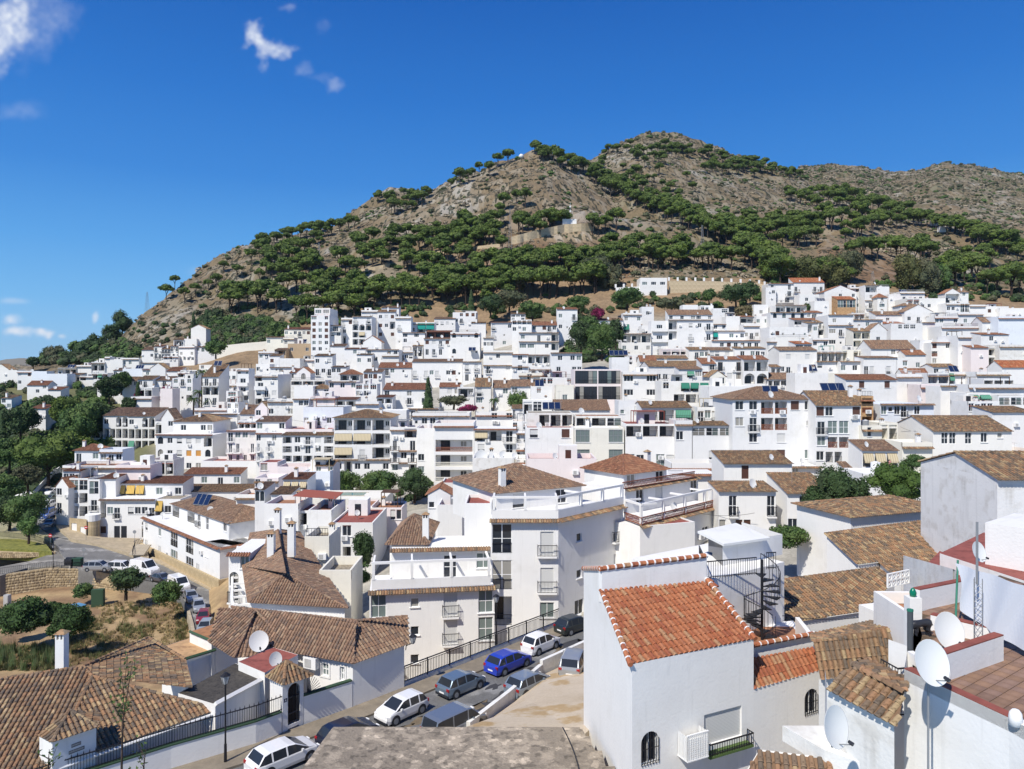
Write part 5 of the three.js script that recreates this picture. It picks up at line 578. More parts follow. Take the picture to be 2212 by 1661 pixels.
house({P:[[11.9,-68],[22.9,-79]],ht:-14.5,hb:-18.6,roof:'e',dep:7,fl:'d.s.d..w.v',pal:'old',base:Y(-20),name:'curved_house',label:'white curved house with iron balconies below a brick-lattice terrace',lm:'the brick-lattice curved house'});house({P:[pt(1346,71),[11.9,-68]],ht:-14.5,hb:-18.6,roof:'f',par:0.1,dep:6,fl:'..',base:Y(-20),label:'blank left flank of the brick-lattice curved house'});
house({P:[pt(1350,73.5),pt(1508,82)],ht:-12.0,hb:-14.4,roof:'e',dep:6,fl:'.w.s...w',pal:'old',base:Y(-17),label:'middle tier of the brick-lattice curved house behind its pergola'});house({P:[pt(1347,76),pt(1440,80)],ht:-10.7,hb:-12.4,roof:'h',rise:1.4,dep:6,fl:'w.w',pal:'rust',base:Y(-14),tiles:{single:150},label:'square lookout room with red-brown pyramid roof on the curved house'});
{const n=near('terrace_pergola','white pergola and brick-lattice railing on the curved house','pergola',v3(14,Y(-14.4),-72));const e=[pt(1348,70.6),[12.0,-67.9],[22.8,-78.7]];pergola(n,e,Y(-14.4),Y(-12.4),3.4,1.8);for(let i=0;i<2;i++){const[a,b]=[e[i],e[i+1]],W=Math.hypot(b[0]-a[0],b[1]-a[1]),m=mesh('brick_lattice',lattGeo(q5(W),0.7),MAT.brick,n.t);m.position.set(a[0],Y(-14.35),a[1]).sub(n.pos);m.rotation.y=Math.atan2(a[1]-b[1],b[0]-a[0]);}const a=pt(1345,73),b=pt(1500,81),W=Math.hypot(b[0]-a[0],b[1]-a[1]),m=mesh('brick_lattice',lattGeo(q5(W),0.7),MAT.brick,n.t);m.position.set(a[0],Y(-11.85),a[1]).sub(n.pos);m.rotation.y=Math.atan2(a[1]-b[1],b[0]-a[0]);}
{
const he=-18.2,FL=H(536,1302,he),FR=H(752,1314,he),Bl=H(541,1152,he),Br=H(648,1150,he),ML=H(524,1222,he),MR=H(690,1220,he),R1=H(618,1238,-16.5),R2=H(600,1144,-16.5);
const n=near('ridge_house','long white house under a big weathered brown hip roof with three chimneys','house',v3(-20,Y(-25),-62));const g=new G();const ins=[Bl,ML,FL,FR,MR,Br].map(p=>{const c=v3(-20,0,-68),q=p.clone();q.x=lerp(q.x,c.x,0.05);q.z=lerp(q.z,c.z,0.04);q.y=Y(he)+0.02;return q;});n.walls(g,ins,Y(-28),false);n.add('wall',g,MAT.white);
n.roof([[FL,FR,R1],[Bl,ML,R1,R2],[ML,FL,R1],[FR,MR,R1],[MR,Br,R2,R1]],{pal:'brown',share:[0.5,0.2,0.1,0.1,0.1],seg:4},[[FL,R1],[FR,R1],[R1,R2],[Bl,R2],[Br,R2]]);
for(const[vx,vy,h,d]of[[586,1202,2.0,66],[630,1180,2.0,66],[600,1142,1.9,76]]){const c=chimney(n.t,0,0,0,h,0.6);c.position.copy(V(vx,vy,d)).sub(n.pos);c.position.y+=0.1;}
const w=new G();wallRun(w,[pt(538,56.8),pt(750,55.6)],Y(-20.4),Y(-19.2),0.3);n.add('parapet',w,MAT.white);
const pg=near('terrace_pergola','stepped white pergola beams along the curved flank of the ridge house','pergola',v3(-23,Y(-24),-62));pergola(pg,[pt(512,80),pt(500,70),pt(498,62),pt(508,55.5),pt(538,54.5)],Y(-24),Y(-19.2),2.4,2.6);
}
const ST=-20.2,Lk=[[-24,-31],[-17.2,-36.9],[-13.8,-39.4],[-12.7,-40.6],[-9.5,-43.7],[-6.84,-46.4],[-1.5,-52],[3.8,-57.8],[10,-63]],Rk=[[-15,-22],[-9.5,-29.5],[-6,-34],[-4.4,-37],[-2.1,-40.4],[0,-44.2],[2.05,-48.2],[5.5,-52],[12,-57]];
{
const strip=(A,B,y,skirt)=>{const g=new G();for(let i=0;i<A.length-1;i++){const P=(q)=>v3(q[0],y,q[1]);const a=P(A[i]),b=P(B[i]),c=P(B[i+1]),d=P(A[i+1]);g.tri(a,b,c,[a.x,a.z],[b.x,b.z],[c.x,c.z]);g.tri(a,c,d,[a.x,a.z],[c.x,c.z],[d.x,d.z]);for(const L of[A,B])g.quad(v3(L[i][0],y-skirt,L[i][1]),v3(L[i+1][0],y-skirt,L[i+1][1]),v3(L[i+1][0],y,L[i+1][1]),v3(L[i][0],y,L[i][1]));}return g;};
const mid=Lk.map(([x,z],i)=>{const[X,Z]=Rk[i],l=Math.hypot(X-x,Z-z),w=1.7;return[x+(X-x)/l*w,z+(Z-z)/l*w];});
tag(mesh('street',strip(mid,Rk,Y(ST),7),MAT.asphalt),null,null,null,'structure');tag(mesh('pavement',strip(Lk,mid,Y(ST)+0.12,7),M({color:col(0.5,0.48,0.45),map:T.pave})),null,null,null,'structure');
srand(8);for(let i=0;i<2;i++){const gp=new G();for(let k=0;k<16;k++){const t=rr(0.35,0.9),j=Math.floor(t*8),f=t*8-j,u=rr(0.3,0.95),P=L=>[lerp(L[j][0],L[j+1][0],f),lerp(L[j][1],L[j+1][1],f)],a=P(mid),b=P(Rk),cx=lerp(a[0],b[0],u),cz=lerp(a[1],b[1],u),n=11,pts=[];for(let q=0;q<n;q++){const an=q/n*6.283,R=rr(0.25,1)*(k%3?0.7:1.3),al=R*1.5*Math.cos(an),ac=R*0.6*Math.sin(an);pts.push(v3(cx+al*0.68+ac*0.7,Y(ST)+0.004+0.004*i,cz-al*0.7+ac*0.68));}gp.poly(pts.reverse());}tag(mesh(i?'tar_patches':'worn_patches',gp,i?M({color:col(0.045,0.045,0.05),roughness:0.9}):M({color:col(0.34,0.30,0.24),map:T.pave})),i?'dark fresh tar patches on the street asphalt':'pale worn cement patches on the street asphalt',i?'tar patch':'street patch',null,'stuff');}
const lot=new G();const q=[[0.2,-44,-19.9],[2.2,-48,-19.9],[5.6,-51.8,-19.9],[9,-46,-18.6],[4.6,-36,-17.0],[3.2,-33.4,-16.7],[-3.2,-33.9,-16.9],[-4.2,-36.8,-19.2],[-2,-40.3,-19.8]].map(([x,z,h])=>v3(x,Y(h),z));const cc=v3(1.2,Y(-18.4),-40.5);for(let i=0;i<q.length;i++){const a=q[i],b=q[(i+1)%q.length];lot.tri(cc,b,a,[cc.x,cc.z],[b.x,b.z],[a.x,a.z]);lot.quad(v3(a.x,Y(-22),a.z),v3(b.x,Y(-22),b.z),b,a);}tag(mesh('sandy_lot',lot,MAT.sand),null,null,null,'structure');
const lw=near('low_wall','low white kerb wall between the street and the sandy lot','wall',v3(0,Y(ST),-44));lw.add('wall',wallRun(new G(),[[-2.3,-40.2],[-0.1,-44.1],[2.0,-48.1]],Y(-21),Y(-19.35),0.25),MAT.dirty);lw.add('wall',wallRun(new G(),[[2.02,-48.15],[5.5,-51.9]],Y(-21),Y(-19.1),0.25),MAT.dirty);
const sl=near('concrete_slab','stained bare concrete roof slab beside the red-roofed house','roof slab',v3(-2,Y(-22),-30));const tops=[[-8.2,-33.4],[-8.9,-27.5],[-8.9,-24],[6,-24],[4.4,-28],[3.3,-32.6],[3.2,-33.3]].map(([x,z])=>v3(x,Y(-16.3),z));const g=new G();sl.walls(g,tops.map(p=>p.clone().setY(Y(-16.32))),Y(-22),true);const up=new G();const N=40;for(let i=0;i<N;i++)for(let j=0;j<24;j++){const X=(a)=>-8.9+15*a/N,Z=b=>-33.4+10*b/24,hh=(x,z)=>Y(-16.28)+(fbm(x*1.3,z*1.3,4)-0.5)*0.05,inside=(x,z)=>x>-8.2+(z+33.4)*-0.11&&x<3.1+(33.2+z)*0.3+0.1;const x0=X(i),x1=X(i+1),z0=Z(j),z1=Z(j+1);if(!inside(x0,z0)||!inside(x1,z1))continue;const a=v3(x0,hh(x0,z1),z1),b=v3(x1,hh(x1,z1),z1),c=v3(x1,hh(x1,z0),z0),e=v3(x0,hh(x0,z0),z0),U=p=>[p.x,p.z];up.tri(a,b,c,U(a),U(b),U(c));up.tri(a,c,e,U(a),U(c),U(e));}sl.add('side',g,MAT.slab);sl.add('top',up,MAT.slab);const cb=new G();let pv=v3(2.3,Y(-16.2),-33.2);for(let i=1;i<=12;i++){const t=i/12,p=v3(lerp(2.3,3.0,t)+0.12*Math.sin(t*5),Y(-16.2),lerp(-33.2,-26,t));cb.tube(pv,p,0.025,0.025,5);pv=p;}tag(mesh('cable',cb,MAT.iron),'black cable lying across the stained concrete slab','cable');
const fr=near('street_railing','long dark metal railing along the street edge above the apartments','railing',v3(-1,Y(ST),-52));const fa=[[-6.9,-46.6],[-1.6,-52.2],[3.7,-57.9]];fr.add('plinth',wallRun(new G(),fa,Y(-20.6),Y(-19.9),0.22),MAT.dirty);const bars=[];for(let i=0;i<2;i++){const[a,b]=[fa[i],fa[i+1]],W=Math.hypot(b[0]-a[0],b[1]-a[1]),n=4;for(let k=0;k<n;k++){const m=mesh('rail_section',cached('fsec'+i,()=>{const g=new G(),w=W/n;g.box(0,0.06,-0.02,w,0.1,0.02);g.box(0,1.0,-0.03,w,1.06,0.03);g.box(0,0.88,-0.015,w,0.91,0.015);g.box(0,-0.05,-0.035,0.06,1.08,0.035);const c=Math.round(w/0.14);for(let j=1;j<c;j++)g.box(w*j/c-0.014,0.06,-0.014,w*j/c+0.014,0.9,0.014,'tb');return g.geo();}),MAT.iron,fr.t);m.position.set(lerp(a[0],b[0],k/n),Y(-19.9),lerp(a[1],b[1],k/n)).sub(fr.pos);m.rotation.y=Math.atan2(a[1]-b[1],b[0]-a[0]);}}
}
// ---------- houses nearest the viewpoint ----------
function dishAt(p,r,yaw,tilt,label,o={}){
const t=thing('satellite_dish',label,'satellite dish',p,yaw,o.group||'satellite dishes on the roofs');const geo=cached('dish',()=>{const pts=[];for(let i=0;i<=8;i++){const q=i/8;pts.push(new THREE.Vector2(q,0.16*q*q));}pts.push(new THREE.Vector2(1.015,0.165),new THREE.Vector2(1.0,0.13));for(let i=7;i>=0;i--){const q=i/8;pts.push(new THREE.Vector2(q,0.16*q*q-0.025));}const g=new THREE.LatheGeometry(pts,28);g.rotateX(Math.PI/2);g.translate(0,0,-0.08);return g;});
const m=mesh('reflector',geo,MAT.dish,t);m.scale.set(r*0.94,r,r);m.rotation.x=-tilt;
const a=v3(0,-Math.cos(tilt)*r*0.95,Math.sin(tilt)*-r*0.95+0.05),b=v3(0.0,-r*0.62+Math.sin(tilt)*r*0.5,r*0.95);const g=new G();g.tube(a,b,r*0.03,r*0.03,5);mesh('arm',g,MAT.steel,t);mesh('receiver',new G().tube(b,b.clone().add(v3(0,0.06,-0.22).multiplyScalar(r*1.1)),r*0.1,r*0.08,8),MAT.dark,t);
const pole=o.pole===undefined?r*1.4:o.pole;mesh('mast',new G().tube(v3(0,-pole,-r*0.16),v3(0,0.05,-r*0.16),0.03,0.03,6),MAT.steel,t);return t;
}
function acUnit(p,yaw,label,s=1){const t=thing('air_conditioner',label,'air conditioner',p,yaw,'air conditioners on the walls');t.scale.setScalar(s);mesh('casing',new G().box(-0.42,-0.3,0.02,0.42,0.3,0.34),MAT.trim,t);mesh('fan_grille',new G().box(-0.3,-0.22,0.341,0.12,0.22,0.36),MAT.grey,t);mesh('bracket',new G().box(-0.34,-0.36,0.0,-0.3,-0.3,0.32).box(0.3,-0.36,0.0,0.34,-0.3,0.32),MAT.steel,t);return t;}
{
const n=near('red_roof_house','tall white house with new red-orange tile roof above the sandy lot','house',v3(7,Y(-21),-31));const A=[4.6,-28],B=[10.14,-30.7],D=[3.44,-35.1],yb=Y(-21),he=-11.25;const g=new G();
n.panel(g,A,B,yb,Y(he),[['w',1385,1580,1423,1651,{arch:true,grille:true,dep:0.2}],['s',1521,1534,1602,1600,{dep:0.14}]]);
const T1=v3(3.94,Y(-9.7),-32.06),T2=v3(9.05,Y(-9.7),-34.0),a0=v3(A[0],yb,A[1]),a1=v3(A[0],Y(he),A[1]),d0=v3(D[0],yb,D[1]),d1=v3(D[0],Y(-9.55),D[1]),t1=v3(T1.x,Y(-8.72),T1.z),t10=T1.clone();const U=p=>[p.z,p.y];g.poly([d0,a0,a1,t10,t1,d1],U);
const t20=v3(T2.x,Y(he),T2.z),b1=v3(B[0],Y(he),B[1]);g.poly([v3(B[0],yb,B[1]),v3(T2.x+0.6,yb,T2.z),v3(T2.x,T2.y,T2.z),b1],U);n.add('wall',g,MAT.white);
n.roof([[H(1362,1436,-11.28),H(1632,1380,-11.28),T2.clone().add(v3(0.15,0.05,0)),T1.clone().add(v3(-0.1,0.05,0))]],{pal:'red',single:296,pitch:0.25,course:0.37,over:0.02});
const vg=new G(),vw=new G();for(const[p,q,k]of[[H(1362,1436,-11.2),T1,12],[H(1632,1380,-11.2),T2,12]])for(let i=0;i<k;i++){const a=p.clone().lerp(q,i/k),b=p.clone().lerp(q,(i+0.86)/k),c=p.clone().lerp(q,(i+1)/k);vg.col=PAL.red[i%6];vg.tube(a,b,0.11,0.1,7);vw.tube(b,c,0.125,0.125,7);}for(let i=0;i<25;i++){const a=H(1366,1437,-11.3).lerp(H(1630,1381,-11.3),(i+0.5)/25);vw.tube(a,a.clone().add(v3(-0.02,0.01,-0.08)),0.075,0.07,8);}n.add('verge_tiles',vg,MAT.tile).userData.kind='stuff';n.add('mortar',vw,MAT.white).userData.kind='stuff';
const pw=new G();wallRun(pw,[[T1.x,T1.z],[T2.x,T2.z]],Y(-10.2),Y(-8.72),0.3);pw.quad(v3(D[0]+0.3,Y(-9.55),D[1]),v3(T1.x+0.3,Y(-8.72),T1.z-0.2),v3(T1.x,Y(-8.72),T1.z),d1);pw.quad(v3(T1.x+0.3,Y(-12),T1.z-0.2),v3(D[0]+0.3,Y(-12),D[1]),v3(D[0]+0.3,Y(-9.55),D[1]),v3(T1.x+0.3,Y(-8.72),T1.z-0.2));pw.poly([d0.clone().setY(Y(-12)),v3(4,Y(-12),-32),v3(9,Y(-12),-34),v3(8,Y(-12),-37)]);n.add('parapet',pw,MAT.white);
const cp=new G(),cw=new G();for(const[a,b]of[[v3(T1.x-0.1,Y(-8.7),T1.z),v3(T2.x,Y(-8.6),T2.z)],[v3(D[0],Y(-9.5),D[1]),v3(T1.x,Y(-8.68),T1.z)]]){const k=Math.round(a.distanceTo(b)/0.4);for(let i=0;i<k;i++){cp.col=PAL.red[(i*5)%6];cp.tube(a.clone().lerp(b,i/k),a.clone().lerp(b,(i+0.8)/k),0.12,0.11,7);cw.tube(a.clone().lerp(b,(i+0.8)/k),a.clone().lerp(b,(i+1)/k),0.125,0.125,7);}}n.add('coping_tiles',cp,MAT.tile).userData.kind='stuff';n.add('mortar',cw,MAT.white).userData.kind='stuff';
const mid=(vx,vy)=>{const d=28.6;return d;};
const yaw=Math.atan2(-28+30.7,5.54),e=v3(Math.cos(yaw),0,-Math.sin(yaw)),nn=v3(Math.sin(yaw),0,Math.cos(yaw));const on=(vx,vy)=>{const pl=new THREE.Plane().setFromNormalAndCoplanarPoint(nn,v3(4.6,0,-28)),q=v3(0,0,0);new THREE.Ray(camera.position.clone(),V(vx,vy,1).sub(camera.position).normalize()).intersectPlane(pl,q);return q;};
const p=on(1519,1628),q=on(1612,1606),w=Math.hypot(q.x-p.x,q.z-p.z);const sill=mesh('planter_sill',slabGeo(q5(w),0.1,0.42),M({color:col(0.07,0.12,0.03)}),n.t);sill.position.copy(p).addScaledVector(nn,0.004).sub(n.pos);sill.position.y=(p.y+q.y)/2-n.pos.y;sill.rotation.y=yaw;const rl=mesh('railing',railGeo(q5(w),0.5,false,0.36),MAT.iron,sill);rl.position.set(0,0.1,0.4);
const c=on(1463,1632);const cage=thing('air_conditioner_cage','white lattice cage round an air conditioner beside the shuttered window','air conditioner',c.addScaledVector(nn,0.01),yaw);const cg=new G();cg.box(0,0,0,1.05,0.05,0.62);cg.box(0,1.0,0.56,1.05,1.05,0.62);for(let i=0;i<=12;i++){const x=i/12*1.05;cg.box(clamp(x,0.02,1.03)-0.02,0.05,0.58,clamp(x,0.02,1.03)+0.02,1.0,0.61,'tb');}for(let i=1;i<12;i++)cg.box(0,i/12,0.585,1.05,i/12+0.035,0.6);for(let i=0;i<7;i++){cg.box(0,0.05,0.06+i*0.085,0.03,1.0,0.1+i*0.085,'tb');cg.box(1.02,0.05,0.06+i*0.085,1.05,1.0,0.1+i*0.085,'tb');}mesh('lattice',cg,MAT.trim,cage);mesh('casing',new G().box(0.12,0.06,0.08,0.93,0.72,0.42),MAT.cream,cage);
}
house({P:[pt(1524,34.6),pt(1694,38)],ht:-9.95,hb:-14,roof:'f',par:0.04,dep:5,fl:'......|..w...',base:Y(-20),label:'white upper block behind the red roof carrying a railed roof deck'});
{const n=near('roof_shed','white rooftop shed with pale felt roof and dark glazed end','shed',v3(11,Y(-9.95),-38));const g=new G(),A=pt(1561,37.2),B=pt(1690,39.5),C=[B[0]-1.2,B[1]-3.2],D=pt(1530,40);const tp=[A,B,C,D].map(([x,z])=>v3(x,Y(-8.9),z));n.panel(g,A,B,Y(-9.95),Y(-8.85));g.quad(v3(B[0],Y(-9.95),B[1]),v3(C[0],Y(-9.95),C[1]),v3(C[0],Y(-8.85),C[1]),v3(B[0],Y(-8.85),B[1]));n.add('wall',g,MAT.white);const gl=new G();gl.quad(v3(D[0],Y(-9.95),D[1]),v3(A[0],Y(-9.95),A[1]),v3(A[0],Y(-8.9),A[1]),v3(D[0],Y(-8.9),D[1]));n.add('glazing',gl,MAT.glass);const rf=new G();const R=[H(1507,1152,-8.7),H(1563,1180,-8.85),H(1664,1166,-8.85),H(1590,1134,-8.7)];rf.prism(R,v3(0,0.12,0));n.add('roof',rf,M({color:col(0.78,0.78,0.76),map:T.plaster}));}
{const rl=near('deck_railing','black iron railing round the roof deck beside the spiral stair','railing',v3(11.5,Y(-9.95),-36));for(const[a,b]of[[pt(1526,34.8),pt(1634,35.6)],[pt(1526,34.8),pt(1510,38)],[pt(1655,36.5),pt(1676,36.6)]]){const W=Math.hypot(b[0]-a[0],b[1]-a[1]),m=mesh('railing_section',railGeo(q5(W),0.85,false,0),MAT.iron,rl.t);m.position.set(a[0],Y(-9.93),a[1]).sub(rl.pos);m.rotation.y=Math.atan2(a[1]-b[1],b[0]-a[0]);m.scale.x=W/q5(W);}
const c=v3(px(1646,35.2),Y(-13.2),-35.2),st=thing('spiral_stair','black iron spiral staircase rising to the roof deck','staircase',c);mesh('pole',new G().tube(v3(0,0,0),v3(0,4.1,0),0.07,0.07,8),MAT.iron,st);const tg=cached('tread',()=>{const g=new G();const k=0.32;g.prism([v3(0,0,0),v3(0.85*Math.cos(-k),0,0.85*Math.sin(-k)),v3(0.85*Math.cos(k),0,0.85*Math.sin(k))].reverse(),v3(0,0.04,0));g.tube(v3(0.83,0,0),v3(0.83,1.0,0),0.014,0.014,4);g.tube(v3(0.83*Math.cos(0.2),0,0.83*Math.sin(0.2)),v3(0.83*Math.cos(0.2),1.0,0.83*Math.sin(0.2)),0.014,0.014,4);return g.geo();});const hr=new G();let pv=null;for(let i=0;i<15;i++){const a=i*0.5+0.6,m=mesh('tread',tg,MAT.iron,st);m.position.y=0.25+i*0.21;m.rotation.y=a;const p=v3(0.83*Math.cos(-a),1.25+i*0.21,0.83*Math.sin(-a)*1);const q=v3(0.83*Math.cos(a),1.25+i*0.21,-0.83*Math.sin(a));if(pv)hr.tube(pv,q,0.022,0.022,5);pv=q;}mesh('handrail',hr,MAT.iron,st);}
{
const n=near('annex_house','low annex with red tile strip and barred arched window beside the red-roofed house','house',v3(12,Y(-21),-32));const g=new G(),B=[10.14,-30.7],E=[13.95,-32.7];n.panel(g,B,E,Y(-21),Y(-13.35),[['w',1738,1488,1766,1543,{arch:true,grille:true}]]);g.quad(v3(E[0],Y(-21),E[1]),v3(14.6,Y(-21),-36),v3(14.6,Y(-12.5),-36),v3(E[0],Y(-13.35),E[1]));g.poly([v3(10.2,Y(-13.0),-32.4),v3(14.2,Y(-13.0),-34.2),v3(14.6,Y(-13.0),-38),v3(10.5,Y(-13.0),-37)].reverse());n.add('wall',g,MAT.white);n.roof([[H(1625,1488,-13.38),H(1780,1444,-13.38),H(1757,1398,-12.5),H(1625,1422,-12.5)]],{pal:'red',single:120,pitch:0.25});const p=new G();wallRun(p,[[px(1625,32.3),-32.3],[px(1757,33.6),-33.6],[px(1757,33.6)+0.3,-36]],Y(-13.2),Y(-12.15),0.2);n.add('parapet',p,MAT.white);const cp=new G(),cw=new G();const a=v3(px(1627,32.2),Y(-12.1),-32.2),b=v3(px(1758,33.5),Y(-12.05),-33.5);for(let i=0;i<9;i++){cp.col=PAL.red[i%6];cp.tube(a.clone().lerp(b,i/9),a.clone().lerp(b,(i+0.84)/9),0.11,0.11,7);cw.tube(a.clone().lerp(b,(i+0.84)/9),a.clone().lerp(b,(i+1)/9),0.115,0.115,7);}n.add('coping_tiles',cp,MAT.tile).userData.kind='stuff';n.add('mortar',cw,MAT.white).userData.kind='stuff';const f=new G();f.poly([v3(10.3,Y(-12.96),-32.6),v3(13.9,Y(-12.96),-34.1),v3(14.2,Y(-12.96),-37),v3(10.5,Y(-12.96),-37)].reverse());n.add('terrace_floor',f,MAT.terra);}
{
const he=-17.4,C=[-9.51,-43.7],R=[-6.84,-46.4],Lf=[-13.1,-45.4];const n=near('corner_house','white corner house with weathered brown roof turning along the street','house',v3(-9.5,Y(-20.2),-45));const g=new G();n.panel(g,Lf,C,Y(-24),Y(he),[['c',695,1432,710,1460,{trim:true}],['c',735,1440,745,1470,{trim:true}]]);n.panel(g,C,R,Y(-24),Y(he));g.quad(v3(R[0],Y(-24),R[1]),v3(-7.6,Y(-24),-49.5),v3(-7.6,Y(he),-49.5),v3(R[0],Y(he),R[1]));g.quad(v3(-17,Y(-24),-47.4),v3(Lf[0],Y(-24),Lf[1]),v3(Lf[0],Y(he),Lf[1]),v3(-17,Y(he),-47.4));n.add('wall',g,MAT.white);
const Hp=H(770,1341,-15.9),Rr=H(880,1331,-15.9),Rl=H(500,1311,-15.9),Ce=H(763,1434,-17.4);n.roof([[Ce,H(885,1390,-17.4),Rr,Hp],[H(600,1404,-17.4),Ce,Hp,Rl],[H(505,1421,-17.7),H(648,1413,-17.7),H(553,1320,-15.95)],[H(450,1386,-17.3),H(505,1421,-17.7),H(553,1318,-15.9),H(474,1313,-15.9)]],{pal:'brown',share:[0.4,0.5,0.05,0.05]},[[Ce,Hp],[H(505,1421,-17.65),H(553,1318,-15.85)],[H(648,1413,-17.6),H(553,1320,-15.85)],[Hp,Rr],[Rl,Hp]]);
acUnit(H(675,1426,-17.85).add(v3(0.1,0,0.15)),-0.44,'big white air conditioner under the eave of the corner house',1.15);
const fl=near('patio_roofs','flat terrace roofs in orange, red and stained black between the tiled roofs','roof terrace',v3(-18,Y(-22),-44));const bx=(nm,pts,mat,h,wm=MAT.white)=>{const tops=pts.map(([x,y])=>H(x,y,h));const w=new G();fl.walls(w,tops,Y(-24),false);fl.add('wall',w,wm);const f=new G();f.poly(tops.map(p=>p.clone().setY(p.y-0.02)),p=>[p.x,p.z]);fl.add(nm,f,mat);};
bx('orange_floor',[[350,1397],[397,1424],[466,1403],[410,1378]],MAT.ochre,-18.0);bx('orange_floor',[[410,1364],[457,1384],[514,1350],[470,1345]],M({color:col(0.46,0.22,0.10),map:T.terracotta}),-17.3);bx('red_floor',[[515,1429],[572,1453],[644,1414],[590,1398]],MAT.redfloor,-17.3);bx('tar_floor',[[385,1497],[465,1521],[572,1463],[508,1432]],M({color:col(0.16,0.155,0.15),map:T.concrete}),-17.8);
const ed=new G();const eR=(a,b,h)=>{const p=H(...a,h),q=H(...b,h);ed.tube(p,q,0.1,0.1,4);};eR([397,1424],[466,1403],-17.95);eR([410,1364],[457,1384],-17.25);eR([470,1345],[514,1350],-17.25);fl.add('green_coping',ed,MAT.greenTrim);const wt=new G();wt.tube(H(465,1521,-17.75),H(573,1463,-17.75),0.14,0.14,4);fl.add('white_fascia',wt,MAT.white);
for(const[vx,vy,q]of[[1040,985,0.9],[1086,982,0.55],[1112,985,0.5]])dishAt(V(vx,vy,103),q,0.3,0.35,q>0.8?'very large satellite dish on the dish-crowded roof yard':'mid-sized satellite dish on the dish-crowded roof yard',{pole:1.5});dishAt(H(559,1385,-16.75),0.62,0.5,0.35,'large white satellite dish standing on the red flat roof');dishAt(H(595,1424,-17.0),0.42,0.75,0.3,'smaller satellite dish on the red flat roof beside the gate kiosk');
const k=near('gate_kiosk','white gate kiosk with pyramid tile roof and arched iron gate marked 6','gate house',v3(-12.6,Y(-20.2),-41.4));const kg=new G(),K0=[-13.75,-41.55],K1=[-12.72,-40.55],K2=[-11.85,-41.6];k.panel(kg,K1,K2,Y(-20.6),Y(-17.35),[['-',622,1476,648,1562,{arch:true,dep:0.3}]]);k.panel(kg,K0,K1,Y(-20.6),Y(-17.35));kg.quad(v3(K2[0],Y(-20.6),K2[1]),v3(-12.8,Y(-20.6),-42.6),v3(-12.8,Y(-17.35),-42.6),v3(K2[0],Y(-17.35),K2[1]));k.add('wall',kg,MAT.white);
const ap=H(618,1427,-16.35),e0=H(576,1462,-17.3),e1=H(613,1480,-17.35),e2=H(677,1459,-17.3),e3=v3(-12.9,Y(-17.3),-42.9);k.roof([[e1,e2,ap],[e0,e1,ap],[e2,e3,ap],[e3,e0,ap]],{pal:'old',single:160,share:[0.6,0.4,0,0],pitch:0.22,course:0.34},[[e1,ap],[e0,ap],[e2,ap]]);
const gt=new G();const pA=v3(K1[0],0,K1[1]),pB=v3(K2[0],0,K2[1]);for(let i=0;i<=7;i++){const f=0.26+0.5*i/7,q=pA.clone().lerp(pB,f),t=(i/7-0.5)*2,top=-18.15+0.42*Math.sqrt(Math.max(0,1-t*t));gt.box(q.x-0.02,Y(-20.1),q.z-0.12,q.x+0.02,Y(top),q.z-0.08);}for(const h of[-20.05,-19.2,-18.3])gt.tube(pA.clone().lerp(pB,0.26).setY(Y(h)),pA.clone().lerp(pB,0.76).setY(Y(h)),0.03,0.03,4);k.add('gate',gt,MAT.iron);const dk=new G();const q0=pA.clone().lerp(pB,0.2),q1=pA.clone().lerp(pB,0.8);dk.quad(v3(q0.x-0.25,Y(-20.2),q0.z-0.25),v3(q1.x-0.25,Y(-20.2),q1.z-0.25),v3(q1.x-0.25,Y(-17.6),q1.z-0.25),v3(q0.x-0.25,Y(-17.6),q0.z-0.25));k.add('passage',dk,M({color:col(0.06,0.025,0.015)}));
const np=pA.clone().lerp(pB,0.14);const cv=document.createElement('canvas');cv.width=cv.height=64;const cx=cv.getContext('2d');cx.fillStyle='#0d1430';cx.fillRect(0,0,64,64);cx.fillStyle='#f4f4f4';cx.font='bold 52px sans-serif';cx.textAlign='center';cx.fillText('6',32,51);const ct=new THREE.CanvasTexture(cv);ct.colorSpace=THREE.SRGBColorSpace;const pq=new THREE.Mesh(new THREE.PlaneGeometry(0.2,0.2),M({map:ct}));pq.name='number_plate';pq.position.set(np.x+0.012,Y(-18.35),np.z+0.012).sub(k.pos);pq.rotation.y=Math.atan2(K1[1]-K2[1],K2[0]-K1[0]);k.t.add(pq);
const gw=near('garden_wall','white garden wall with dark coping between gate kiosk and corner house','wall',v3(-10.8,Y(-20.2),-42.6));gw.add('wall',wallRun(new G(),[[-11.84,-41.62],[-9.53,-43.66]],Y(-20.6),Y(-18.55),0.2),MAT.white);gw.add('coping',wallRun(new G(),[[-11.84,-41.58],[-9.53,-43.62]],Y(-18.546),Y(-18.46),0.28),MAT.greenTrim);const fan=new G(),fc=v3(-11.7,Y(-18.44),-41.8);for(let i=0;i<9;i++){const a=i/8*Math.PI/2,e=v3(0.66*Math.cos(a),Math.sin(a),-0.6*Math.cos(a)).multiplyScalar(0.95);fan.tube(fc,fc.clone().add(e),0.018,0.018,4);}gw.add('fan_grille',fan,MAT.iron);
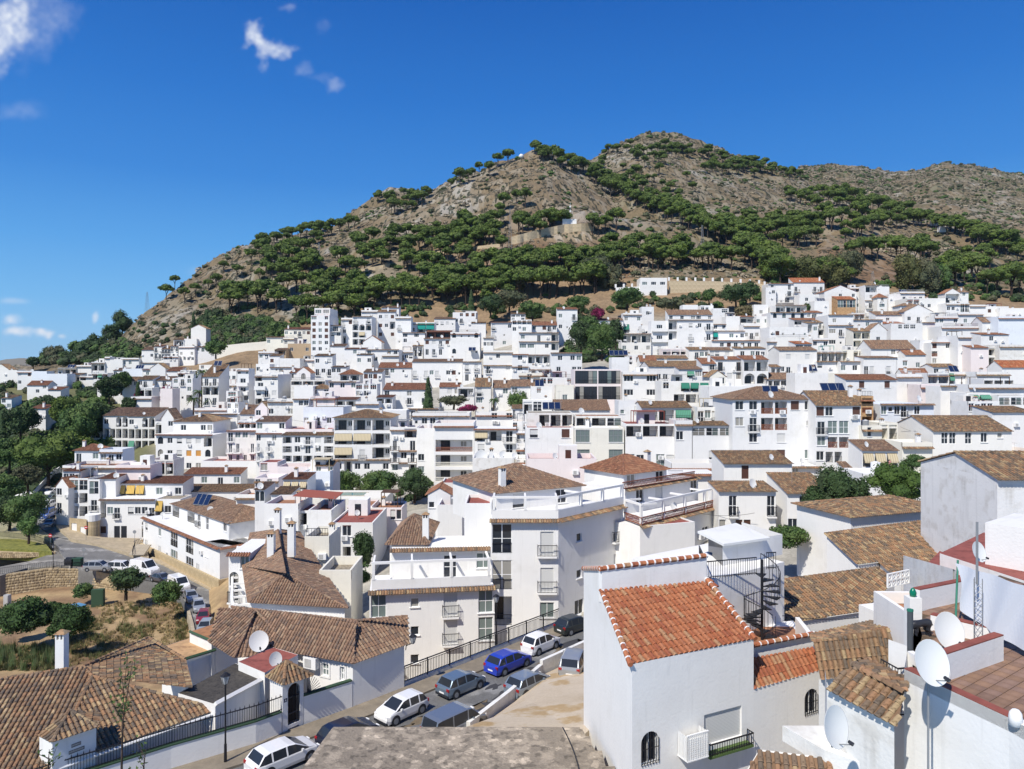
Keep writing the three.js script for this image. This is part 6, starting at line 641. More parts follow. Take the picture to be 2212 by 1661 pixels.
const lw=near('garden_wall','white street wall with spiked iron fence before the tiled villa','wall',v3(-15,Y(-20.2),-38.4));const LP=[[-22,-32.8],[-17.2,-36.9],[-13.8,-39.4],[-12.75,-40.5]];lw.add('wall',wallRun(new G(),LP,Y(-20.8),Y(-18.95),0.2),MAT.white);lw.add('coping',wallRun(new G(),LP.map(([x,z])=>[x+0.02,z+0.03]),Y(-18.946),Y(-18.87),0.26),MAT.greenTrim);for(let i=0;i<3;i++){const[a,b]=[LP[i],LP[i+1]],W=Math.hypot(b[0]-a[0],b[1]-a[1]),m=mesh('iron_fence',railGeo(q5(W),0.8,false,0),MAT.iron,lw.t);m.position.set(a[0],Y(-18.87),a[1]-0.1).sub(lw.pos);m.rotation.y=Math.atan2(a[1]-b[1],b[0]-a[0]);m.scale.x=W/q5(W);const sp=new G();const k2=Math.round(W/0.25);for(let j=0;j<k2;j++){const f=(j+0.5)/k2,p=v3(lerp(a[0],b[0],f),Y(-18.07),lerp(a[1],b[1],f)-0.1);sp.tube(p,p.clone().add(v3(0,0.16,0)),0.03,0.004,4);}lw.add('spikes',sp,MAT.iron);}
}
{
const he=-18.3,E1=H(100,1662,he),E2=H(472,1532,he),J=H(200,1461,-16.45),K=H(320,1377,-16.6),E3=H(398,1428,he),Kl=H(-60,1476,-16.4),Ea=H(-260,1700,he),J0=H(180,1440,-16.3);const n=near('tiled_villa','white villa under a large mottled tile roof with hips and dormer','house',v3(-20,Y(-22),-38));
n.roof([[E1,E2,J],[Ea,E1,J,J0,Kl],[H(414,1486,-17.55),H(399,1424,-17.55),K,J0,J]],{pal:'old',share:[0.6,0.3,0.08]},[[E1,J],[E2,J],[J,J0],[J0,K],[J0,Kl],[H(399,1424,-17.5),K]]);const g=new G(),ins=(p,k)=>{const c=v3(-21,0,-40),q=p.clone();q.x=lerp(q.x,c.x,k);q.z=lerp(q.z,c.z,k);return[q.x,q.z];};const a=ins(E1,0.12),b=ins(E2,0.14),c=ins(E3,0.05);n.panel(g,a,b,Y(-23),Y(he+0.15),[['-',150,1648,165,1661,{back:true,dep:1}]]);g.quad(v3(b[0],Y(-23),b[1]),v3(c[0],Y(-23),c[1]),v3(c[0],Y(he+0.1),c[1]),v3(b[0],Y(he+0.1),b[1]));const e=ins(Ea,0.1);g.quad(v3(e[0],Y(-23),e[1]),v3(a[0],Y(-23),a[1]),v3(a[0],Y(he+0.1),a[1]),v3(e[0],Y(he+0.1),e[1]));n.add('wall',g,MAT.white);n.add('gutter',new G().tube(E1.clone().add(v3(0.1,-0.1,0.1)),E2.clone().add(v3(0.1,-0.1,0.1)),0.07,0.07,6),MAT.trim);
const cp=chimney(n.t,0,0,0,1.9,0.5);cp.position.copy(V(134,1434,42.5)).sub(n.pos);cp.position.y-=0.1;
const dm=near('roof_dormer','white box dormer with small tile roof and two dark lettered plaques','dormer',v3(-20.2,Y(-18.4),-34));const d0=H(83,1588,-17.0),d1=H(112,1604,-17.0),d2=H(210,1569,-17.0),apx=H(150,1534,-16.35),d3=H(215,1540,-16.9);const dg=new G();const fa=[d1.x-0.05,d1.z-0.12],fb=[d2.x-0.1,d2.z-0.1];dm.panel(dg,fa,fb,Y(-19.2),Y(-17.0));dm.panel(dg,[d0.x+0.05,d0.z],fa,Y(-19.4),Y(-17.0));dg.quad(v3(fb[0],Y(-19.2),fb[1]),v3(fb[0]-0.8,Y(-19.2),fb[1]-0.9),v3(fb[0]-0.8,Y(-17.0),fb[1]-0.9),v3(fb[0],Y(-17.0),fb[1]));dm.add('wall',dg,MAT.white);dm.roof([[d1,d2.clone().add(v3(0.1,0,0.05)),apx],[d0,d1,apx],[d2,d3,apx]],{pal:'old',single:60,share:[0.7,0.3,0]},[[d1,apx],[d2,apx]]);
const e1=v3(fb[0]-fa[0],0,fb[1]-fa[1]),wl=e1.length(),yaw=Math.atan2(-e1.z,e1.x),nn=v3(Math.sin(yaw),0,Math.cos(yaw));for(const[f0,f1,h]of[[0.42,0.64,-17.55],[0.36,0.72,-17.82]]){const w=wl*(f1-f0),cv=document.createElement('canvas');cv.width=256;cv.height=32;const cx=cv.getContext('2d');cx.fillStyle='#5a5450';cx.fillRect(0,0,256,32);cx.strokeStyle='#e8e4da';cx.lineWidth=3;srand(f0*1000);for(let i=0;i<16;i++){const x=8+i*15;cx.beginPath();cx.moveTo(x,25);cx.lineTo(x+rr(0,3),7);cx.lineTo(x+rr(5,9),rr(7,18));cx.lineTo(x+rr(3,9),25);cx.stroke();}const tx=new THREE.CanvasTexture(cv);tx.colorSpace=THREE.SRGBColorSpace;const p=new THREE.Mesh(new THREE.PlaneGeometry(w,0.16),M({map:tx}));p.name='plaque';p.position.set(lerp(fa[0],fb[0],(f0+f1)/2),Y(h),lerp(fa[1],fb[1],(f0+f1)/2)).addScaledVector(nn,0.015).sub(dm.pos);p.rotation.y=yaw;dm.t.add(p);}
}
{
const old=(name,label,pos,polys,ridges,pal,single,walls)=>{const n=near(name,label,'house',pos);n.roof(polys,{pal,single,share:polys.map((_,i)=>i?0:1),wob:0.015},ridges);const g=new G();for(const[a,b,yb]of walls){g.quad(v3(a.x,yb,a.z),v3(b.x,yb,b.z),b,a);}n.add('wall',g,MAT.white);return n;};
{const E0=H(1853,1219,-13.2),E1=H(2078,1190,-13.2),R1=H(1989,1126,-11.8),R0=H(1782,1153,-11.8),x0=H(1945,1255,-13.9),x1=H(2085,1236,-13.9),x2=H(1898,1213,-13.2);old('patchwork_house','white house under a wide patchwork roof of ochre and brown tiles',v3(25,Y(-17),-50),[[E0,E1,R1,R0],[x0,x1,E1,x2]],[[R0,R1],[E0,R0],[x0,x2]],'old',296,[[R0.clone().add(v3(0.1,-0.12,0.1)),E0.clone().add(v3(0.1,-0.12,-0.1)),Y(-18)],[E0.clone().add(v3(0.1,-0.12,-0.15)),E1.clone().add(v3(0,-0.12,-0.15)),Y(-18)],[x2.clone().add(v3(0.1,-0.12,0)),x0.clone().add(v3(0.1,-0.12,-0.1)),Y(-18)],[x0.clone().add(v3(0.1,-0.12,-0.15)),x1.clone().add(v3(0,-0.12,-0.15)),Y(-18)]]);}
{const E0=H(1686,1347,-14),E1=H(1862,1321,-14),E2=H(1932,1256,-13.1),R1=H(1898,1226,-12.8),R0=H(1684,1254,-12.8);old('patchwork_house','lower house with dark mottled tile roof behind the spiral stair',v3(18,Y(-17),-43),[[E0,E1,E2,R1,R0]],[[R0,R1]],'old',296,[[E0.clone().add(v3(0,-0.1,-0.15)),E1.clone().add(v3(0,-0.1,-0.15)),Y(-18)],[E1.clone().add(v3(-0.1,-0.1,-0.1)),E2.clone().add(v3(0,-0.1,0)),Y(-18)]]);}
{const E0=H(1772,1466,-12.5),E1=H(1925,1452,-12.5),R1=H(1922,1357,-11.2),R0=H(1757,1387,-11.2),B0=H(1752,1372,-11.75),B1=H(1920,1335,-11.75);old('patchwork_house','narrow house with dark ribbed tile roof and reddish far slope',v3(14,Y(-17),-31),[[E0,E1,R1,R0],[B1,B0,R0,R1]],[[R0,R1]],'old',290,[[E0.clone().add(v3(0,-0.1,-0.15)),E1.clone().add(v3(0,-0.1,-0.15)),Y(-18)]]);}
}
{
const n=near('tiled_terrace_house','white house with brown-tiled roof terrace, red coping and leaning dishes','house',v3(15,Y(-16),-22));const hc=-8.98,A=[px(1953,22),-22],B=[px(2180,18.9),-18.9],C=[px(2300,17.4),-17.4];const g=new G();n.panel(g,A,B,Y(-17),Y(hc));n.panel(g,B,C,Y(-17),Y(hc));wallRun(g,[A,B,C],Y(hc-0.35),Y(hc)-0.002,0.28);n.add('wall',g,MAT.white);const k=new THREE.LatheGeometry([[0,0.42],[0.08,0.4],[0.14,0.32],[0.16,0.2],[0.16,0],[0,0]].map(([x,y])=>new THREE.Vector2(x,y)),14);k.translate(px(2192,18.75),Y(-9.08),-18.72);n.add('finial',k,MAT.white);
const red=new G();wallRun(red,[A,B],Y(hc),Y(hc)+0.03,0.3);n.add('red_coping',red,MAT.redpaint);
const bed=new G(),fp=[[A[0]+0.3,-22.1],[B[0],-19.2],[19,-17],[24,-22],[22,-33],[px(2060,29),-29.5],[px(1990,28),-28.5],[px(1992,25.5),-25.5]].map(([x,z])=>v3(x,Y(-9.24),z));bed.poly(fp);n.add('floor_bed',bed,M({color:col(0.30,0.22,0.15),map:T.concrete}));const ft=cached('floortile',()=>new G().box(-0.19,0,-0.19,0.19,0.025,0.19,'b').geo()),fm=[[0.27,0.16,0.10],[0.32,0.19,0.12],[0.24,0.145,0.10],[0.29,0.18,0.13]].map(c=>M({color:col(...c),map:T.terracotta,roughness:0.8}));srand(5);const fd=v3(Math.cos(0.62),0,-Math.sin(0.62)),fe=v3(Math.sin(0.62),0,Math.cos(0.62));let cnt=0;const rest=new G();const inside=(x,z)=>{for(let i=0,j=fp.length-1,c=0;;j=i++){if(i===fp.length)return c;if((fp[i].z>z)!==(fp[j].z>z)&&x<(fp[j].x-fp[i].x)*(z-fp[i].z)/(fp[j].z-fp[i].z)+fp[i].x)c=!c;}};const cand=[];for(let i=-30;i<30;i++)for(let j=-30;j<30;j++){const p=v3(16,Y(-9.235),-24).addScaledVector(fd,i*0.4).addScaledVector(fe,j*0.4);if([[-1,-1],[1,-1],[1,1],[-1,1]].every(([a,e])=>inside(p.x+a*0.26,p.z+e*0.26))){const v=CX+p.x/-p.z*F;if(v<2260)cand.push([p.distanceTo(camera.position),p]);}}cand.sort((a,b)=>a[0]-b[0]);const pav=mesh('terrace_floor',new G().box(0,0,0,0.01,0.001,0.01),fm[0],n.t);const rg=new G();cand.forEach(([,p],i)=>{if(i<280){const m=mesh('floor_tile',ft,pick(fm),pav);m.position.copy(p).sub(n.pos);m.rotation.y=0.62;}else{rg.at(new THREE.Matrix4().makeRotationY(0.62).setPosition(p));rg.box(-0.19,0,-0.19,0.19,0.025,0.19,'b');rg.at(null);}});pav.geometry=rg.empty()?pav.geometry:rg.geo().translate(-n.pos.x,-n.pos.y,-n.pos.z);pav.material=fm[1];
const P0=[px(2040,21.6),-21.6],P1=[px(2168,23.2),-23.2];const pw=new G();wallRun(pw,[P0,P1],Y(-9.5),Y(-8.42),0.26);n.add('partition_wall',wallRun(new G(),[[px(1960,23.2),-23.2],P0],Y(-9.9),Y(-8.9),0.2),MAT.white);const Q0=[px(1987,28),-28],Q1=[px(2108,29.5),-29.5];n.add('partition_wall',wallRun(new G(),[Q0,Q1],Y(-9.6),Y(-8.42),0.25),MAT.white);n.add('partition_wall',wallRun(new G(),[[px(2010,26),-26],[px(2150,24.5),-24.5]],Y(-9.6),Y(-8.7),0.2),MAT.white);n.add('partition_wall',pw,MAT.white);for(const[a,b,h]of[[P0,P1,-8.418],[Q0,Q1,-8.418],[[px(2010,26),-26],[px(2150,24.5),-24.5],-8.698]])n.add('red_coping',wallRun(new G(),[a,b],Y(h),Y(h)+0.038,0.29),MAT.redpaint);const pl=new G();pl.box(px(1972,26.5)-0.22,Y(-11.5),-26.7,px(1972,26.5)+0.22,Y(-8.2),-26.3);n.add('pillar',pl,MAT.white);const fin=new THREE.LatheGeometry([[0,0.34],[0.07,0.28],[0.12,0.16],[0.11,0.05],[0.07,0],[0,0]].map(([x,y])=>new THREE.Vector2(x,y)),14);const fmsh=mesh('green_finial',fin,M({color:col(0.0,0.16,0.09),roughness:0.25}),n.t);fmsh.position.set(px(1972,26.5),Y(-8.2),-26.5).sub(n.pos);
const lv=new G();n.panel(lv,[px(1919,24.2),-24.2],[px(1962,23.6),-23.6],Y(-17),Y(-8.9));lv.quad(v3(px(1962,23.6),Y(-17),-23.6),v3(A[0],Y(-17),-22),v3(A[0],Y(-9),-22),v3(px(1962,23.6),Y(-8.9),-23.6));n.add('wall',lv,MAT.white);
const o=near('lean_to','lean-to with thick old lichen-spotted barrel tiles against the terrace wall','lean-to',v3(11,Y(-16),-22));const e0=H(1786,1488,-9.95),e1=H(1938,1570,-9.95),r1=H(1953,1496,-9.25),r0=H(1842,1436,-9.25),b1=H(1958,1470,-9.45),b0=H(1870,1424,-9.45);o.roof([[e0,e1,r1,r0],[b1,b0,r0,r1]],{pal:'old',single:120,share:[1,0],pitch:0.27,course:0.33,seg:7},[[r0,r1]]);const ow=new G();o.panel(ow,[e0.x+0.1,e0.z-0.22],[e1.x+0.05,e1.z-0.25],Y(-17),Y(-9.95));ow.quad(v3(px(1782,25),Y(-17),-25),v3(e0.x+0.1,Y(-17),e0.z-0.22),v3(e0.x+0.1,Y(-9.95),e0.z-0.22),v3(px(1782,25),Y(-10.2),-25));o.add('wall',ow,MAT.dirty);const lo=new G();lo.prism([H(1690,1600,-12.2),H(1780,1655,-12.2),H(1905,1700,-12.2),H(1830,1600,-12.2)],v3(0,0.5,0));o.add('ledge',lo,MAT.dirty);
const lr=near('lower_roof','tiled roof edge below the wall dish with loose barrel tiles','roof',v3(9,Y(-14),-20));lr.roof([[H(1600,1690,-12.6),H(1830,1720,-12.6),H(1790,1640,-12.0),H(1640,1622,-12.0)]],{pal:'old',single:90,pitch:0.25},[]);lr.add('deck',new G().prism([H(1600,1690,-12.75),H(1830,1720,-12.75),H(1790,1640,-12.15),H(1640,1622,-12.15)],v3(0,0.05,0)),MAT.dirty);
dishAt(H(1998,1422,-8.0).add(v3(0,0,0.3)),0.6,0.3,0.35,'big white satellite dish on a wall pole over the lichen-spotted lean-to',{pole:3.2});dishAt(H(2049,1363,-8.3),0.58,0.25,0.35,'white satellite dish over the stair well beside the black animal figure',{pole:0.9});dishAt(H(1797,1562,-9.75).add(v3(0,0,0.2)),0.55,0.6,0.25,'white satellite dish bracketed to the flaking wall below the lean-to',{pole:0.6});dishAt(H(2114,1192,-6.4),0.36,0.45,0.35,'white satellite dish on the lattice mast above the terrace',{pole:1.0});
const mt=thing('lattice_mast','thin steel lattice mast standing on the brown-tiled terrace','mast',H(2113,1392,-9.2).setY(Y(-9.2)));const ml=new G(),d=0;for(const[x,z]of[[-0.14,0],[0.14,0],[0,-0.2]])ml.tube(v3(x,0,z),v3(x,2.2,z),0.018,0.018,4);for(let i=0;i<9;i++){const y=0.22*i+0.1;ml.tube(v3(-0.14,y,0),v3(0.14,y+0.2,0),0.01,0.01,4,false);ml.tube(v3(0.14,y,0),v3(0,y+0.2,-0.2),0.01,0.01,4,false);ml.tube(v3(-0.14,y,0),v3(0,y+0.2,-0.2),0.01,0.01,4,false);}mesh('lattice',ml,MAT.steel,mt);mesh('pole',new G().tube(v3(0,2.0,-0.06),v3(0,4.1,-0.06),0.04,0.04,7),MAT.steel,mt);
const sh=thing('hanging_sheet','white translucent sheet hung across the terrace as a screen','sheet',H(2140,1330,-8.9));const sg=new G(),c0=H(2063,1216,-6.9),c1=H(2290,1290,-6.9),c2=H(2290,1430,-8.9),c3=H(2080,1320,-8.4);const Q=(u,v)=>{const p=c0.clone().lerp(c1,u).lerp(c3.clone().lerp(c2,u),v);p.x+=0.06*Math.sin(u*19+v*4);p.z+=0.10*Math.sin(u*13+v*5);p.y-=0.25*Math.sin(u*Math.PI)*v;return p.sub(sh.position);};for(let i=0;i<30;i++)for(let j=0;j<14;j++)sg.quad(Q(i/30,(j+1)/14),Q((i+1)/30,(j+1)/14),Q((i+1)/30,j/14),Q(i/30,j/14),[i*0.1,j*0.1]);mesh('cloth',sg,new THREE.MeshPhysicalMaterial({color:col(0.74,0.77,0.82),roughness:1,transmission:0.25,thickness:0,side:THREE.DoubleSide}),sh);mesh('post',new G().tube(c0.clone().sub(sh.position).add(v3(0.1,0.1,0)),H(2063,1375,-9.2).sub(sh.position),0.035,0.035,6),MAT.green,sh);
house({P:[pt(2128,37),pt(2400,33)],ht:-7.7,hb:-11,roof:'f',par:0.05,dep:4,fl:'...',mat:'whiteB',base:Y(-14),label:'blank white wall block edged with tiles beside the red flat roofs'});
const rr_=near('red_flat_roof','red painted flat roof terraces stepping down beside the white sheet','roof terrace',v3(24,Y(-13),-38));for(const[pts,h]of[[[[1965,1255],[2065,1290],[2140,1230],[2030,1190]],-10.6],[[[2030,1195],[2230,1260],[2260,1170],[2125,1150]],-9.8]]){const tops=pts.map(([x,y])=>H(x,y,h)),g=new G(),f=new G();rr_.walls(g,tops,Y(-14),false);f.poly(tops,p=>[p.x,p.z]);rr_.add('wall',g,MAT.white);rr_.add('red_floor',f,MAT.redfloor);}
const wd=near('sloping_wall','cracked white sloping party wall between the patchwork roofs and terrace','wall',v3(18,Y(-14),-34));const wg=new G(),a=pt(1956,36),b=pt(2065,30);wg.quad(v3(a[0],Y(-13),a[1]),v3(b[0],Y(-13),b[1]),v3(b[0],Y(-8.2),b[1]),v3(a[0],Y(-9.15),a[1]));wg.quad(v3(b[0],Y(-13),b[1]-0.2),v3(a[0],Y(-13),a[1]-0.2),v3(a[0],Y(-9.15),a[1]-0.2),v3(b[0],Y(-8.2),b[1]-0.2));wg.quad(v3(a[0],Y(-9.15),a[1]),v3(b[0],Y(-8.2),b[1]),v3(b[0],Y(-8.2),b[1]-0.2),v3(a[0],Y(-9.15),a[1]-0.2));wd.add('wall',wg,MAT.dirty);
house({P:[pt(1887,33),pt(1960,30)],ht:-9.95,hb:-12,roof:'f',par:0.5,dep:3,fl:'..',base:Y(-14),label:'small white parapet box with pierced-star block screen and potted plants',rm:'terra'});house({P:[pt(1855,35),pt(1890,34)],ht:-11.2,hb:-13,roof:'f',par:0.04,dep:3,fl:'..',base:Y(-15),rm:'redpaint',label:'low white box with red painted top beside the mottled roof'});
const sc=thing('block_screen','white pierced block screen with star openings on the parapet box','screen',v3(px(1915,33.5),Y(-9.95),-33.5),0.5);const sb=new G();for(let i=0;i<5;i++)for(let j=0;j<2;j++){const x=i*0.32,y=j*0.32;sb.box(x,y,0,x+0.32,y+0.04,0.08);sb.box(x,y+0.28,0,x+0.32,y+0.32,0.08);sb.box(x,y+0.04,0,x+0.04,y+0.28,0.08);sb.box(x+0.28,y+0.04,0,x+0.32,y+0.28,0.08);sb.tube(v3(x+0.04,y+0.04,0.04),v3(x+0.28,y+0.28,0.04),0.025,0.025,4,false);sb.tube(v3(x+0.28,y+0.04,0.04),v3(x+0.04,y+0.28,0.04),0.025,0.025,4,false);}mesh('blocks',sb,MAT.white,sc);
const pf2=thing('vent_pipe','dark grey vent pipe with green rim beside the terrace pillar','pipe',v3(px(1966,23.4),Y(-12),-23.4));mesh('pipe',new G().tube(v3(0,0,0),v3(0,4.3,0),0.09,0.09,10),M({color:col(0.06,0.07,0.08)}),pf2);mesh('rim',new G().tube(v3(0,4.3,0),v3(0,4.36,0),0.1,0.1,10),MAT.green,pf2);
const sr=thing('stair_railing','black iron stair railing climbing to the terrace door','railing',v3(px(1925,24),Y(-11.2),-23.6),0.2);mesh('railing',railGeo(1.4,1.6,false,0.8),MAT.iron,sr);
}
// ---------- lower road, walls, cars and street furniture ----------
{
const S=[[118,1010,135,1008,-25.5],[88,1045,118,1040,-27.5],[66,1090,117,1093,-29.5],[75,1125,122,1138,-30.5],[110,1158,155,1165,-31.3],[128,1187,210,1177,-31.8],[150,1222,285,1197,-32.4],[250,1236,322,1208,-32.8],[325,1254,352,1220,-33.1],[390,1282,412,1252,-33.4],[410,1320,468,1282,-33.6],[418,1347,487,1312,-33.7],[425,1385,492,1348,-33.8],[440,1440,500,1400,-33.8]];
const sheet=(list,name,mat,skirt,lift=0)=>{const g=new G();for(let i=0;i<list.length-1;i++){const P=(q,k)=>{const p=H(q[k*2],q[k*2+1],q[4]);p.y+=lift;return p;};const a=P(list[i],0),b=P(list[i],1),c=P(list[i+1],1),d=P(list[i+1],0);g.tri(a,b,c,[a.x,a.z],[b.x,b.z],[c.x,c.z]);g.tri(a,c,d,[a.x,a.z],[c.x,c.z],[d.x,d.z]);for(const[m,n]of[[a,d],[b,c]])g.quad(m.clone().setY(m.y-skirt),n.clone().setY(n.y-skirt),n,m);}tag(mesh(name,g,mat),null,null,null,'structure');};
sheet(S,'road',M({color:col(0.85,0.86,0.88),map:T.asphalt,roughness:0.95}),4);sheet([[0,1243,-2,1224,-33.0],[60,1226,62,1212,-32.7],[120,1221,122,1192,-32.3],[152,1222,128,1187,-32.25]],'side_lane',M({color:col(0.95,0.92,0.86),map:T.asphalt}),4,-0.03);
sheet([[117,1093,124,1090,-29.3],[122,1138,150,1136,-30.3],[155,1165,188,1158,-31.1],[210,1177,230,1162,-31.6],[285,1197,300,1164,-32.0],[322,1208,318,1180,-32.4]],'forecourt',M({color:col(0.86,0.80,0.68),map:T.pave}),2,0.12);sheet([[322,1208,330,1204,-32.7],[352,1220,360,1215,-33.0],[412,1252,420,1247,-33.3],[468,1282,476,1276,-33.5],[487,1312,497,1306,-33.6],[492,1348,502,1340,-33.7]],'pavement',M({color:col(0.9,0.84,0.72),map:T.pave}),2,0.13);sheet([[404,1322,410,1320,-33.5],[411,1349,418,1347,-33.6],[418,1388,425,1385,-33.7]],'pavement',M({color:col(0.9,0.86,0.78),map:T.pave}),2,0.15);
sheet([[-60,1148,-60,1128,-30.6],[60,1152,60,1130,-30.8],[112,1160,84,1140,-31.0]],'square',M({color:col(0.70,0.74,0.56),map:T.pave}),3,0.1);sheet([[-60,1185,-60,1166,-32.2],[60,1190,40,1166,-32.1],[112,1194,100,1178,-32.0]],'lawn_bank',MAT.grass,2,0.2);
const sv=[0,1,2,3].map(k=>{srand(60+k);const q=new THREE.IcosahedronGeometry(0.5,1),a=q.attributes.position,g=new G(),P=i=>{const x=a.getX(i),y=a.getY(i),z=a.getZ(i),s=0.85+0.3*hash2(Math.round(x*90)+k*71,Math.round(y*90)+Math.round(z*57));return v3(clamp(x*1.25*s,-0.5,0.5),clamp(y*1.25*s,-0.48,0.48),z*0.55*s);};for(let i=0;i<a.count;i+=3){const p=P(i),p1=P(i+1),p2=P(i+2);g.tri(p,p1,p2,[p.x,p.y],[p1.x,p1.y],[p2.x,p2.y]);}return g.geo();}),sm_=[[0.50,0.44,0.34],[0.42,0.36,0.27],[0.58,0.52,0.42],[0.36,0.31,0.25]].map(c=>M({color:col(...c),map:T.stone,roughness:0.95}));
const rubble=(label,pts,tops,bots,cell,max)=>{const w=near('rubble_wall',label,'stone wall',v3(pts[0][0],Y(bots[0]),pts[0][1]));const g=new G();let cnt=0;const rest=new G();srand(pts.length*13+5);for(let i=0;i<pts.length-1;i++){const[a,b]=[pts[i],pts[i+1]],L=Math.hypot(b[0]-a[0],b[1]-a[1]),yaw=Math.atan2(a[1]-b[1],b[0]-a[0]);g.quad(v3(a[0],Y(bots[i]),a[1]),v3(b[0],Y(bots[i+1]),b[1]),v3(b[0],Y(tops[i+1]),b[1]),v3(a[0],Y(tops[i]),a[1]));g.quad(v3(a[0],Y(tops[i]),a[1]),v3(b[0],Y(tops[i+1]),b[1]),v3(b[0],Y(tops[i+1]),b[1]-0.6),v3(a[0],Y(tops[i]),a[1]-0.6));let x=0;const rows=Math.round((tops[i]-bots[i])/cell);for(let j=0;j<rows;j++){x=rr(-0.3,0)*cell;while(x<L){const wd=cell*rr(0.8,1.7),f=(x+wd/2)/L;x+=wd;if(f>1)break;const y=lerp(lerp(bots[i],bots[i+1],f),lerp(tops[i],tops[i+1],f),(j+0.5)/rows);if(cnt<max){cnt++;const m=mesh('stone',pick(sv),pick(sm_),w.t);m.position.set(lerp(a[0],b[0],f),Y(y),lerp(a[1],b[1],f)+0.03).sub(w.pos);m.rotation.set(0,yaw,rr(-0.12,0.12));m.scale.set(wd*0.92,cell*rr(0.8,1.0),0.3);}}}}w.add('mortar_bed',g,MAT.rubble);};
rubble('long rubble-stone retaining wall below the curving road railing',[pt(-30,117.5),pt(100,120.5),pt(182,121),pt(252,118)].map(p=>p),[-33.2,-32.6,-32.8,-33.1],[-36.6,-36.3,-36.2,-36],0.42,300);rubble('low rubble-stone wall below the lawn bank of the square',[pt(-40,131),pt(60,129.6),pt(118,129)],[-32.4,-32.3,-32.0],[-33.6,-33.2,-32.6],0.34,200);
const rails=(label,pts,hs,h=1.0)=>{const w=near('road_railing',label,'railing',v3(pts[0][0],Y(hs[0]),pts[0][1]),'dark road railings');for(let i=0;i<pts.length-1;i++){const[a,b]=[pts[i],pts[i+1]],dy=hs[i+1]-hs[i],W=Math.hypot(b[0]-a[0],b[1]-a[1]),m=mesh('railing_section',railGeo(q5(W),h,true,0),MAT.iron,w.t);m.position.set(a[0],Y(hs[i]),a[1]).sub(w.pos);m.rotation.order='YXZ';m.rotation.y=Math.atan2(a[1]-b[1],b[0]-a[0]);m.rotation.z=Math.atan2(dy,W);m.scale.x=Math.hypot(W,dy)/q5(W);}};
rails('dark railing along the road edge above the rubble wall',[pt(-20,117.6),pt(60,119.6),pt(100,120.5),pt(182,121),pt(252,118),pt(327,115),pt(392,110)],[-33.0,-32.7,-32.5,-32.7,-33.0,-33.2,-33.4]);rails('dark railing round the little square and lawn',[pt(-20,137),pt(30,135.5),pt(75,134),pt(100,132),pt(128,128)],[-30.9,-31.0,-31.1,-31.4,-31.9],0.9);rails('dark handrail beside the curved entrance steps',[pt(288,128),pt(286,126),pt(292,130),pt(308,131)],[-31.5,-31.9,-31.2,-30.8],0.9);
const stp=thing('entrance_steps','pale curved entrance steps beside the black-garage house','steps',H(302,1190,-31.5));for(let i=0;i<7;i++){const m=mesh('step',slabGeo(2.6,0.2,0.6),MAT.pave,stp);m.position.set(-1.2,-0.4+i*0.17,0.8-i*0.35);}
const vw=near('boundary_wall','long white boundary wall climbing beside the lane under the pines','wall',v3(px(90,165),Y(-28),-165));const vg=new G(),VP=[[45,1085,-29.0],[60,1058,-27.8],[70,1065,-27.9],[100,1032,-26.2],[135,1003,-24.2]];for(let i=0;i<VP.length-1;i++){const a=H(...VP[i]),b=H(...VP[i+1]);vg.quad(a.clone().setY(a.y-4),b.clone().setY(b.y-4),b,a);vg.quad(b.clone().setY(b.y-4).add(v3(-0.3,0,-0.2)),a.clone().setY(a.y-4).add(v3(-0.3,0,-0.2)),a.clone().add(v3(-0.3,0,-0.2)),b.clone().add(v3(-0.3,0,-0.2)));vg.quad(a,b,b.clone().add(v3(-0.3,0,-0.2)),a.clone().add(v3(-0.3,0,-0.2)));}vw.add('wall',vg,MAT.white);const gp=vw.add('gate_pillar',new G().tube(H(42,1092,-30.5),H(42,1067,-29.0),0.9,0.9,14),MAT.white);
}
const PROF={hatch:[[0,.52,0],[.02,.62,0],[.05,.66,0],[.13,.95,1],[.22,1,0],[.5,1,0],[.6,.96,0],[.79,.66,2],[.92,.58,0],[.98,.48,0],[1,.38,0]],sedan:[[0,.5,0],[.02,.62,0],[.14,.66,0],[.27,.93,1],[.36,1,0],[.54,1,0],[.62,.96,0],[.78,.66,2],[.94,.57,0],[.985,.48,0],[1,.38,0]],van:[[0,.4,0],[.01,.62,0],[.05,.96,1],[.12,1,0],[.6,1,0],[.68,.97,0],[.84,.58,2],[.95,.48,0],[.99,.4,0],[1,.3,0]],suv:[[0,.5,0],[.015,.64,0],[.08,.95,1],[.18,1,0],[.5,1,0],[.6,.97,0],[.75,.67,2],[.93,.6,0],[.985,.5,0],[1,.36,0]]};
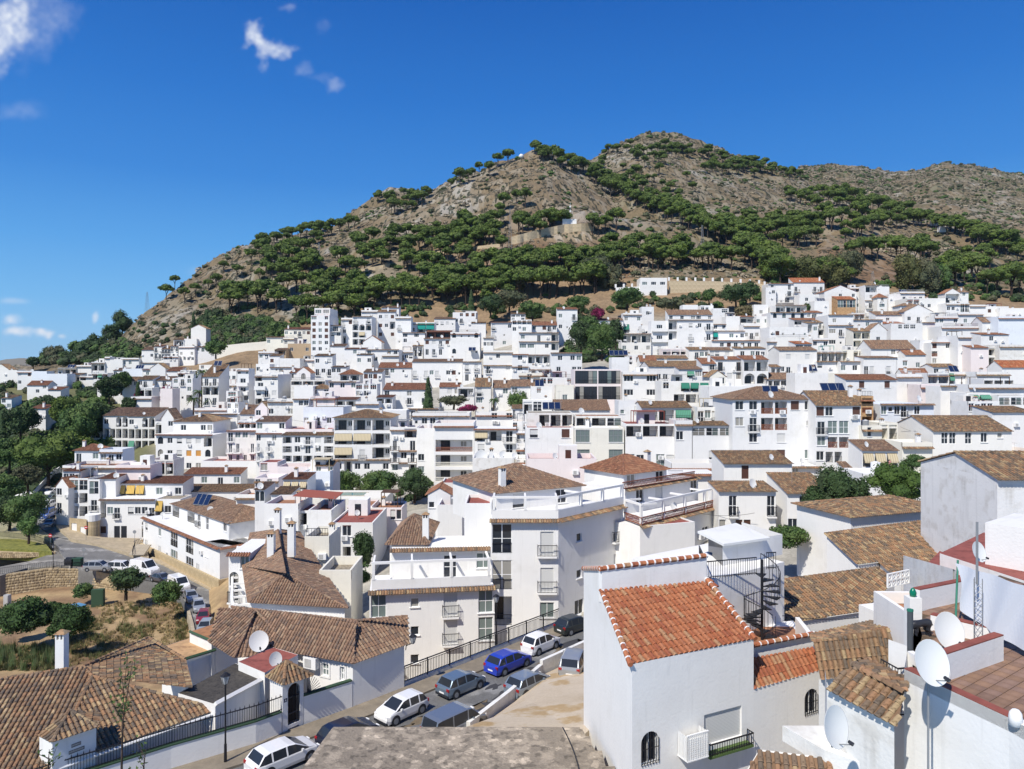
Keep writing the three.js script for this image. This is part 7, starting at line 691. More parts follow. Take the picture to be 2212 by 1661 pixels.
function car(label,cat,vx,vy,h,yaw,type,L,W,Hh,color,o={}){
const p=H(vx,vy,h);p.y=Y(h)+0.004;const t=thing('parked_car',label,cat,p,yaw,'vehicles parked along the streets');t.scale.setScalar(h>-25?0.84:0.95);const paint=new THREE.MeshPhysicalMaterial({color:col(...color),roughness:0.35,clearcoat:1,clearcoatRoughness:0.08,metalness:o.metal||0,side:THREE.DoubleSide});
const pr=PROF[type],body=new G(),side=new G(),ws=new G(),rw=new G(),belt=type==='van'?0.56:0.62;const N=pr.length;const sec=pr.map(([f,top])=>{const x=(f-0.5)*L,e=Math.min(f,1-f),hw=W/2*(0.86+0.14*sm(0,0.1,e)),ty=top*Hh,by=Math.min(ty-0.02,belt*Hh),tw=ty>by+0.05?hw*lerp(1,type==='van'?0.9:0.78,(ty-by)/(Hh*(1-belt))):hw*0.94;const cl=0.2+0.05*(1-sm(0,0.06,e));return[[hw*0.9,cl],[hw,cl+0.22],[hw,by*0.92],[hw*0.97,by],[tw,ty-0.05*(ty>by+0.06)],[tw*0.86,ty]].map(([z,y])=>[x,y,z]);});
for(let i=0;i<N-1;i++)for(let k=0;k<5;k++)for(const s of[-1,1]){const P=q=>v3(q[0],q[1],q[2]*s),a=P(sec[i][k]),b=P(sec[i+1][k]),c=P(sec[i+1][k+1]),d=P(sec[i][k+1]);const green=k===3&&Math.max(pr[i][1],pr[i+1][1])>belt+0.1;if(green&&!(o.panel&&(pr[i][0]+pr[i+1][0])/2<0.62)){side.quad(a,b,c,d);}else body.quad(a,b,c,d);}
for(let i=0;i<N-1;i++){const a=sec[i][5],b=sec[i+1][5],q=[v3(a[0],a[1],a[2]),v3(b[0],b[1],b[2]),v3(b[0],b[1],-b[2]),v3(a[0],a[1],-a[2])];const kind=pr[i+1][2];(kind===1?(o.panel?body:rw):kind===2?ws:body).quad(...q);}
for(const i of[0,N-1]){const s=sec[i];body.poly([...s.map(q=>v3(q[0],q[1],q[2])),...s.slice().reverse().map(q=>v3(q[0],q[1],-q[2]))]);}body.box(-L*0.46,0.17,-W*0.42,L*0.46,0.24,W*0.42);
mesh('body',body,paint,t);mesh('side_windows',side,MAT.glass,t);mesh('windscreen',ws,MAT.glass,t);if(!rw.empty())mesh('rear_window',rw,MAT.glass,t);
for(const f of type==='van'?[0.32,0.6]:[0.24,0.46]){let i=0;while(pr[i+1][0]<f)i++;const u=(f-pr[i][0])/(pr[i+1][0]-pr[i][0]);for(const s of[-1,1]){const A=k=>v3(...[0,1,2].map(c=>lerp(sec[i][k][c],sec[i+1][k][c],u)));const a=A(3),b=A(4);a.z*=s;b.z*=s;const w=0.05,off=0.008*s;mesh('pillar',new G().quad(v3(a.x-w,a.y,a.z+off),v3(a.x+w,a.y,a.z+off),v3(b.x+w,b.y,b.z+off),v3(b.x-w,b.y,b.z+off)),paint,t);}}
const R=type==='van'?0.34:0.31,wg=cached(`tyre${R}`,()=>{const g=new THREE.CylinderGeometry(R,R,0.2,20);g.rotateX(Math.PI/2);return g;}),rg=cached(`rim${R}`,()=>{const g=new THREE.CylinderGeometry(R*0.62,R*0.66,0.215,14);g.rotateX(Math.PI/2);return g;}),ag=cached(`arch${R}`,()=>{const g=new THREE.CircleGeometry(R*1.2,20,0,Math.PI*2);return g;});
for(const f of[-0.31,0.31])for(const s of[-1,1]){const w=mesh('wheel',wg,MAT.dark,t);w.position.set(f*L,R,s*(W/2-0.085));mesh('rim',rg,o.rim||MAT.steel,w);const ar=mesh('wheel_arch',ag,MAT.dark,t);ar.position.set(f*L,R+0.03,s*(W/2+0.004));}
for(const s of[-1,1]){const hl=mesh('headlight',slabGeo(0.1,0.14,0.32),MAT.trim,t);hl.position.set(L*0.462,Hh*0.41,s*W*0.34-0.16);const tl=mesh('tail_light',slabGeo(0.08,0.2,0.24),M({color:col(0.35,0.01,0.01),roughness:0.3}),t);tl.position.set(-L*0.5+0.0,Hh*0.46,s*W*0.38-0.12);const mi=mesh('mirror',slabGeo(0.12,0.12,0.14),paint,t);mi.position.set(L*0.17,Hh*belt,s*(W/2+0.05)-0.07);}
for(const s of[-1,1]){const pl=mesh('number_plate',slabGeo(0.02,0.11,0.5),MAT.trim,t);pl.position.set(s*(L/2+0.005)-0.01,0.42,-0.25);}
mesh('bumper',new G().box(-L/2-0.02,0.22,-W*0.41,-L/2+0.12,0.4,W*0.41),o.dark?MAT.dark:paint,t);mesh('bumper',new G().box(L/2-0.12,0.2,-W*0.41,L/2+0.02,0.36,W*0.41),o.dark?MAT.dark:paint,t);
return t;
}
const up=0.81,dn=up+Math.PI,WH=[0.80,0.80,0.80],SI=[0.36,0.38,0.40];
car('white hatchback with dark glass parked behind the black hatchback','car',612,1652,ST,up,'hatch',4.3,1.77,1.45,WH);car('black hatchback with red tall tail lights beside the concrete slab','car',752,1604,ST,up-0.02,'hatch',3.95,1.7,1.47,[0.012,0.014,0.025]);car('white small hatchback with dark side strips facing down the street','car',868,1547,ST,dn+0.03,'hatch',3.75,1.62,1.42,WH,{dark:true});car('grey-blue hatchback with dark bumper between white and blue cars','car',996,1492,ST,up,'hatch',3.85,1.65,1.43,[0.16,0.22,0.29],{metal:0.4,dark:true});car('bright blue hatchback parked by the street railing','car',1098,1444,ST,up,'hatch',4.1,1.73,1.44,[0.02,0.05,0.42]);car('white small city car ahead of the blue hatchback','car',1168,1404,ST,up,'hatch',3.6,1.6,1.52,WH);car('dark green-black hatchback at the end of the railing','car',1240,1362,ST,up-0.1,'hatch',3.85,1.65,1.43,[0.015,0.022,0.022]);car('grey-blue people carrier half hidden by the concrete slab','van',982,1584,ST,up,'van',4.6,1.8,1.72,[0.20,0.23,0.28],{metal:0.4});car('silver-blue hatchback tucked behind the low white kerb wall','car',1142,1492,ST,up,'hatch',3.9,1.68,1.43,[0.24,0.29,0.35],{metal:0.4});car('silver car nosed against the tall white house','car',1240,1446,-19.5,up+0.5,'suv',4.3,1.8,1.55,SI,{metal:0.4});
car('silver estate car parked along the road railing','car',213,1232,-32.45,0.02,'suv',4.7,1.8,1.65,SI,{metal:0.4});car('small white delivery van behind the silver estate car','van',262,1234,-32.7,-0.1,'van',4.1,1.7,1.8,WH);car('large high-roofed white delivery van on the curving road','van',312,1240,-32.95,-0.45,'van',5.6,2.05,2.5,WH,{panel:true});car('dark grey saloon between the two white vans','car',349,1256,-33.1,-0.55,'sedan',4.4,1.75,1.42,[0.10,0.11,0.14],{metal:0.4});car('white panel van with roof vent ahead of the silver cars','van',386,1272,-33.25,-0.75,'van',5.0,1.95,2.1,WH,{panel:true});car('silver saloon behind the white panel van','car',412,1295,-33.45,-1.0,'sedan',4.3,1.72,1.42,SI,{metal:0.4});car('silver hatchback parked between silver saloon and red car','car',429,1316,-33.55,-1.1,'hatch',4.0,1.7,1.44,[0.40,0.42,0.44],{metal:0.4});car('dark red hatchback on the bend of the road','car',440,1340,-33.65,-1.3,'hatch',3.9,1.68,1.44,[0.22,0.02,0.025]);car('pale grey car behind the dark red hatchback','car',444,1362,-33.7,-1.4,'hatch',3.8,1.65,1.43,[0.4,0.43,0.42],{metal:0.3});
car('grey saloon parked at the mouth of the lane','car',109,1136,-30.3,-1.3,'sedan',4.3,1.72,1.42,[0.17,0.18,0.19],{metal:0.4});car('blue van parked in the lane behind the grey saloon','van',102,1118,-29.9,-1.4,'van',4.6,1.9,2.0,[0.04,0.09,0.30]);car('white pick-up parked in the lane behind the blue van','car',104,1097,-29.5,-1.45,'suv',4.5,1.75,1.7,WH);car('greenish grey car parked in the lane','car',110,1082,-29.1,-1.6,'hatch',4.2,1.75,1.5,[0.2,0.25,0.24]);car('white car at the lane top beside the gabled house','car',115,1067,-28.7,-1.7,'hatch',4.0,1.7,1.5,WH);
function lamp(label,p,h,wall,yaw=0){const t=thing('street_lamp',label,'street lamp',p,yaw,'black lantern street lamps');const g=new G();const lx=wall?0.5:0;if(wall){g.tube(v3(0,h-0.25,0),v3(0.5,h,0),0.025,0.025,5);g.tube(v3(0,h-0.5,0),v3(0.05,h-0.1,0),0.03,0.03,5);}else{g.tube(v3(0,0,0),v3(0,0.9,0),0.085,0.07,8);g.tube(v3(0,0.9,0),v3(0,h,0),0.05,0.045,8);}mesh(wall?'bracket':'post',g,MAT.iron,t);const ln=new G();ln.tube(v3(lx,h,0),v3(lx,h+0.42,0),0.12,0.24,6,false);mesh('lantern',ln,M({color:col(0.45,0.46,0.46),roughness:0.2}),t);const cp=new G();cp.tube(v3(lx,h+0.42,0),v3(lx,h+0.58,0),0.27,0.06,6);cp.tube(v3(lx,h-0.06,0),v3(lx,h,0),0.06,0.13,6);for(let i=0;i<6;i++){const a=i/6*6.283;cp.tube(v3(lx+0.12*Math.cos(a),h,0.12*Math.sin(a)),v3(lx+0.24*Math.cos(a),h+0.42,0.24*Math.sin(a)),0.012,0.012,4);}mesh('cap',cp,MAT.iron,t);return t;}
lamp('black lantern lamp post by the street railing before the curtained wing',H(1072,1398,ST).setY(Y(ST)),3.3);lamp('black lantern lamp post on the pavement before the tiled villa',H(487,1650,ST).setY(Y(ST)+0.12),4.0);lamp('black wall lantern at the corner of the white corner house',v3(-6.75,Y(-20),-46.45),2.75,true,-0.3);lamp('reddish wall lantern at the corner of the angled apartment wing',v3(px(1346,70.9),Y(-21),-70.6),4.6,true,0.2);lamp('lamp post by the rubbish containers on the road',H(115,1228,-32.5).setY(Y(-32.5)),3.4);lamp('lantern on the front of the roadside apartment house',v3(-49.2,Y(-33),-116.9),4.4,true,-0.6);
function sign(label,vx,vy,h,hh,face){const t=thing('road_sign',label,'road sign',H(vx,vy,h).setY(Y(h)));mesh('pole',new G().tube(v3(0,0,0),v3(0,hh,0),0.035,0.035,6),MAT.steel,t);mesh('disc',new G().tube(v3(0,hh-0.3,0.04),v3(0,hh-0.3,0.06),0.32,0.32,18),face==='no'?M({color:col(0.5,0.02,0.02)}):MAT.steel,t);if(face==='no')mesh('white_bar',new G().box(-0.22,hh-0.36,0.062,0.22,hh-0.24,0.068),MAT.trim,t);return t;}
sign('round red no-entry sign before the rounded stone plinth',186,1166,-31.2,2.6,'no');sign('round red no-entry sign on the corner of the square railing',109,1182,-31.7,2.4,'no');sign('road sign seen from behind beside the silver estate car',181,1228,-32.5,3.4);sign('road sign seen from behind at the entrance steps',291,1176,-31.7,2.6);
for(const[vx,c]of[[152,0],[168,1]]){const t=thing('rubbish_container',c?'dark green rubbish container with closed lid on the road':'dark rubbish container with open lid on the road','container',H(vx,1222,-32.45).setY(Y(-32.45)));mesh('bin',new G().box(-0.75,0.15,-0.5,0.75,1.2,0.5),c?M({color:col(0.012,0.05,0.03)}):MAT.dark,t);mesh('lid',new G().box(-0.78,1.2,-0.52,0.78,1.32,c?0.52:0),c?M({color:col(0.015,0.06,0.035)}):MAT.dark,t);for(const x of[-0.6,0.6])mesh('wheel',new G().tube(v3(x,0.1,-0.4),v3(x+0.06,0.1,-0.4),0.1,0.1,8),MAT.dark,t);}
// ---------- gardens, woods and hedges ----------
srand(640);
const LW='trees of the valley wood';
const gy_=(vx,d)=>({y:groundY(vx,d)-0.3});
for(const[vx,vb,d,w,h,th,c,lab,sz]of[
[105,1062,176,150,112,30,[[0.07,0.115,0.016],[0.09,0.135,0.02],[0.055,0.10,0.015]],'broad yellow-green pine spreading over the valley wood',0.34],
[172,990,200,92,100,26,BROAD,'tall dark-limbed pine between the red-tiled house and the apartments',0.36],[212,960,206,56,76,20,DARK,'dark narrow pine against the arched apartments',0.34],[140,930,214,70,62,16,PINE,'mid green pine behind the broad yellow-green pine',0.34],[45,955,206,78,66,14,DARK,'dark bushy tree beside the low red-tiled house',0.34],[180,1025,182,70,62,20,PINE,'pine with bare trunk beside the boundary wall',0.32],[20,1020,186,80,66,12,BROAD,'loose green tree on the edge of the valley wood',0.32],[60,1060,168,60,50,10,OLIVE,'greyish olive tree below the broad pine',0.28],[15,1085,160,76,54,8,BROAD,'green shrub tree above the boundary wall',0.28],
[236,872,240,60,50,10,DARK,'dark green tree among the white hill houses',0.34],[262,850,250,46,40,8,BROAD,'small garden tree beside the gable house',0.34],[280,905,222,40,40,8,DARK,'dark garden tree below the arched wall',0.3],[100,905,230,50,36,10,DARK,'dark tree beside the lone red-roofed house',0.34]])treeV('valley_tree',lab,'tree',vx,vb,d,w,h,th,c,{group:LW,size:sz,n:2600,y:CAM-(vb-HY)*d/F,lobes:16});
for(const[vx,vb,d,h]of[[4,985,205,105],[60,905,232,40],[298,880,236,60],[925,900,184,92],[1018,690,330,70],[1258,672,300,36],[418,715,345,44],[446,722,345,50]]){const t=thing('cypress',{4:'dark cypress at the valley edge among the pines',60:'small cypress beside the low red-tiled house',298:'cypress below the bougainvillea house',925:'tall broad cypress beside the long gabled house',1018:'cypress at the foot of the pine row',1258:'small cypress above the terraced garden',418:'dark cypress under the rocky nose, shorter of the pair',446:'dark cypress under the rocky nose, taller of the pair'}[vx],'cypress',v3(px(vx,d),CAM-(vb-HY)*d/F,-d),0,'cypresses of the town'),s=d/F,R=h*s*0.16;mesh('trunk',new G().tube(v3(0,-2,0),v3(0,h*s*0.3,0),0.15,0.1,6),MAT.bark,t);const l=[];for(let i=0;i<8;i++){const f=i/8;l.push([rr(-0.1,0.1),h*s*(0.08+f*0.86),rr(-0.1,0.1),R*(1-f*0.82),h*s*0.12,R*(1-f*0.82)]);}mesh('crown',leafBlob(l,900,0.24,DARK,1.6,0.85),MAT.leaf,t);}
const TREES=[
[60,1152,138,84,70,14,BROAD,'leafy street tree shading the parked cars at the square'],[20,1150,140,70,60,14,DARK,'dark street tree at the edge of the square'],[62,1168,133,40,36,14,[[0.07,0.14,0.03],[0.09,0.16,0.035]],'small bright green sapling tree on the square'],
[272,1288,108,72,48,8,DARK,'dark fig tree growing against the rubble wall'],[360,1305,102,58,52,-1,BROAD,'green bush bank below the white panel van'],[180,1290,112,40,30,-1,BROAD,'creeper bush hanging on the rubble wall'],
[745,1072,138,70,46,4,BROAD,'lemon tree in the garden below the dark-balconied block'],[820,1082,132,80,54,4,BROAD,'broad dark green orange tree beside the pool'],[895,1080,130,66,56,5,DARK,'dark orange tree at the garden wall'],[830,1096,124,50,34,3,BROAD,'small garden tree by the wire fence'],
[785,1225,84,44,80,-1,DARK,'tall dark hedge beside the red-terrace house'],[745,1232,80,90,22,-1,BROAD,'clipped green hedge below the red-terrace house'],[690,1225,76,26,22,-1,OLIVE,'pale flowering oleander beside the roof box'],[780,1258,70,40,26,-1,BROAD,'green shrub beside the terracotta ramp'],
[1808,1160,66,92,124,18,DARK,'large dark irregular tree before the metal-garage house'],[1768,1140,67,64,66,26,DARK,'dark lobe of foliage leaning from the large tree'],[1853,1128,68,52,66,30,DARK,'dark side tree beside the round pine'],[1700,1180,62,84,42,-1,BROAD,'round green bush on the forecourt before the garage'],[1936,1098,76,112,78,8,[[0.045,0.09,0.012],[0.06,0.11,0.015]],'round bright green pine against the stained gable wall'],[1972,1020,88,50,30,6,BROAD,'leafy tree behind the round bright pine'],
[1255,765,214,50,60,3,DARK,'dark ivy-clad tree in the terraced garden'],[1300,775,210,60,66,3,BROAD,'green garden tree among the terraced walls'],[1330,750,222,36,50,3,DARK,'dark shrub tree at the garden edge'],[1275,730,232,50,40,3,BROAD,'climbing greenery over the garden wall'],[1118,890,172,40,40,3,BROAD,'green garden tree beside the cream house'],[980,880,180,60,22,2,OLIVE,'vine pergola foliage beside the cypress'],[1010,892,176,40,18,-1,BOUG,'magenta bougainvillea below the vine pergola'],[1292,690,262,28,24,-1,BOUG,'magenta bougainvillea bush beside the low garden house'],[360,872,226,26,40,-1,BOUG,'crimson bougainvillea climbing the pink wall'],[300,862,238,16,24,-1,BOUG,'crimson shrub beside the white terrace steps'],
[1250,675,288,50,30,4,BROAD,'green tree on the slope above the white houses'],[1355,668,292,66,38,5,BROAD,'feathery pepper tree below the white lookout building'],[1450,675,285,60,26,3,OLIVE,'grey-green bush behind the broad three-storey house'],[1532,655,300,26,26,3,BROAD,'round dark bush below the stone parapet wall'],[1590,660,297,66,40,3,DARK,'dark green trees massed below the stone parapet wall'],[1620,648,303,40,34,3,DARK,'dark tree beside the end house of the upper row'],[1610,690,280,46,24,3,DRY,'brownish bush behind the upper white houses'],
[1100,672,310,70,36,4,OLIVE,'grey olive trees above the white houses'],[1060,682,305,50,40,4,DARK,'dark carob tree above the white houses'],[1150,690,296,60,30,4,BROAD,'low green trees behind the low garden house'],
[470,742,352,76,44,4,BROAD,'green woodland tree above the long white wall'],[520,748,345,80,46,4,DARK,'dark woodland tree above the long white wall'],[560,735,345,70,40,4,BROAD,'mid green woodland tree above the long white wall'],[600,738,330,50,36,4,BROAD,'woodland tree below the brown rocks'],[460,715,360,50,40,6,DARK,'dark woodland tree under the rocky nose'],[500,712,365,60,40,6,OLIVE,'olive-green woodland tree under the rocky nose'],[540,705,368,60,40,6,BROAD,'woodland tree uphill of the white wall'],[466,772,300,44,30,3,BROAD,'garden tree before the long white wall'],
[265,735,410,44,50,10,DARK,'dark eucalyptus at the end of the rocky nose'],[240,752,400,40,40,8,DARK,'dark pine at the foot of the rocky nose'],[205,772,395,50,40,8,DARK,'dark pine above the stone road wall'],[180,785,390,50,34,6,DARK,'dark bush tree beyond the hill road'],[120,790,420,40,34,8,OLIVE,'grey-green tree on the skyline'],[100,795,420,26,36,8,DARK,'dark skyline tree beyond the white terrace'],[150,792,410,40,28,5,DARK,'low dark tree on the saddle'],[72,797,380,24,20,5,DARK,'dark garden tree behind the pergola house'],
[1120,640,334,40,44,10,OLIVE,'grey-green eucalyptus beside the pine row'],[1290,632,338,70,66,8,[[0.06,0.075,0.03],[0.075,0.09,0.04]],'tall drooping eucalyptus beside the white lookout building'],[1325,640,334,50,52,8,OLIVE,'eucalyptus with grey foliage above the road cut'],
[1745,625,335,70,60,8,[[0.10,0.105,0.03],[0.085,0.10,0.03]],'yellowish eucalyptus behind the orange-roofed house'],[1790,632,332,80,64,8,[[0.10,0.105,0.03],[0.085,0.10,0.03]],'olive-yellow eucalyptus above the upper houses'],[1835,615,340,60,60,8,OLIVE,'eucalyptus beside the grey rocks'],[1960,640,332,60,76,8,[[0.11,0.11,0.035],[0.09,0.10,0.03]],'tall yellowish eucalyptus near the lattice pylon'],[2000,645,330,60,70,8,OLIVE,'tall grey eucalyptus near the lattice pylon'],[2030,640,332,46,56,8,BROAD,'green tree beside the eucalyptus row'],[1680,612,338,80,50,6,PINE,'big umbrella pine above the upper apartment houses'],[1862,660,300,24,24,5,DARK,'small round tree between upper white houses'],[1750,680,288,30,20,3,DARK,'dark bush among the upper white houses'],
[1665,700,0,0,0,0]];
for(const[vx,vb,d,w,h,th,c,lab]of TREES)if(d)treeV(th<0?'shrub':'garden_tree',lab,th<0?'shrub':'tree',vx,vb,d,w*1.18,h*1.25,th*0.6,c,{size:clamp(d/700,0.12,0.45),n:clamp(Math.round(w*h*0.5),500,2600),lobes:13,group:'trees and shrubs of the town'});
for(const[vx,vy,d,w,h,lab]of[[150,1372,88,95,78,'large dark green bush on the dry lot, larger of the pair'],[50,1360,90,110,82,'large dark green bush at the lot edge beside the ploughed soil'],[20,1350,94,60,40,'lower dark bush behind the large lot bushes'],[110,1345,93,70,50,'dark bush filling the gap between the large lot bushes']])treeV('lot_bush',lab,'bush',vx,vy,d,w,h,-1,[[0.032,0.075,0.014],[0.045,0.09,0.018],[0.028,0.06,0.012]],{size:0.16,n:3600,y:CAM-(vy-HY)*d/F,lobes:18,group:'dark bushes on the dry lot'});
{
srand(71);const tuft=(cols,h)=>{const g=new G();for(let i=0;i<14;i++){const a=rnd()*6.28,r=rr(0,0.3),p=v3(Math.cos(a)*r,0,Math.sin(a)*r),q=p.clone().add(v3(rr(-0.25,0.25),h*rr(0.5,1),rr(-0.25,0.25)));g.col=pick(cols).map(c=>c*rr(0.8,1.2));const s=v3(0.03,0,0.02);g.tri(p.clone().sub(s),p.clone().add(s),q,[0,0],[1,0],[0,1]);}return g.geo();};
const sets=[['dry_grass',[[0.34,0.25,0.12],[0.28,0.2,0.09],[0.22,0.18,0.08]],0.45,5200,(vx,vy)=>vx>120&&vx<420&&vy>1290&&fbm(vx/30,vy/20,3)>0.42,'dry yellow grass covering the vacant lot'],['green_weeds',[[0.08,0.11,0.03],[0.11,0.13,0.04],[0.15,0.14,0.05]],0.7,4200,(vx,vy)=>(vx>140&&vx<330&&vy>1310&&fbm(vx/40+9,vy/24,3)>0.5)||(vx<140&&vy>1395)||(vx>380&&vx<405&&vy>1280),'green weeds and brambles on the vacant lot'],['reeds',[[0.11,0.15,0.06],[0.08,0.12,0.045]],1.8,900,(vx,vy)=>vx<130&&vy>1400,'tall green reeds behind the tiled villa']];
for(const[nm,cols,h,n,ok,lab]of sets){const g=tuft(cols,h),l=[];for(let i=0;i<n;i++){const vx=rr(-40,430),vy=rr(1262,1450);if(!ok(vx,vy))continue;const p=hit(vx,vy,46,130);if(!p||-p.z>112)continue;l.push(mtx(p,rr(0.6,1.3),rnd()*6.28));}if(l.length)instanced(nm,g,MAT.leaf,l,lab,nm.replace('_',' '));}
}
for(const[vx,vb,d,h,R,lab]of[[436,870,220,68,2.2,'tall palm beside the tall solar-roofed house'],[430,882,217,36,2.4,'lower palm with drooping fronds under the tall palm'],[418,885,216,24,2.2,'short bushy palm beside the rounded house'],[452,884,215,22,2.0,'short palm in front of the tall white gable wall'],[1066,885,172,22,1.2,'small palm in a garden beside the cream house']]){const t=thing('palm_tree',lab,'palm',v3(px(vx,d),CAM-(vb-HY)*d/F,-d)),hh=h*d/F;mesh('trunk',new G().tube(v3(0,-1.5,0),v3(0.1,hh,0),0.24,0.17,7),MAT.bark,t);const g=new G();for(let i=0;i<26;i++){const a=i*2.4,e=rr(-0.2,1.1);let p=v3(0.1,hh,0);g.col=[0.06,0.1,0.03].map(c=>c*rr(0.7,1.3));for(let k=0;k<5;k++){const f=(k+1)/5,q=v3(0.1+Math.cos(a)*R*f*Math.cos(e*0.6),hh+R*(Math.sin(e)*f-0.75*f*f),Math.sin(a)*R*f*Math.cos(e*0.6)),s=v3(-Math.sin(a),0,Math.cos(a)).multiplyScalar(0.22*(1-f*0.7));const dr=v3(0,-0.14,0);g.quad(p.clone().add(s).add(dr),q.clone().add(s.clone().multiplyScalar(0.8)).add(dr),q,p);g.quad(p,q,q.clone().sub(s.clone().multiplyScalar(0.8)).add(dr),p.clone().sub(s).add(dr));p=q;}}mesh('fronds',g,MAT.leaf,t);}
for(const[vx,vTop,d,h,n,lab]of[[262,1425,27,4.6,150,'young slender tree with sparse leaves rising before the tiled villa'],[305,1610,26,2.2,40,'short leafy sapling tip beside the slender young tree'],[100,1615,24,1.6,34,'thin dark sapling tip before the dormer wall']]){const y=CAM-(vTop-HY)*d/F,t=thing('sapling',lab,'sapling',v3(px(vx,d),y-h,-d));const g=new G(),lf=new G();srand(vx);const br=[];g.tube(v3(0,0,0),v3(0.05,h*0.5,0),0.045,0.03,5);g.tube(v3(0.05,h*0.5,0),v3(0.6*h*0.17,h,0.1),0.03,0.008,5);for(let i=0;i<8;i++){const f=rr(0.25,0.85),b=v3(0.05+f*0.1,h*f,0),e=b.clone().add(v3(rr(-0.5,0.5),h*rr(0.12,0.3),rr(-0.4,0.4)));g.tube(b,e,0.014,0.005,4);br.push([b,e]);}br.push([v3(0.05,h*0.5,0),v3(0.6*h*0.17,h,0.1)]);for(let i=0;i<n;i++){const[b,e]=pick(br),c=b.clone().lerp(e,rr(0.2,1.05)).add(v3(rr(-0.1,0.1),rr(-0.08,0.08),rr(-0.1,0.1))),a=v3(rr(-1,1),rr(-0.3,1),rr(-1,1)).normalize(),s=v3(rr(-1,1),rr(-1,1),rr(-1,1)).cross(a).normalize();lf.col=pick([[0.06,0.10,0.025],[0.09,0.14,0.03],[0.045,0.08,0.02]]);lf.quad(c,c.clone().addScaledVector(a,0.08).addScaledVector(s,0.04),c.clone().addScaledVector(a,0.17),c.clone().addScaledVector(a,0.08).addScaledVector(s,-0.04));}mesh('stem',g,MAT.bark,t);mesh('leaves',lf,MAT.leaf,t);}
// ---------- houses that fill the gaps between those read off the photograph ----------
{
srand(2024);const cov=(x,y)=>BL.some(b=>x>b.o.x0-3&&x<b.o.x1+3&&y>(b.o.ry!==undefined?b.o.ry:b.o.y0)-3&&y<b.o.y1+7),topY=x=>x<430?lerp(798,756,(x-150)/280):x<700?lerp(756,752,(x-430)/270):x<1000?lerp(752,728,(x-700)/300):x<1350?lerp(728,702,(x-1000)/350):x<1650?lerp(702,672,(x-1350)/300):x<2000?664:690,gard=[[690,1000,945,1115],[1212,690,1348,792],[925,800,1062,905],[1720,985,2000,1165]];
for(let y=670;y<1045;y+=9)for(let x=175;x<2205;x+=9){if(y<topY(x)+8||(x<560&&y>880)||(x<440&&y>815)||(y>985&&(x<1000||x>1760))||gard.some(q=>x>q[0]&&x<q[2]&&y>q[1]&&y<q[3]))continue;if(cov(x,y)||cov(x+9,y)||cov(x,y+6))continue;let w=18;while(w<58&&!cov(x+w,y))w+=6;const dd=dOf(x+w/2,y+18);const tl=rnd()<0.45;house({x0:x-4,x1:x+w,y0:y-3,y1:y+20,d:dd,roof:tl?pick(['t','e','g']):'f',rise:tl?rr(0.5,1.2):undefined,fl:pick(['w.w','.w.','s.w','L.w','w..s','lL','b.w','d.s']),dep:6});}
}
function aerial(p,h,lm){const t=thing('tv_aerial',`thin television aerial on ${lm}`,'aerial',p,rnd()*3,'television aerials on the roofs');const m=mesh('mast',cached('aer',()=>{const g=new G();g.tube(v3(0,-0.4,0),v3(0,2.2,0),0.022,0.018,4);g.tube(v3(-0.5,2.05,0),v3(0.5,2.05,0),0.012,0.012,4);for(let i=-3;i<=3;i++)g.tube(v3(i*0.15,2.05,-0.22),v3(i*0.15,2.05,0.22),0.008,0.008,3);return g.geo();}),MAT.steel,t);m.scale.y=h/2.2;}
function collector(p,n,w,h,tilt,yaw,label){const t=thing('solar_collector',label,'solar collector',p,yaw,'solar collectors on the roofs');for(let i=0;i<n;i++){const m=mesh('panel',slabGeo(q5(w),q5(h),0.06),MAT.solar,t);m.position.set((i-n/2)*(w+0.06),0.1,0);m.rotation.x=-tilt;mesh('frame',frameGeo(q5(w),q5(h),1,1,0.04,0.075),MAT.steel,m);}mesh('stand',new G().box(-n*w/2,0,-h*Math.sin(tilt)*0.9,n*w/2,0.09,0),MAT.steel,t);return t;}
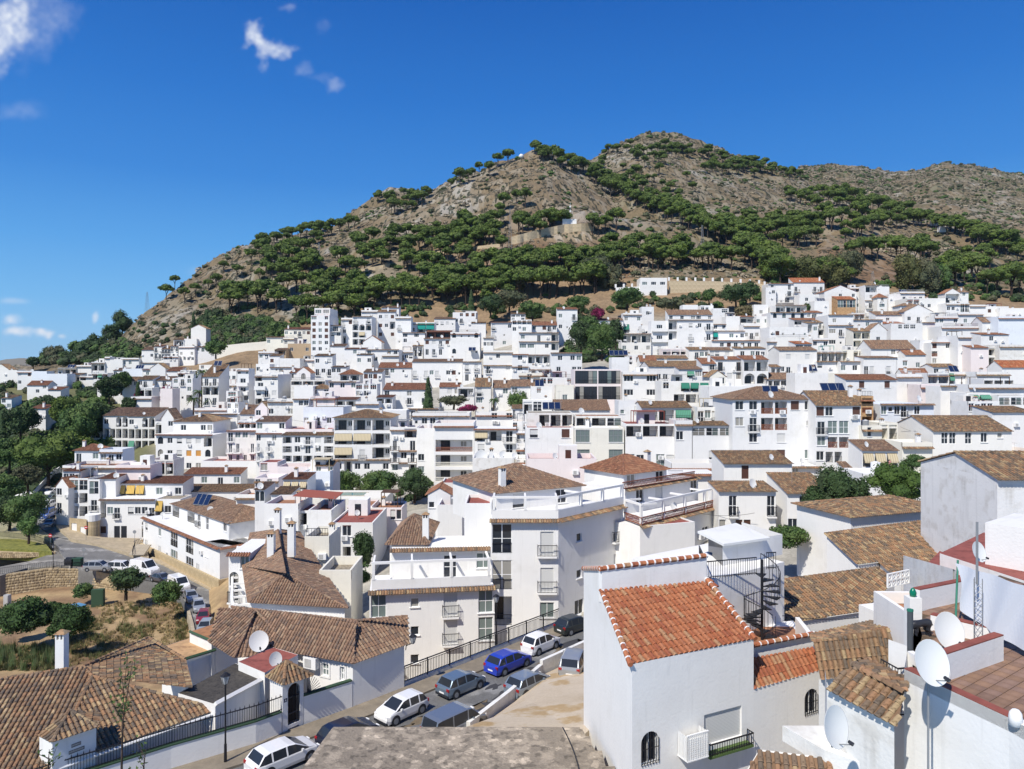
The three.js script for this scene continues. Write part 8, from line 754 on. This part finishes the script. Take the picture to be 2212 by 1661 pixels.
{
srand(909);const LMS=BL.filter(b=>b.lm),lmOf=b=>{if(b.lm)return b.lm;const L=LMS.map(l=>[Math.hypot(l.p.x-b.p.x,l.p.z-b.p.z),l]).sort((p,q)=>p[0]-q[0])[0][1],dz=b.d-L.d;return `a house ${dz > 9 ? 'uphill from' : dz < -9 ? 'downhill from' : 'level beside'} ${L.lm}`;};
for(const b of BL){
const{t,W,H:hh,D,HT,d,o,rf,rise}=b;if(d<72)continue;t.updateMatrixWorld();const at=(x,y,z)=>v3(x,y,z).applyMatrix4(t.matrixWorld),yaw=o.yaw||0;
if(rf==='f'&&(o.par===undefined||o.par>0.15)){
if(W>4.5&&rnd()<0.34){const w=rr(1.8,3),x=rr(-W/2+w/2,W/2-w/2)*0.8,z=-D*rr(0.55,0.75),h=rr(1.6,2.3);const m=mesh('roof_hut',new G().box(-w/2,-0.1,-1,w/2,h,1),MAT[pick(['white','whiteB','whiteC'])],t);m.position.set(x,HT,z);const dr=mesh('door',slabGeo(0.8,1.5,0.03),MAT[pick(['dark','brown','glass'])],m);dr.position.set(-0.4,0,1.002);}
if(rnd()<0.3)chimney(t,rr(-0.4,0.4)*W,HT,-D*rr(0.3,0.8),rr(1.1,1.7));
if(rnd()<0.25){const k=mesh('railing',railGeo(q5(W*0.9),0.8,true,0),MAT[pick(['iron','ironW'])],t);k.position.set(-W*0.45,hh,-0.1);}
if(rnd()<0.12){const q=thing('water_tank',`cylindrical water tank on ${lmOf(b)}`,'water tank',at(rr(-0.3,0.3)*W,HT,-D*0.5),0,'water tanks on the flat roofs');mesh('drum',new G().tube(v3(0,0,0),v3(0,1.3,0),0.55,0.55,12),pick([MAT.steel,MAT.dish,MAT.trim]),q);mesh('lid',new G().tube(v3(0,1.3,0),v3(0,1.42,0),0.5,0.15,12),MAT.dish,q);}
if(rnd()<0.16){const w=W*rr(0.4,0.8),m=mesh('roof_shelter',new G().box(-w/2,2.0,-2.6,w/2,2.08,0).box(-w/2,0,-0.12,-w/2+0.1,2,-0.02).box(w/2-0.1,0,-0.12,w/2,2,-0.02).box(-w/2,0,-2.6,-w/2+0.1,2,-2.5).box(w/2-0.1,0,-2.6,w/2,2,-2.5),MAT[pick(['grey','awning','redpaint','wood','steel','teal'])],t);m.position.set(rr(-0.1,0.1)*W,HT,-D*0.3);}
if(rnd()<0.07&&d>112)collector(at(rr(-0.2,0.2)*W,HT+0.5,-D*0.5),2+Math.floor(rnd()*2),1.0,1.9,0.7,yaw,`tilted solar collector on ${lmOf(b)}`);
}else if('tgh'.includes(rf)){if(rnd()<0.4&&!o.ch)chimney(t,rr(-0.4,0.4)*W,hh+rise*0.5,-D*0.3,rr(1.0,1.5));}
if(rnd()<0.3)aerial(at(rr(-0.4,0.4)*W,rf==='f'?HT:hh+(rise||0)*0.6,-D*0.4),rr(1.6,3),lmOf(b));
if(rnd()<0.2||(o.lm&&rnd()<0.3))dishAt(at(rr(-0.45,0.45)*W,(rf==='f'?HT:hh)+rr(0.5,0.9),-D*rr(0.05,0.4)+(rf==='f'?0:0.2)),rr(0.35,0.6),0.5,0.35,`round satellite dish on ${lmOf(b)}`,{pole:0.9});
if(hh>4&&rnd()<0.4){const n=1+Math.floor(rnd()*2);for(let i=0;i<n;i++)acUnit(at(rr(-0.44,0.44)*W,hh-rr(1.6,2.6)-(rnd()<0.3?2.8:0),0.004),yaw,`white air conditioner on ${lmOf(b)}`);}
}
collector(V(1803,850,113.5),3,1.15,2.0,0.75,0,'row of three dark solar collectors on the ochre-roofed apartment house');collector(V(433,1092,128),3,1.1,2.1,0.6,-0.4,'three blue-black solar collectors on the roadside penthouse roof');collector(V(1337,768,184),4,1.1,1.6,0.7,0,'wide dark solar collector on the white stair tower');collector(V(1192,885,140),3,1.1,1.8,0.8,0,'blue solar collectors beside the dormered house');collector(V(470,790,216),2,1.1,1.6,0.6,0,'solar collector on the tall house behind the palms');collector(V(1020,758,254),2,1.2,1.7,0.8,0,'blue solar collector below the arched-window house');collector(V(1666,852,115),2,1.2,1.4,0.5,0,'flat skylight collectors on the brown-roofed apartment house');
}
{
const b=house({x0:1383,x1:1441,y0:600,y1:640,d:322,roof:'f',par:0.1,dep:9,mat:'white',fl:'WWW|....',base:CAM+28,label:'white lookout building with three wide dark windows beside the stone parapet',name:'lookout_building',cat:'building'});
const wallOn=(name,label,pts,h,mat,post)=>{const w=near(name,label,'wall',V(...pts[0]));const g=new G(),pg=new G();for(let i=0;i<pts.length-1;i++){const a=V(...pts[i]),c=V(...pts[i+1]);g.quad(a.clone().setY(a.y-h),c.clone().setY(c.y-h),c,a);g.quad(a,c,c.clone().add(v3(0,0,-1)),a.clone().add(v3(0,0,-1)));}w.add('masonry',g,mat);if(post)for(let i=0;i<post;i++){const f=i/(post-1)*(pts.length-1),k=Math.min(pts.length-2,Math.floor(f)),p=V(...pts[k]).lerp(V(...pts[k+1]),f-k);w.add('parapet_post',new G().box(p.x-0.4,p.y-0.1,p.z-0.5,p.x+0.4,p.y+1.5,p.z+0.05),MAT.white);}};
wallOn('stone_parapet_wall','long stone retaining wall topped by white posts above the town',[[1445,606,325],[1540,607,326],[1640,612,326],[1700,628,322]],7,M({color:col(0.72,0.66,0.56),map:T.stone}),16);wallOn('white_terrace_wall','low white terrace wall beside the lookout building',[[1330,621,324],[1383,619,323]],5,MAT.white,4);wallOn('long_white_wall','long white retaining wall with slits below the woodland',[[465,748,321],[520,742,321],[600,735,321]],8,MAT.cream);wallOn('stone_road_wall','curved grey stone road wall behind the hill houses',[[238,770,362],[270,757,358],[308,752,355]],9,M({color:col(0.36,0.32,0.27),map:T.stone}));
for(const[pts,lab]of[[[[1104,529],[1160,514],[1219,501],[1292,498]],'pale stone terrace wall under the white relay station'],[[[770,590],[850,574],[930,560]],'pale dry-stone terrace edge on the lower slope'],[[[920,552],[1010,540],[1090,532]],'pale dry-stone terrace edge between the pine rows']]){const w=near('terrace_wall',lab,'stone wall',hit(...pts[0],330));const g=new G(),th=lab.includes('relay')?4.2:1.6;const q=[];for(let i=0;i<pts.length-1;i++)for(let k=0;k<8;k++){const p=hit(lerp(pts[i][0],pts[i+1][0],k/8),lerp(pts[i][1],pts[i+1][1],k/8),330);if(p)q.push(p);}for(let i=0;i<q.length-1;i++){const a=q[i],c=q[i+1];g.quad(a.clone().setY(a.y-2),c.clone().setY(c.y-2),c.clone().setY(c.y+th),a.clone().setY(a.y+th));g.quad(a.clone().setY(a.y+th),c.clone().setY(c.y+th),c.clone().add(v3(0,th,-2.5)),a.clone().add(v3(0,th,-2.5)));}w.add('masonry',g,M({color:col(0.66,0.60,0.50),map:T.stone}));}
{const p=hit(1230,499,330).add(v3(0,4,-1)),t=thing('relay_station','white relay station box with aerials on the stone terrace','relay station',p);mesh('hut',new G().box(-3.8,-1,-2,3.8,2.4,2),MAT.white,t);const g=new G();for(const[x,h]of[[-2,6],[-0.6,8],[0.5,12],[1.6,7],[2.6,5]])g.tube(v3(x,2.4,0),v3(x,h,0),0.12,0.08,5);mesh('aerials',g,MAT.ironW,t);for(const[x,y]of[[-0.6,6],[0.5,7],[0.5,9.5]])mesh('drum',new G().tube(v3(x,y,0.1),v3(x,y,0.5),0.5,0.5,10),MAT.dish,t);}
{const p=hit(1126,342,330)||V(1126,340,570),t=thing('radar_dome','small white radar dome on the hill crest','radar dome',p);const g=new THREE.SphereGeometry(1.9,16,12);g.translate(0,1.5,0);mesh('dome',g,MAT.dish,t);}
for(const[vx,vy]of[[2018,484],[2034,498]]){const p=hit(vx,vy+3,330);if(p){const t=thing('hill_chapel',vx<2030?'tiny white hill shrine among the ridge pines, upper of two':'tiny white hill shrine among the ridge pines, lower of two','shrine',p);mesh('wall',new G().box(-1.8,-0.5,-2,1.8,3.2,2),MAT.white,t);mesh('roof',new G().quad(v3(-2,3.2,2.1),v3(2,3.2,2.1),v3(0,4.4,0),v3(0,4.4,0)).tri(v3(-2,3.2,2.1),v3(0,4.4,0),v3(-2,3.2,-2),[0,0],[1,0],[0,1]).tri(v3(2,3.2,2.1),v3(2,3.2,-2),v3(0,4.4,0),[0,0],[1,0],[0,1]),MAT.white,t);}}
for(const[vx,vt,vb,lab]of[[1102,450,545,'tall thin lattice mast among the lower pine rows'],[1517,486,541,'lattice pylon standing over the pine row'],[318,631,668,'lattice pylon on the left skyline'],[689,525,588,'thin lattice pylon beside the rock face'],[2000,590,640,'lattice pylon above the upper houses by the eucalyptus'],[1885,585,615,'thin lattice pylon in front of the grey rocks'],[228,715,745,'distant lattice pylon beyond the hill road']]){const p=hit(vx,vb,330,700)||V(vx,vb,420),d=-p.z,h=(vb-vt)*d/F,t=thing('lattice_pylon',lab,'pylon',p);const g=new G(),w=0.9;for(const[x,z]of[[-1,-1],[1,-1],[1,1],[-1,1]])g.tube(v3(x*w,-1,z*w),v3(x*0.25,h,z*0.25),0.07,0.05,4);const n=Math.round(h/1.6);for(let i=0;i<n;i++){const f=i/n,f2=(i+1)/n,a=lerp(w,0.25,f),c=lerp(w,0.25,f2);g.tube(v3(-a,h*f,a),v3(c,h*f2,c),0.03,0.03,3,false);g.tube(v3(a,h*f,-a),v3(-c,h*f2,-c),0.03,0.03,3,false);}mesh('lattice',g,MAT.steel,t);}
}
function skin(seg,R,cy,N=52,k=22){
const mc=new MarchingCubes(N,new THREE.MeshBasicMaterial(),false,false,90000);mc.isolation=0;for(let c=0;c<N;c++)for(let j=0;j<N;j++)for(let i=0;i<N;i++){const x=(i/N*2-1)*R,y=(j/N*2-1)*R+cy,z=(c/N*2-1)*R;let s=1e-30;for(const[a,ra,b,rb]of seg){const bx=b[0]-a[0],by=b[1]-a[1],bz=b[2]-a[2],tt=clamp(((x-a[0])*bx+(y-a[1])*by+(z-a[2])*bz)/(bx*bx+by*by+bz*bz),0,1);s+=Math.exp(-k*(Math.hypot(x-a[0]-bx*tt,y-a[1]-by*tt,z-a[2]-bz*tt)-lerp(ra,rb,tt)));}mc.field[i+j*N+c*N*N]=Math.log(s)/k;}mc.update();const ct=mc.count,bg=new THREE.BufferGeometry();bg.setAttribute('position',new THREE.BufferAttribute(mc.positionArray.slice(0,ct*3),3));bg.setAttribute('normal',new THREE.BufferAttribute(mc.normalArray.slice(0,ct*3),3));bg.scale(R,R,R);bg.translate(0,cy,0);return bg;}
{
const t=thing('swimming_pool','small turquoise swimming pool with pale paving below the garden trees','pool',V(745,1070,118).setY(CAM-270*118/F));mesh('deck',new G().box(-6,-2,-5,7,0,3),MAT.cream,t);mesh('water',new G().box(-2.5,0.0,-2.6,3,0.03,0.4),MAT.water,t);mesh('coping',new G().box(-2.8,0,0.4,3.3,0.06,0.7).box(-2.8,0,-2.9,3.3,0.06,-2.6),MAT.pave,t);
const c=thing('canopy','flat rust-red canopy on thin posts over a roof terrace','canopy',V(690,1085,100));mesh('sheet',new G().prism([v3(-3.2,1.1,1.6),v3(2.6,0.7,1.6),v3(2.8,1.0,-2),v3(-2.6,1.4,-2)],v3(0,0.06,0)),M({color:col(0.30,0.085,0.055)}),c);for(const[x,z]of[[-2.9,1.4],[2.4,1.4],[2.5,-1.8],[-2.4,-1.8]])mesh('post',new G().tube(v3(x,-1.8,z),v3(x,1.0,z),0.05,0.05,5),MAT.steel,c);
const junk=[['old_refrigerator','discarded white refrigerator lying at the rubble wall',40,1262,112,[1.3,0.6,0.7],MAT.trim],['old_cupboard','discarded grey cupboard standing at the rubble wall',16,1262,112.5,[0.9,1.7,0.6],MAT.grey],['timber_stack','stack of pallets and boards against the rubble wall',60,1264,112,[1.6,0.5,0.8],MAT.wood],['tarpaulin_heap','blue tarpaulin thrown over a heap at the rubble wall',165,1268,110,[2.4,0.8,1.3],M({color:col(0.10,0.26,0.45),roughness:0.6})],['lot_shed','dark green metal door hut in the rubble wall',212,1266,111,[1.7,2.6,0.8],MAT.greenTrim]];
srand(3);for(const[nm,lab,vx,vy,d,[w,h,z],m]of junk){const q=thing(nm,lab,nm.split('_').pop(),v3(px(vx,d),groundY(vx,d),-d),rr(-0.3,0.3));const g=new THREE.BoxGeometry(w,h,z,5,3,3),a=g.attributes.position;if(nm==='tarpaulin_heap')for(let i=0;i<a.count;i++){const x=a.getX(i),y=a.getY(i),f=fbm(x*2+5,a.getZ(i)*2,3);a.setY(i,y>0?y*(0.3+f*1.2-Math.abs(x)*0.3):y);}g.translate(0,h/2,0);g.computeVertexNormals();mesh('body',g,m,q);if(nm!=='tarpaulin_heap')mesh('panel',new G().box(-w*0.42,h*0.08,z/2+0.002,w*0.42,h*0.92,z/2+0.03),m,q);}
const p=H(1992,1375,-9.24);const an=thing('animal_figure','black four-legged animal figure with lowered head by the stair well','figure',v3(p.x,Y(-9.2),p.z),Math.PI+0.15);an.scale.setScalar(0.66);const seg=[[[0.42,0.62,0],0.17,[-0.3,0.66,0],0.2],[[0.42,0.62,0],0.15,[0.62,0.5,0],0.11],[[0.62,0.5,0],0.11,[0.78,0.34,0],0.075],[[0.3,0.55,0.09],0.09,[0.3,0.28,0.09],0.05],[[0.3,0.28,0.09],0.05,[0.32,0.03,0.09],0.04],[[0.34,0.55,-0.09],0.09,[0.36,0.28,-0.09],0.05],[[0.36,0.28,-0.09],0.05,[0.38,0.03,-0.09],0.04],[[-0.3,0.58,0.09],0.12,[-0.24,0.32,0.1],0.06],[[-0.24,0.32,0.1],0.055,[-0.34,0.2,0.1],0.04],[[-0.34,0.2,0.1],0.04,[-0.3,0.03,0.1],0.035],[[-0.32,0.58,-0.09],0.12,[-0.28,0.32,-0.1],0.06],[[-0.28,0.32,-0.1],0.055,[-0.38,0.2,-0.1],0.04],[[-0.38,0.2,-0.1],0.04,[-0.34,0.03,-0.1],0.035],[[-0.46,0.72,0],0.05,[-0.62,0.5,0],0.02],[[0.6,0.6,0.05],0.04,[0.56,0.7,0.09],0.015],[[0.6,0.6,-0.05],0.04,[0.56,0.7,-0.09],0.015]];mesh('body',skin(seg,0.95,0.5),MAT.dark,an);
{
const d0=96.8,q=thing('person','person in a pink top and white trousers standing on the awning porch','person',v3(px(1922,d0),CAM-216*d0/F-0.3,-d0),0.6);const b=[[[0,1.0,0],0.13,[0,1.38,0],0.15],[[0,1.38,0],0.06,[0,1.52,0.01],0.055],[[0,1.58,0.02],0.1,[0,1.66,0.01],0.105],[[-0.17,1.38,0],0.06,[-0.24,1.1,0.02],0.045],[[-0.24,1.1,0.02],0.042,[-0.1,1.0,0.2],0.035],[[0.17,1.38,0],0.06,[0.24,1.1,0.02],0.045],[[0.24,1.1,0.02],0.042,[0.12,1.02,0.22],0.035],[[-0.09,0.95,0],0.1,[-0.1,0.5,0.02],0.07],[[-0.1,0.5,0.02],0.065,[-0.1,0.08,0],0.045],[[-0.1,0.05,0],0.045,[-0.1,0.04,0.14],0.035],[[0.09,0.95,0],0.1,[0.1,0.5,0.02],0.07],[[0.1,0.5,0.02],0.065,[0.1,0.08,0],0.045],[[0.1,0.05,0],0.045,[0.1,0.04,0.14],0.035]];mesh('body',skin(b,0.95,0.86,60,40),M({color:col(0.45,0.27,0.19)}),q);mesh('top',skin([[[0,1.0,0],0.15,[0,1.38,0],0.165],[[-0.17,1.38,0],0.075,[-0.21,1.22,0.01],0.065],[[0.17,1.38,0],0.075,[0.21,1.22,0.01],0.065]],0.95,0.86,60,40),M({color:col(0.5,0.2,0.22)}),q);mesh('trousers',skin([b[7],b[8],b[10],b[11]].map(s=>[s[0],s[1]+0.02,s[2],s[3]+0.02]),0.95,0.86,60,40),MAT.trim,q);mesh('hair',skin([[[0,1.68,-0.02],0.11,[0,1.6,-0.05],0.1]],0.95,0.86,60,40),MAT.dark,q);}
for(const[a,b,sag,lab]of[[[1470,1098,76],[1630,1108,74],0.5,'thin black cable strung along the balconied house front'],[[1945,922,112],[2030,930,104],0.6,'thin black cable between the tall blue-white house and its neighbour'],[[1385,860,160],[1560,845,160],1,'thin cable sagging between white house roofs'],[[620,905,170],[780,900,165],1,'thin cable sagging above the terrace houses'],[[1690,1330,36],[1990,1300,40],0.5,'thin cable crossing the patchwork roofs']]){const p=V(...a),q=V(...b),g=new G();let pv=p;for(let i=1;i<=10;i++){const t=i/10,c=p.clone().lerp(q,t);c.y-=sag*4*t*(1-t);g.tube(pv,c,0.02,0.02,3,false);pv=c;}tag(mesh('cable',g,MAT.iron),lab,'cable');}
}
// ---------- labels of the houses that have none of their own ----------
{
const NUM=['','one','two','three','four','five','six'],TINT={white:'white',cream:'cream',pink:'pinkish',blue:'bluish-white',dirty:'stained white',grey:'grey',tan:'tan',ochre:'ochre',brown:'brown'},ROOF={f:'flat-roofed',e:'tile-edged',t:'sloping-roofed',g:'gable-roofed',x:'gable-fronted',h:'hip-roofed'};
const FE=[['G','a coloured awning'],['T','an awning'],['K','brick balustrades'],['k','cream balustrades'],['A','arched loggias'],['V','a glazed gallery'],['a','arched windows'],['b','brown shutters'],['o','orange shutters'],['L','recessed railed terraces'],['R','railed balconies'],['B','solid balconies'],['S','shuttered balconies'],['l','dark open porches'],['d','iron balconies'],['c','tall glazing'],['s','white shutters'],['W','wide windows'],['D','glazed doors'],['w','small windows'],['v','tiny windows']];
const lms=BL.filter(b=>b.lm);
for(const b of BL){
if(b.t.userData.label)continue;
const f=FE.find(([c])=>b.feats[c]),st=NUM[Math.min(6,b.nf)];const L=lms.map(l=>[Math.hypot(l.p.x-b.p.x,l.p.z-b.p.z),l]).sort((p,q)=>p[0]-q[0])[0][1],dz=b.d-L.d,rel=dz>9?'uphill from':dz<-9?'downhill from':'level beside';
const lab=`${st}-storey ${TINT[b.o.mat || 'white']} ${ROOF[b.rf]} house with ${f ? f[1] : 'blank walls'}, ${rel} ${L.lm}`.split(' ').slice(0,16).join(' ');b.t.userData.label=lab;
}
const seen={};for(const b of BL)(seen[b.t.userData.label]=seen[b.t.userData.label]||[]).push(b);for(const k in seen)if(seen[k].length>1)seen[k].forEach(b=>b.t.userData.group='look-alike houses: '+k.split(', ')[1]);else seen[k][0].t.userData.group=seen[k][0].t.userData.group||'white houses of the hill town';
}
scene.fog=new THREE.FogExp2(0xbcd3ea,0.000035);
renderer.render(scene,camera);
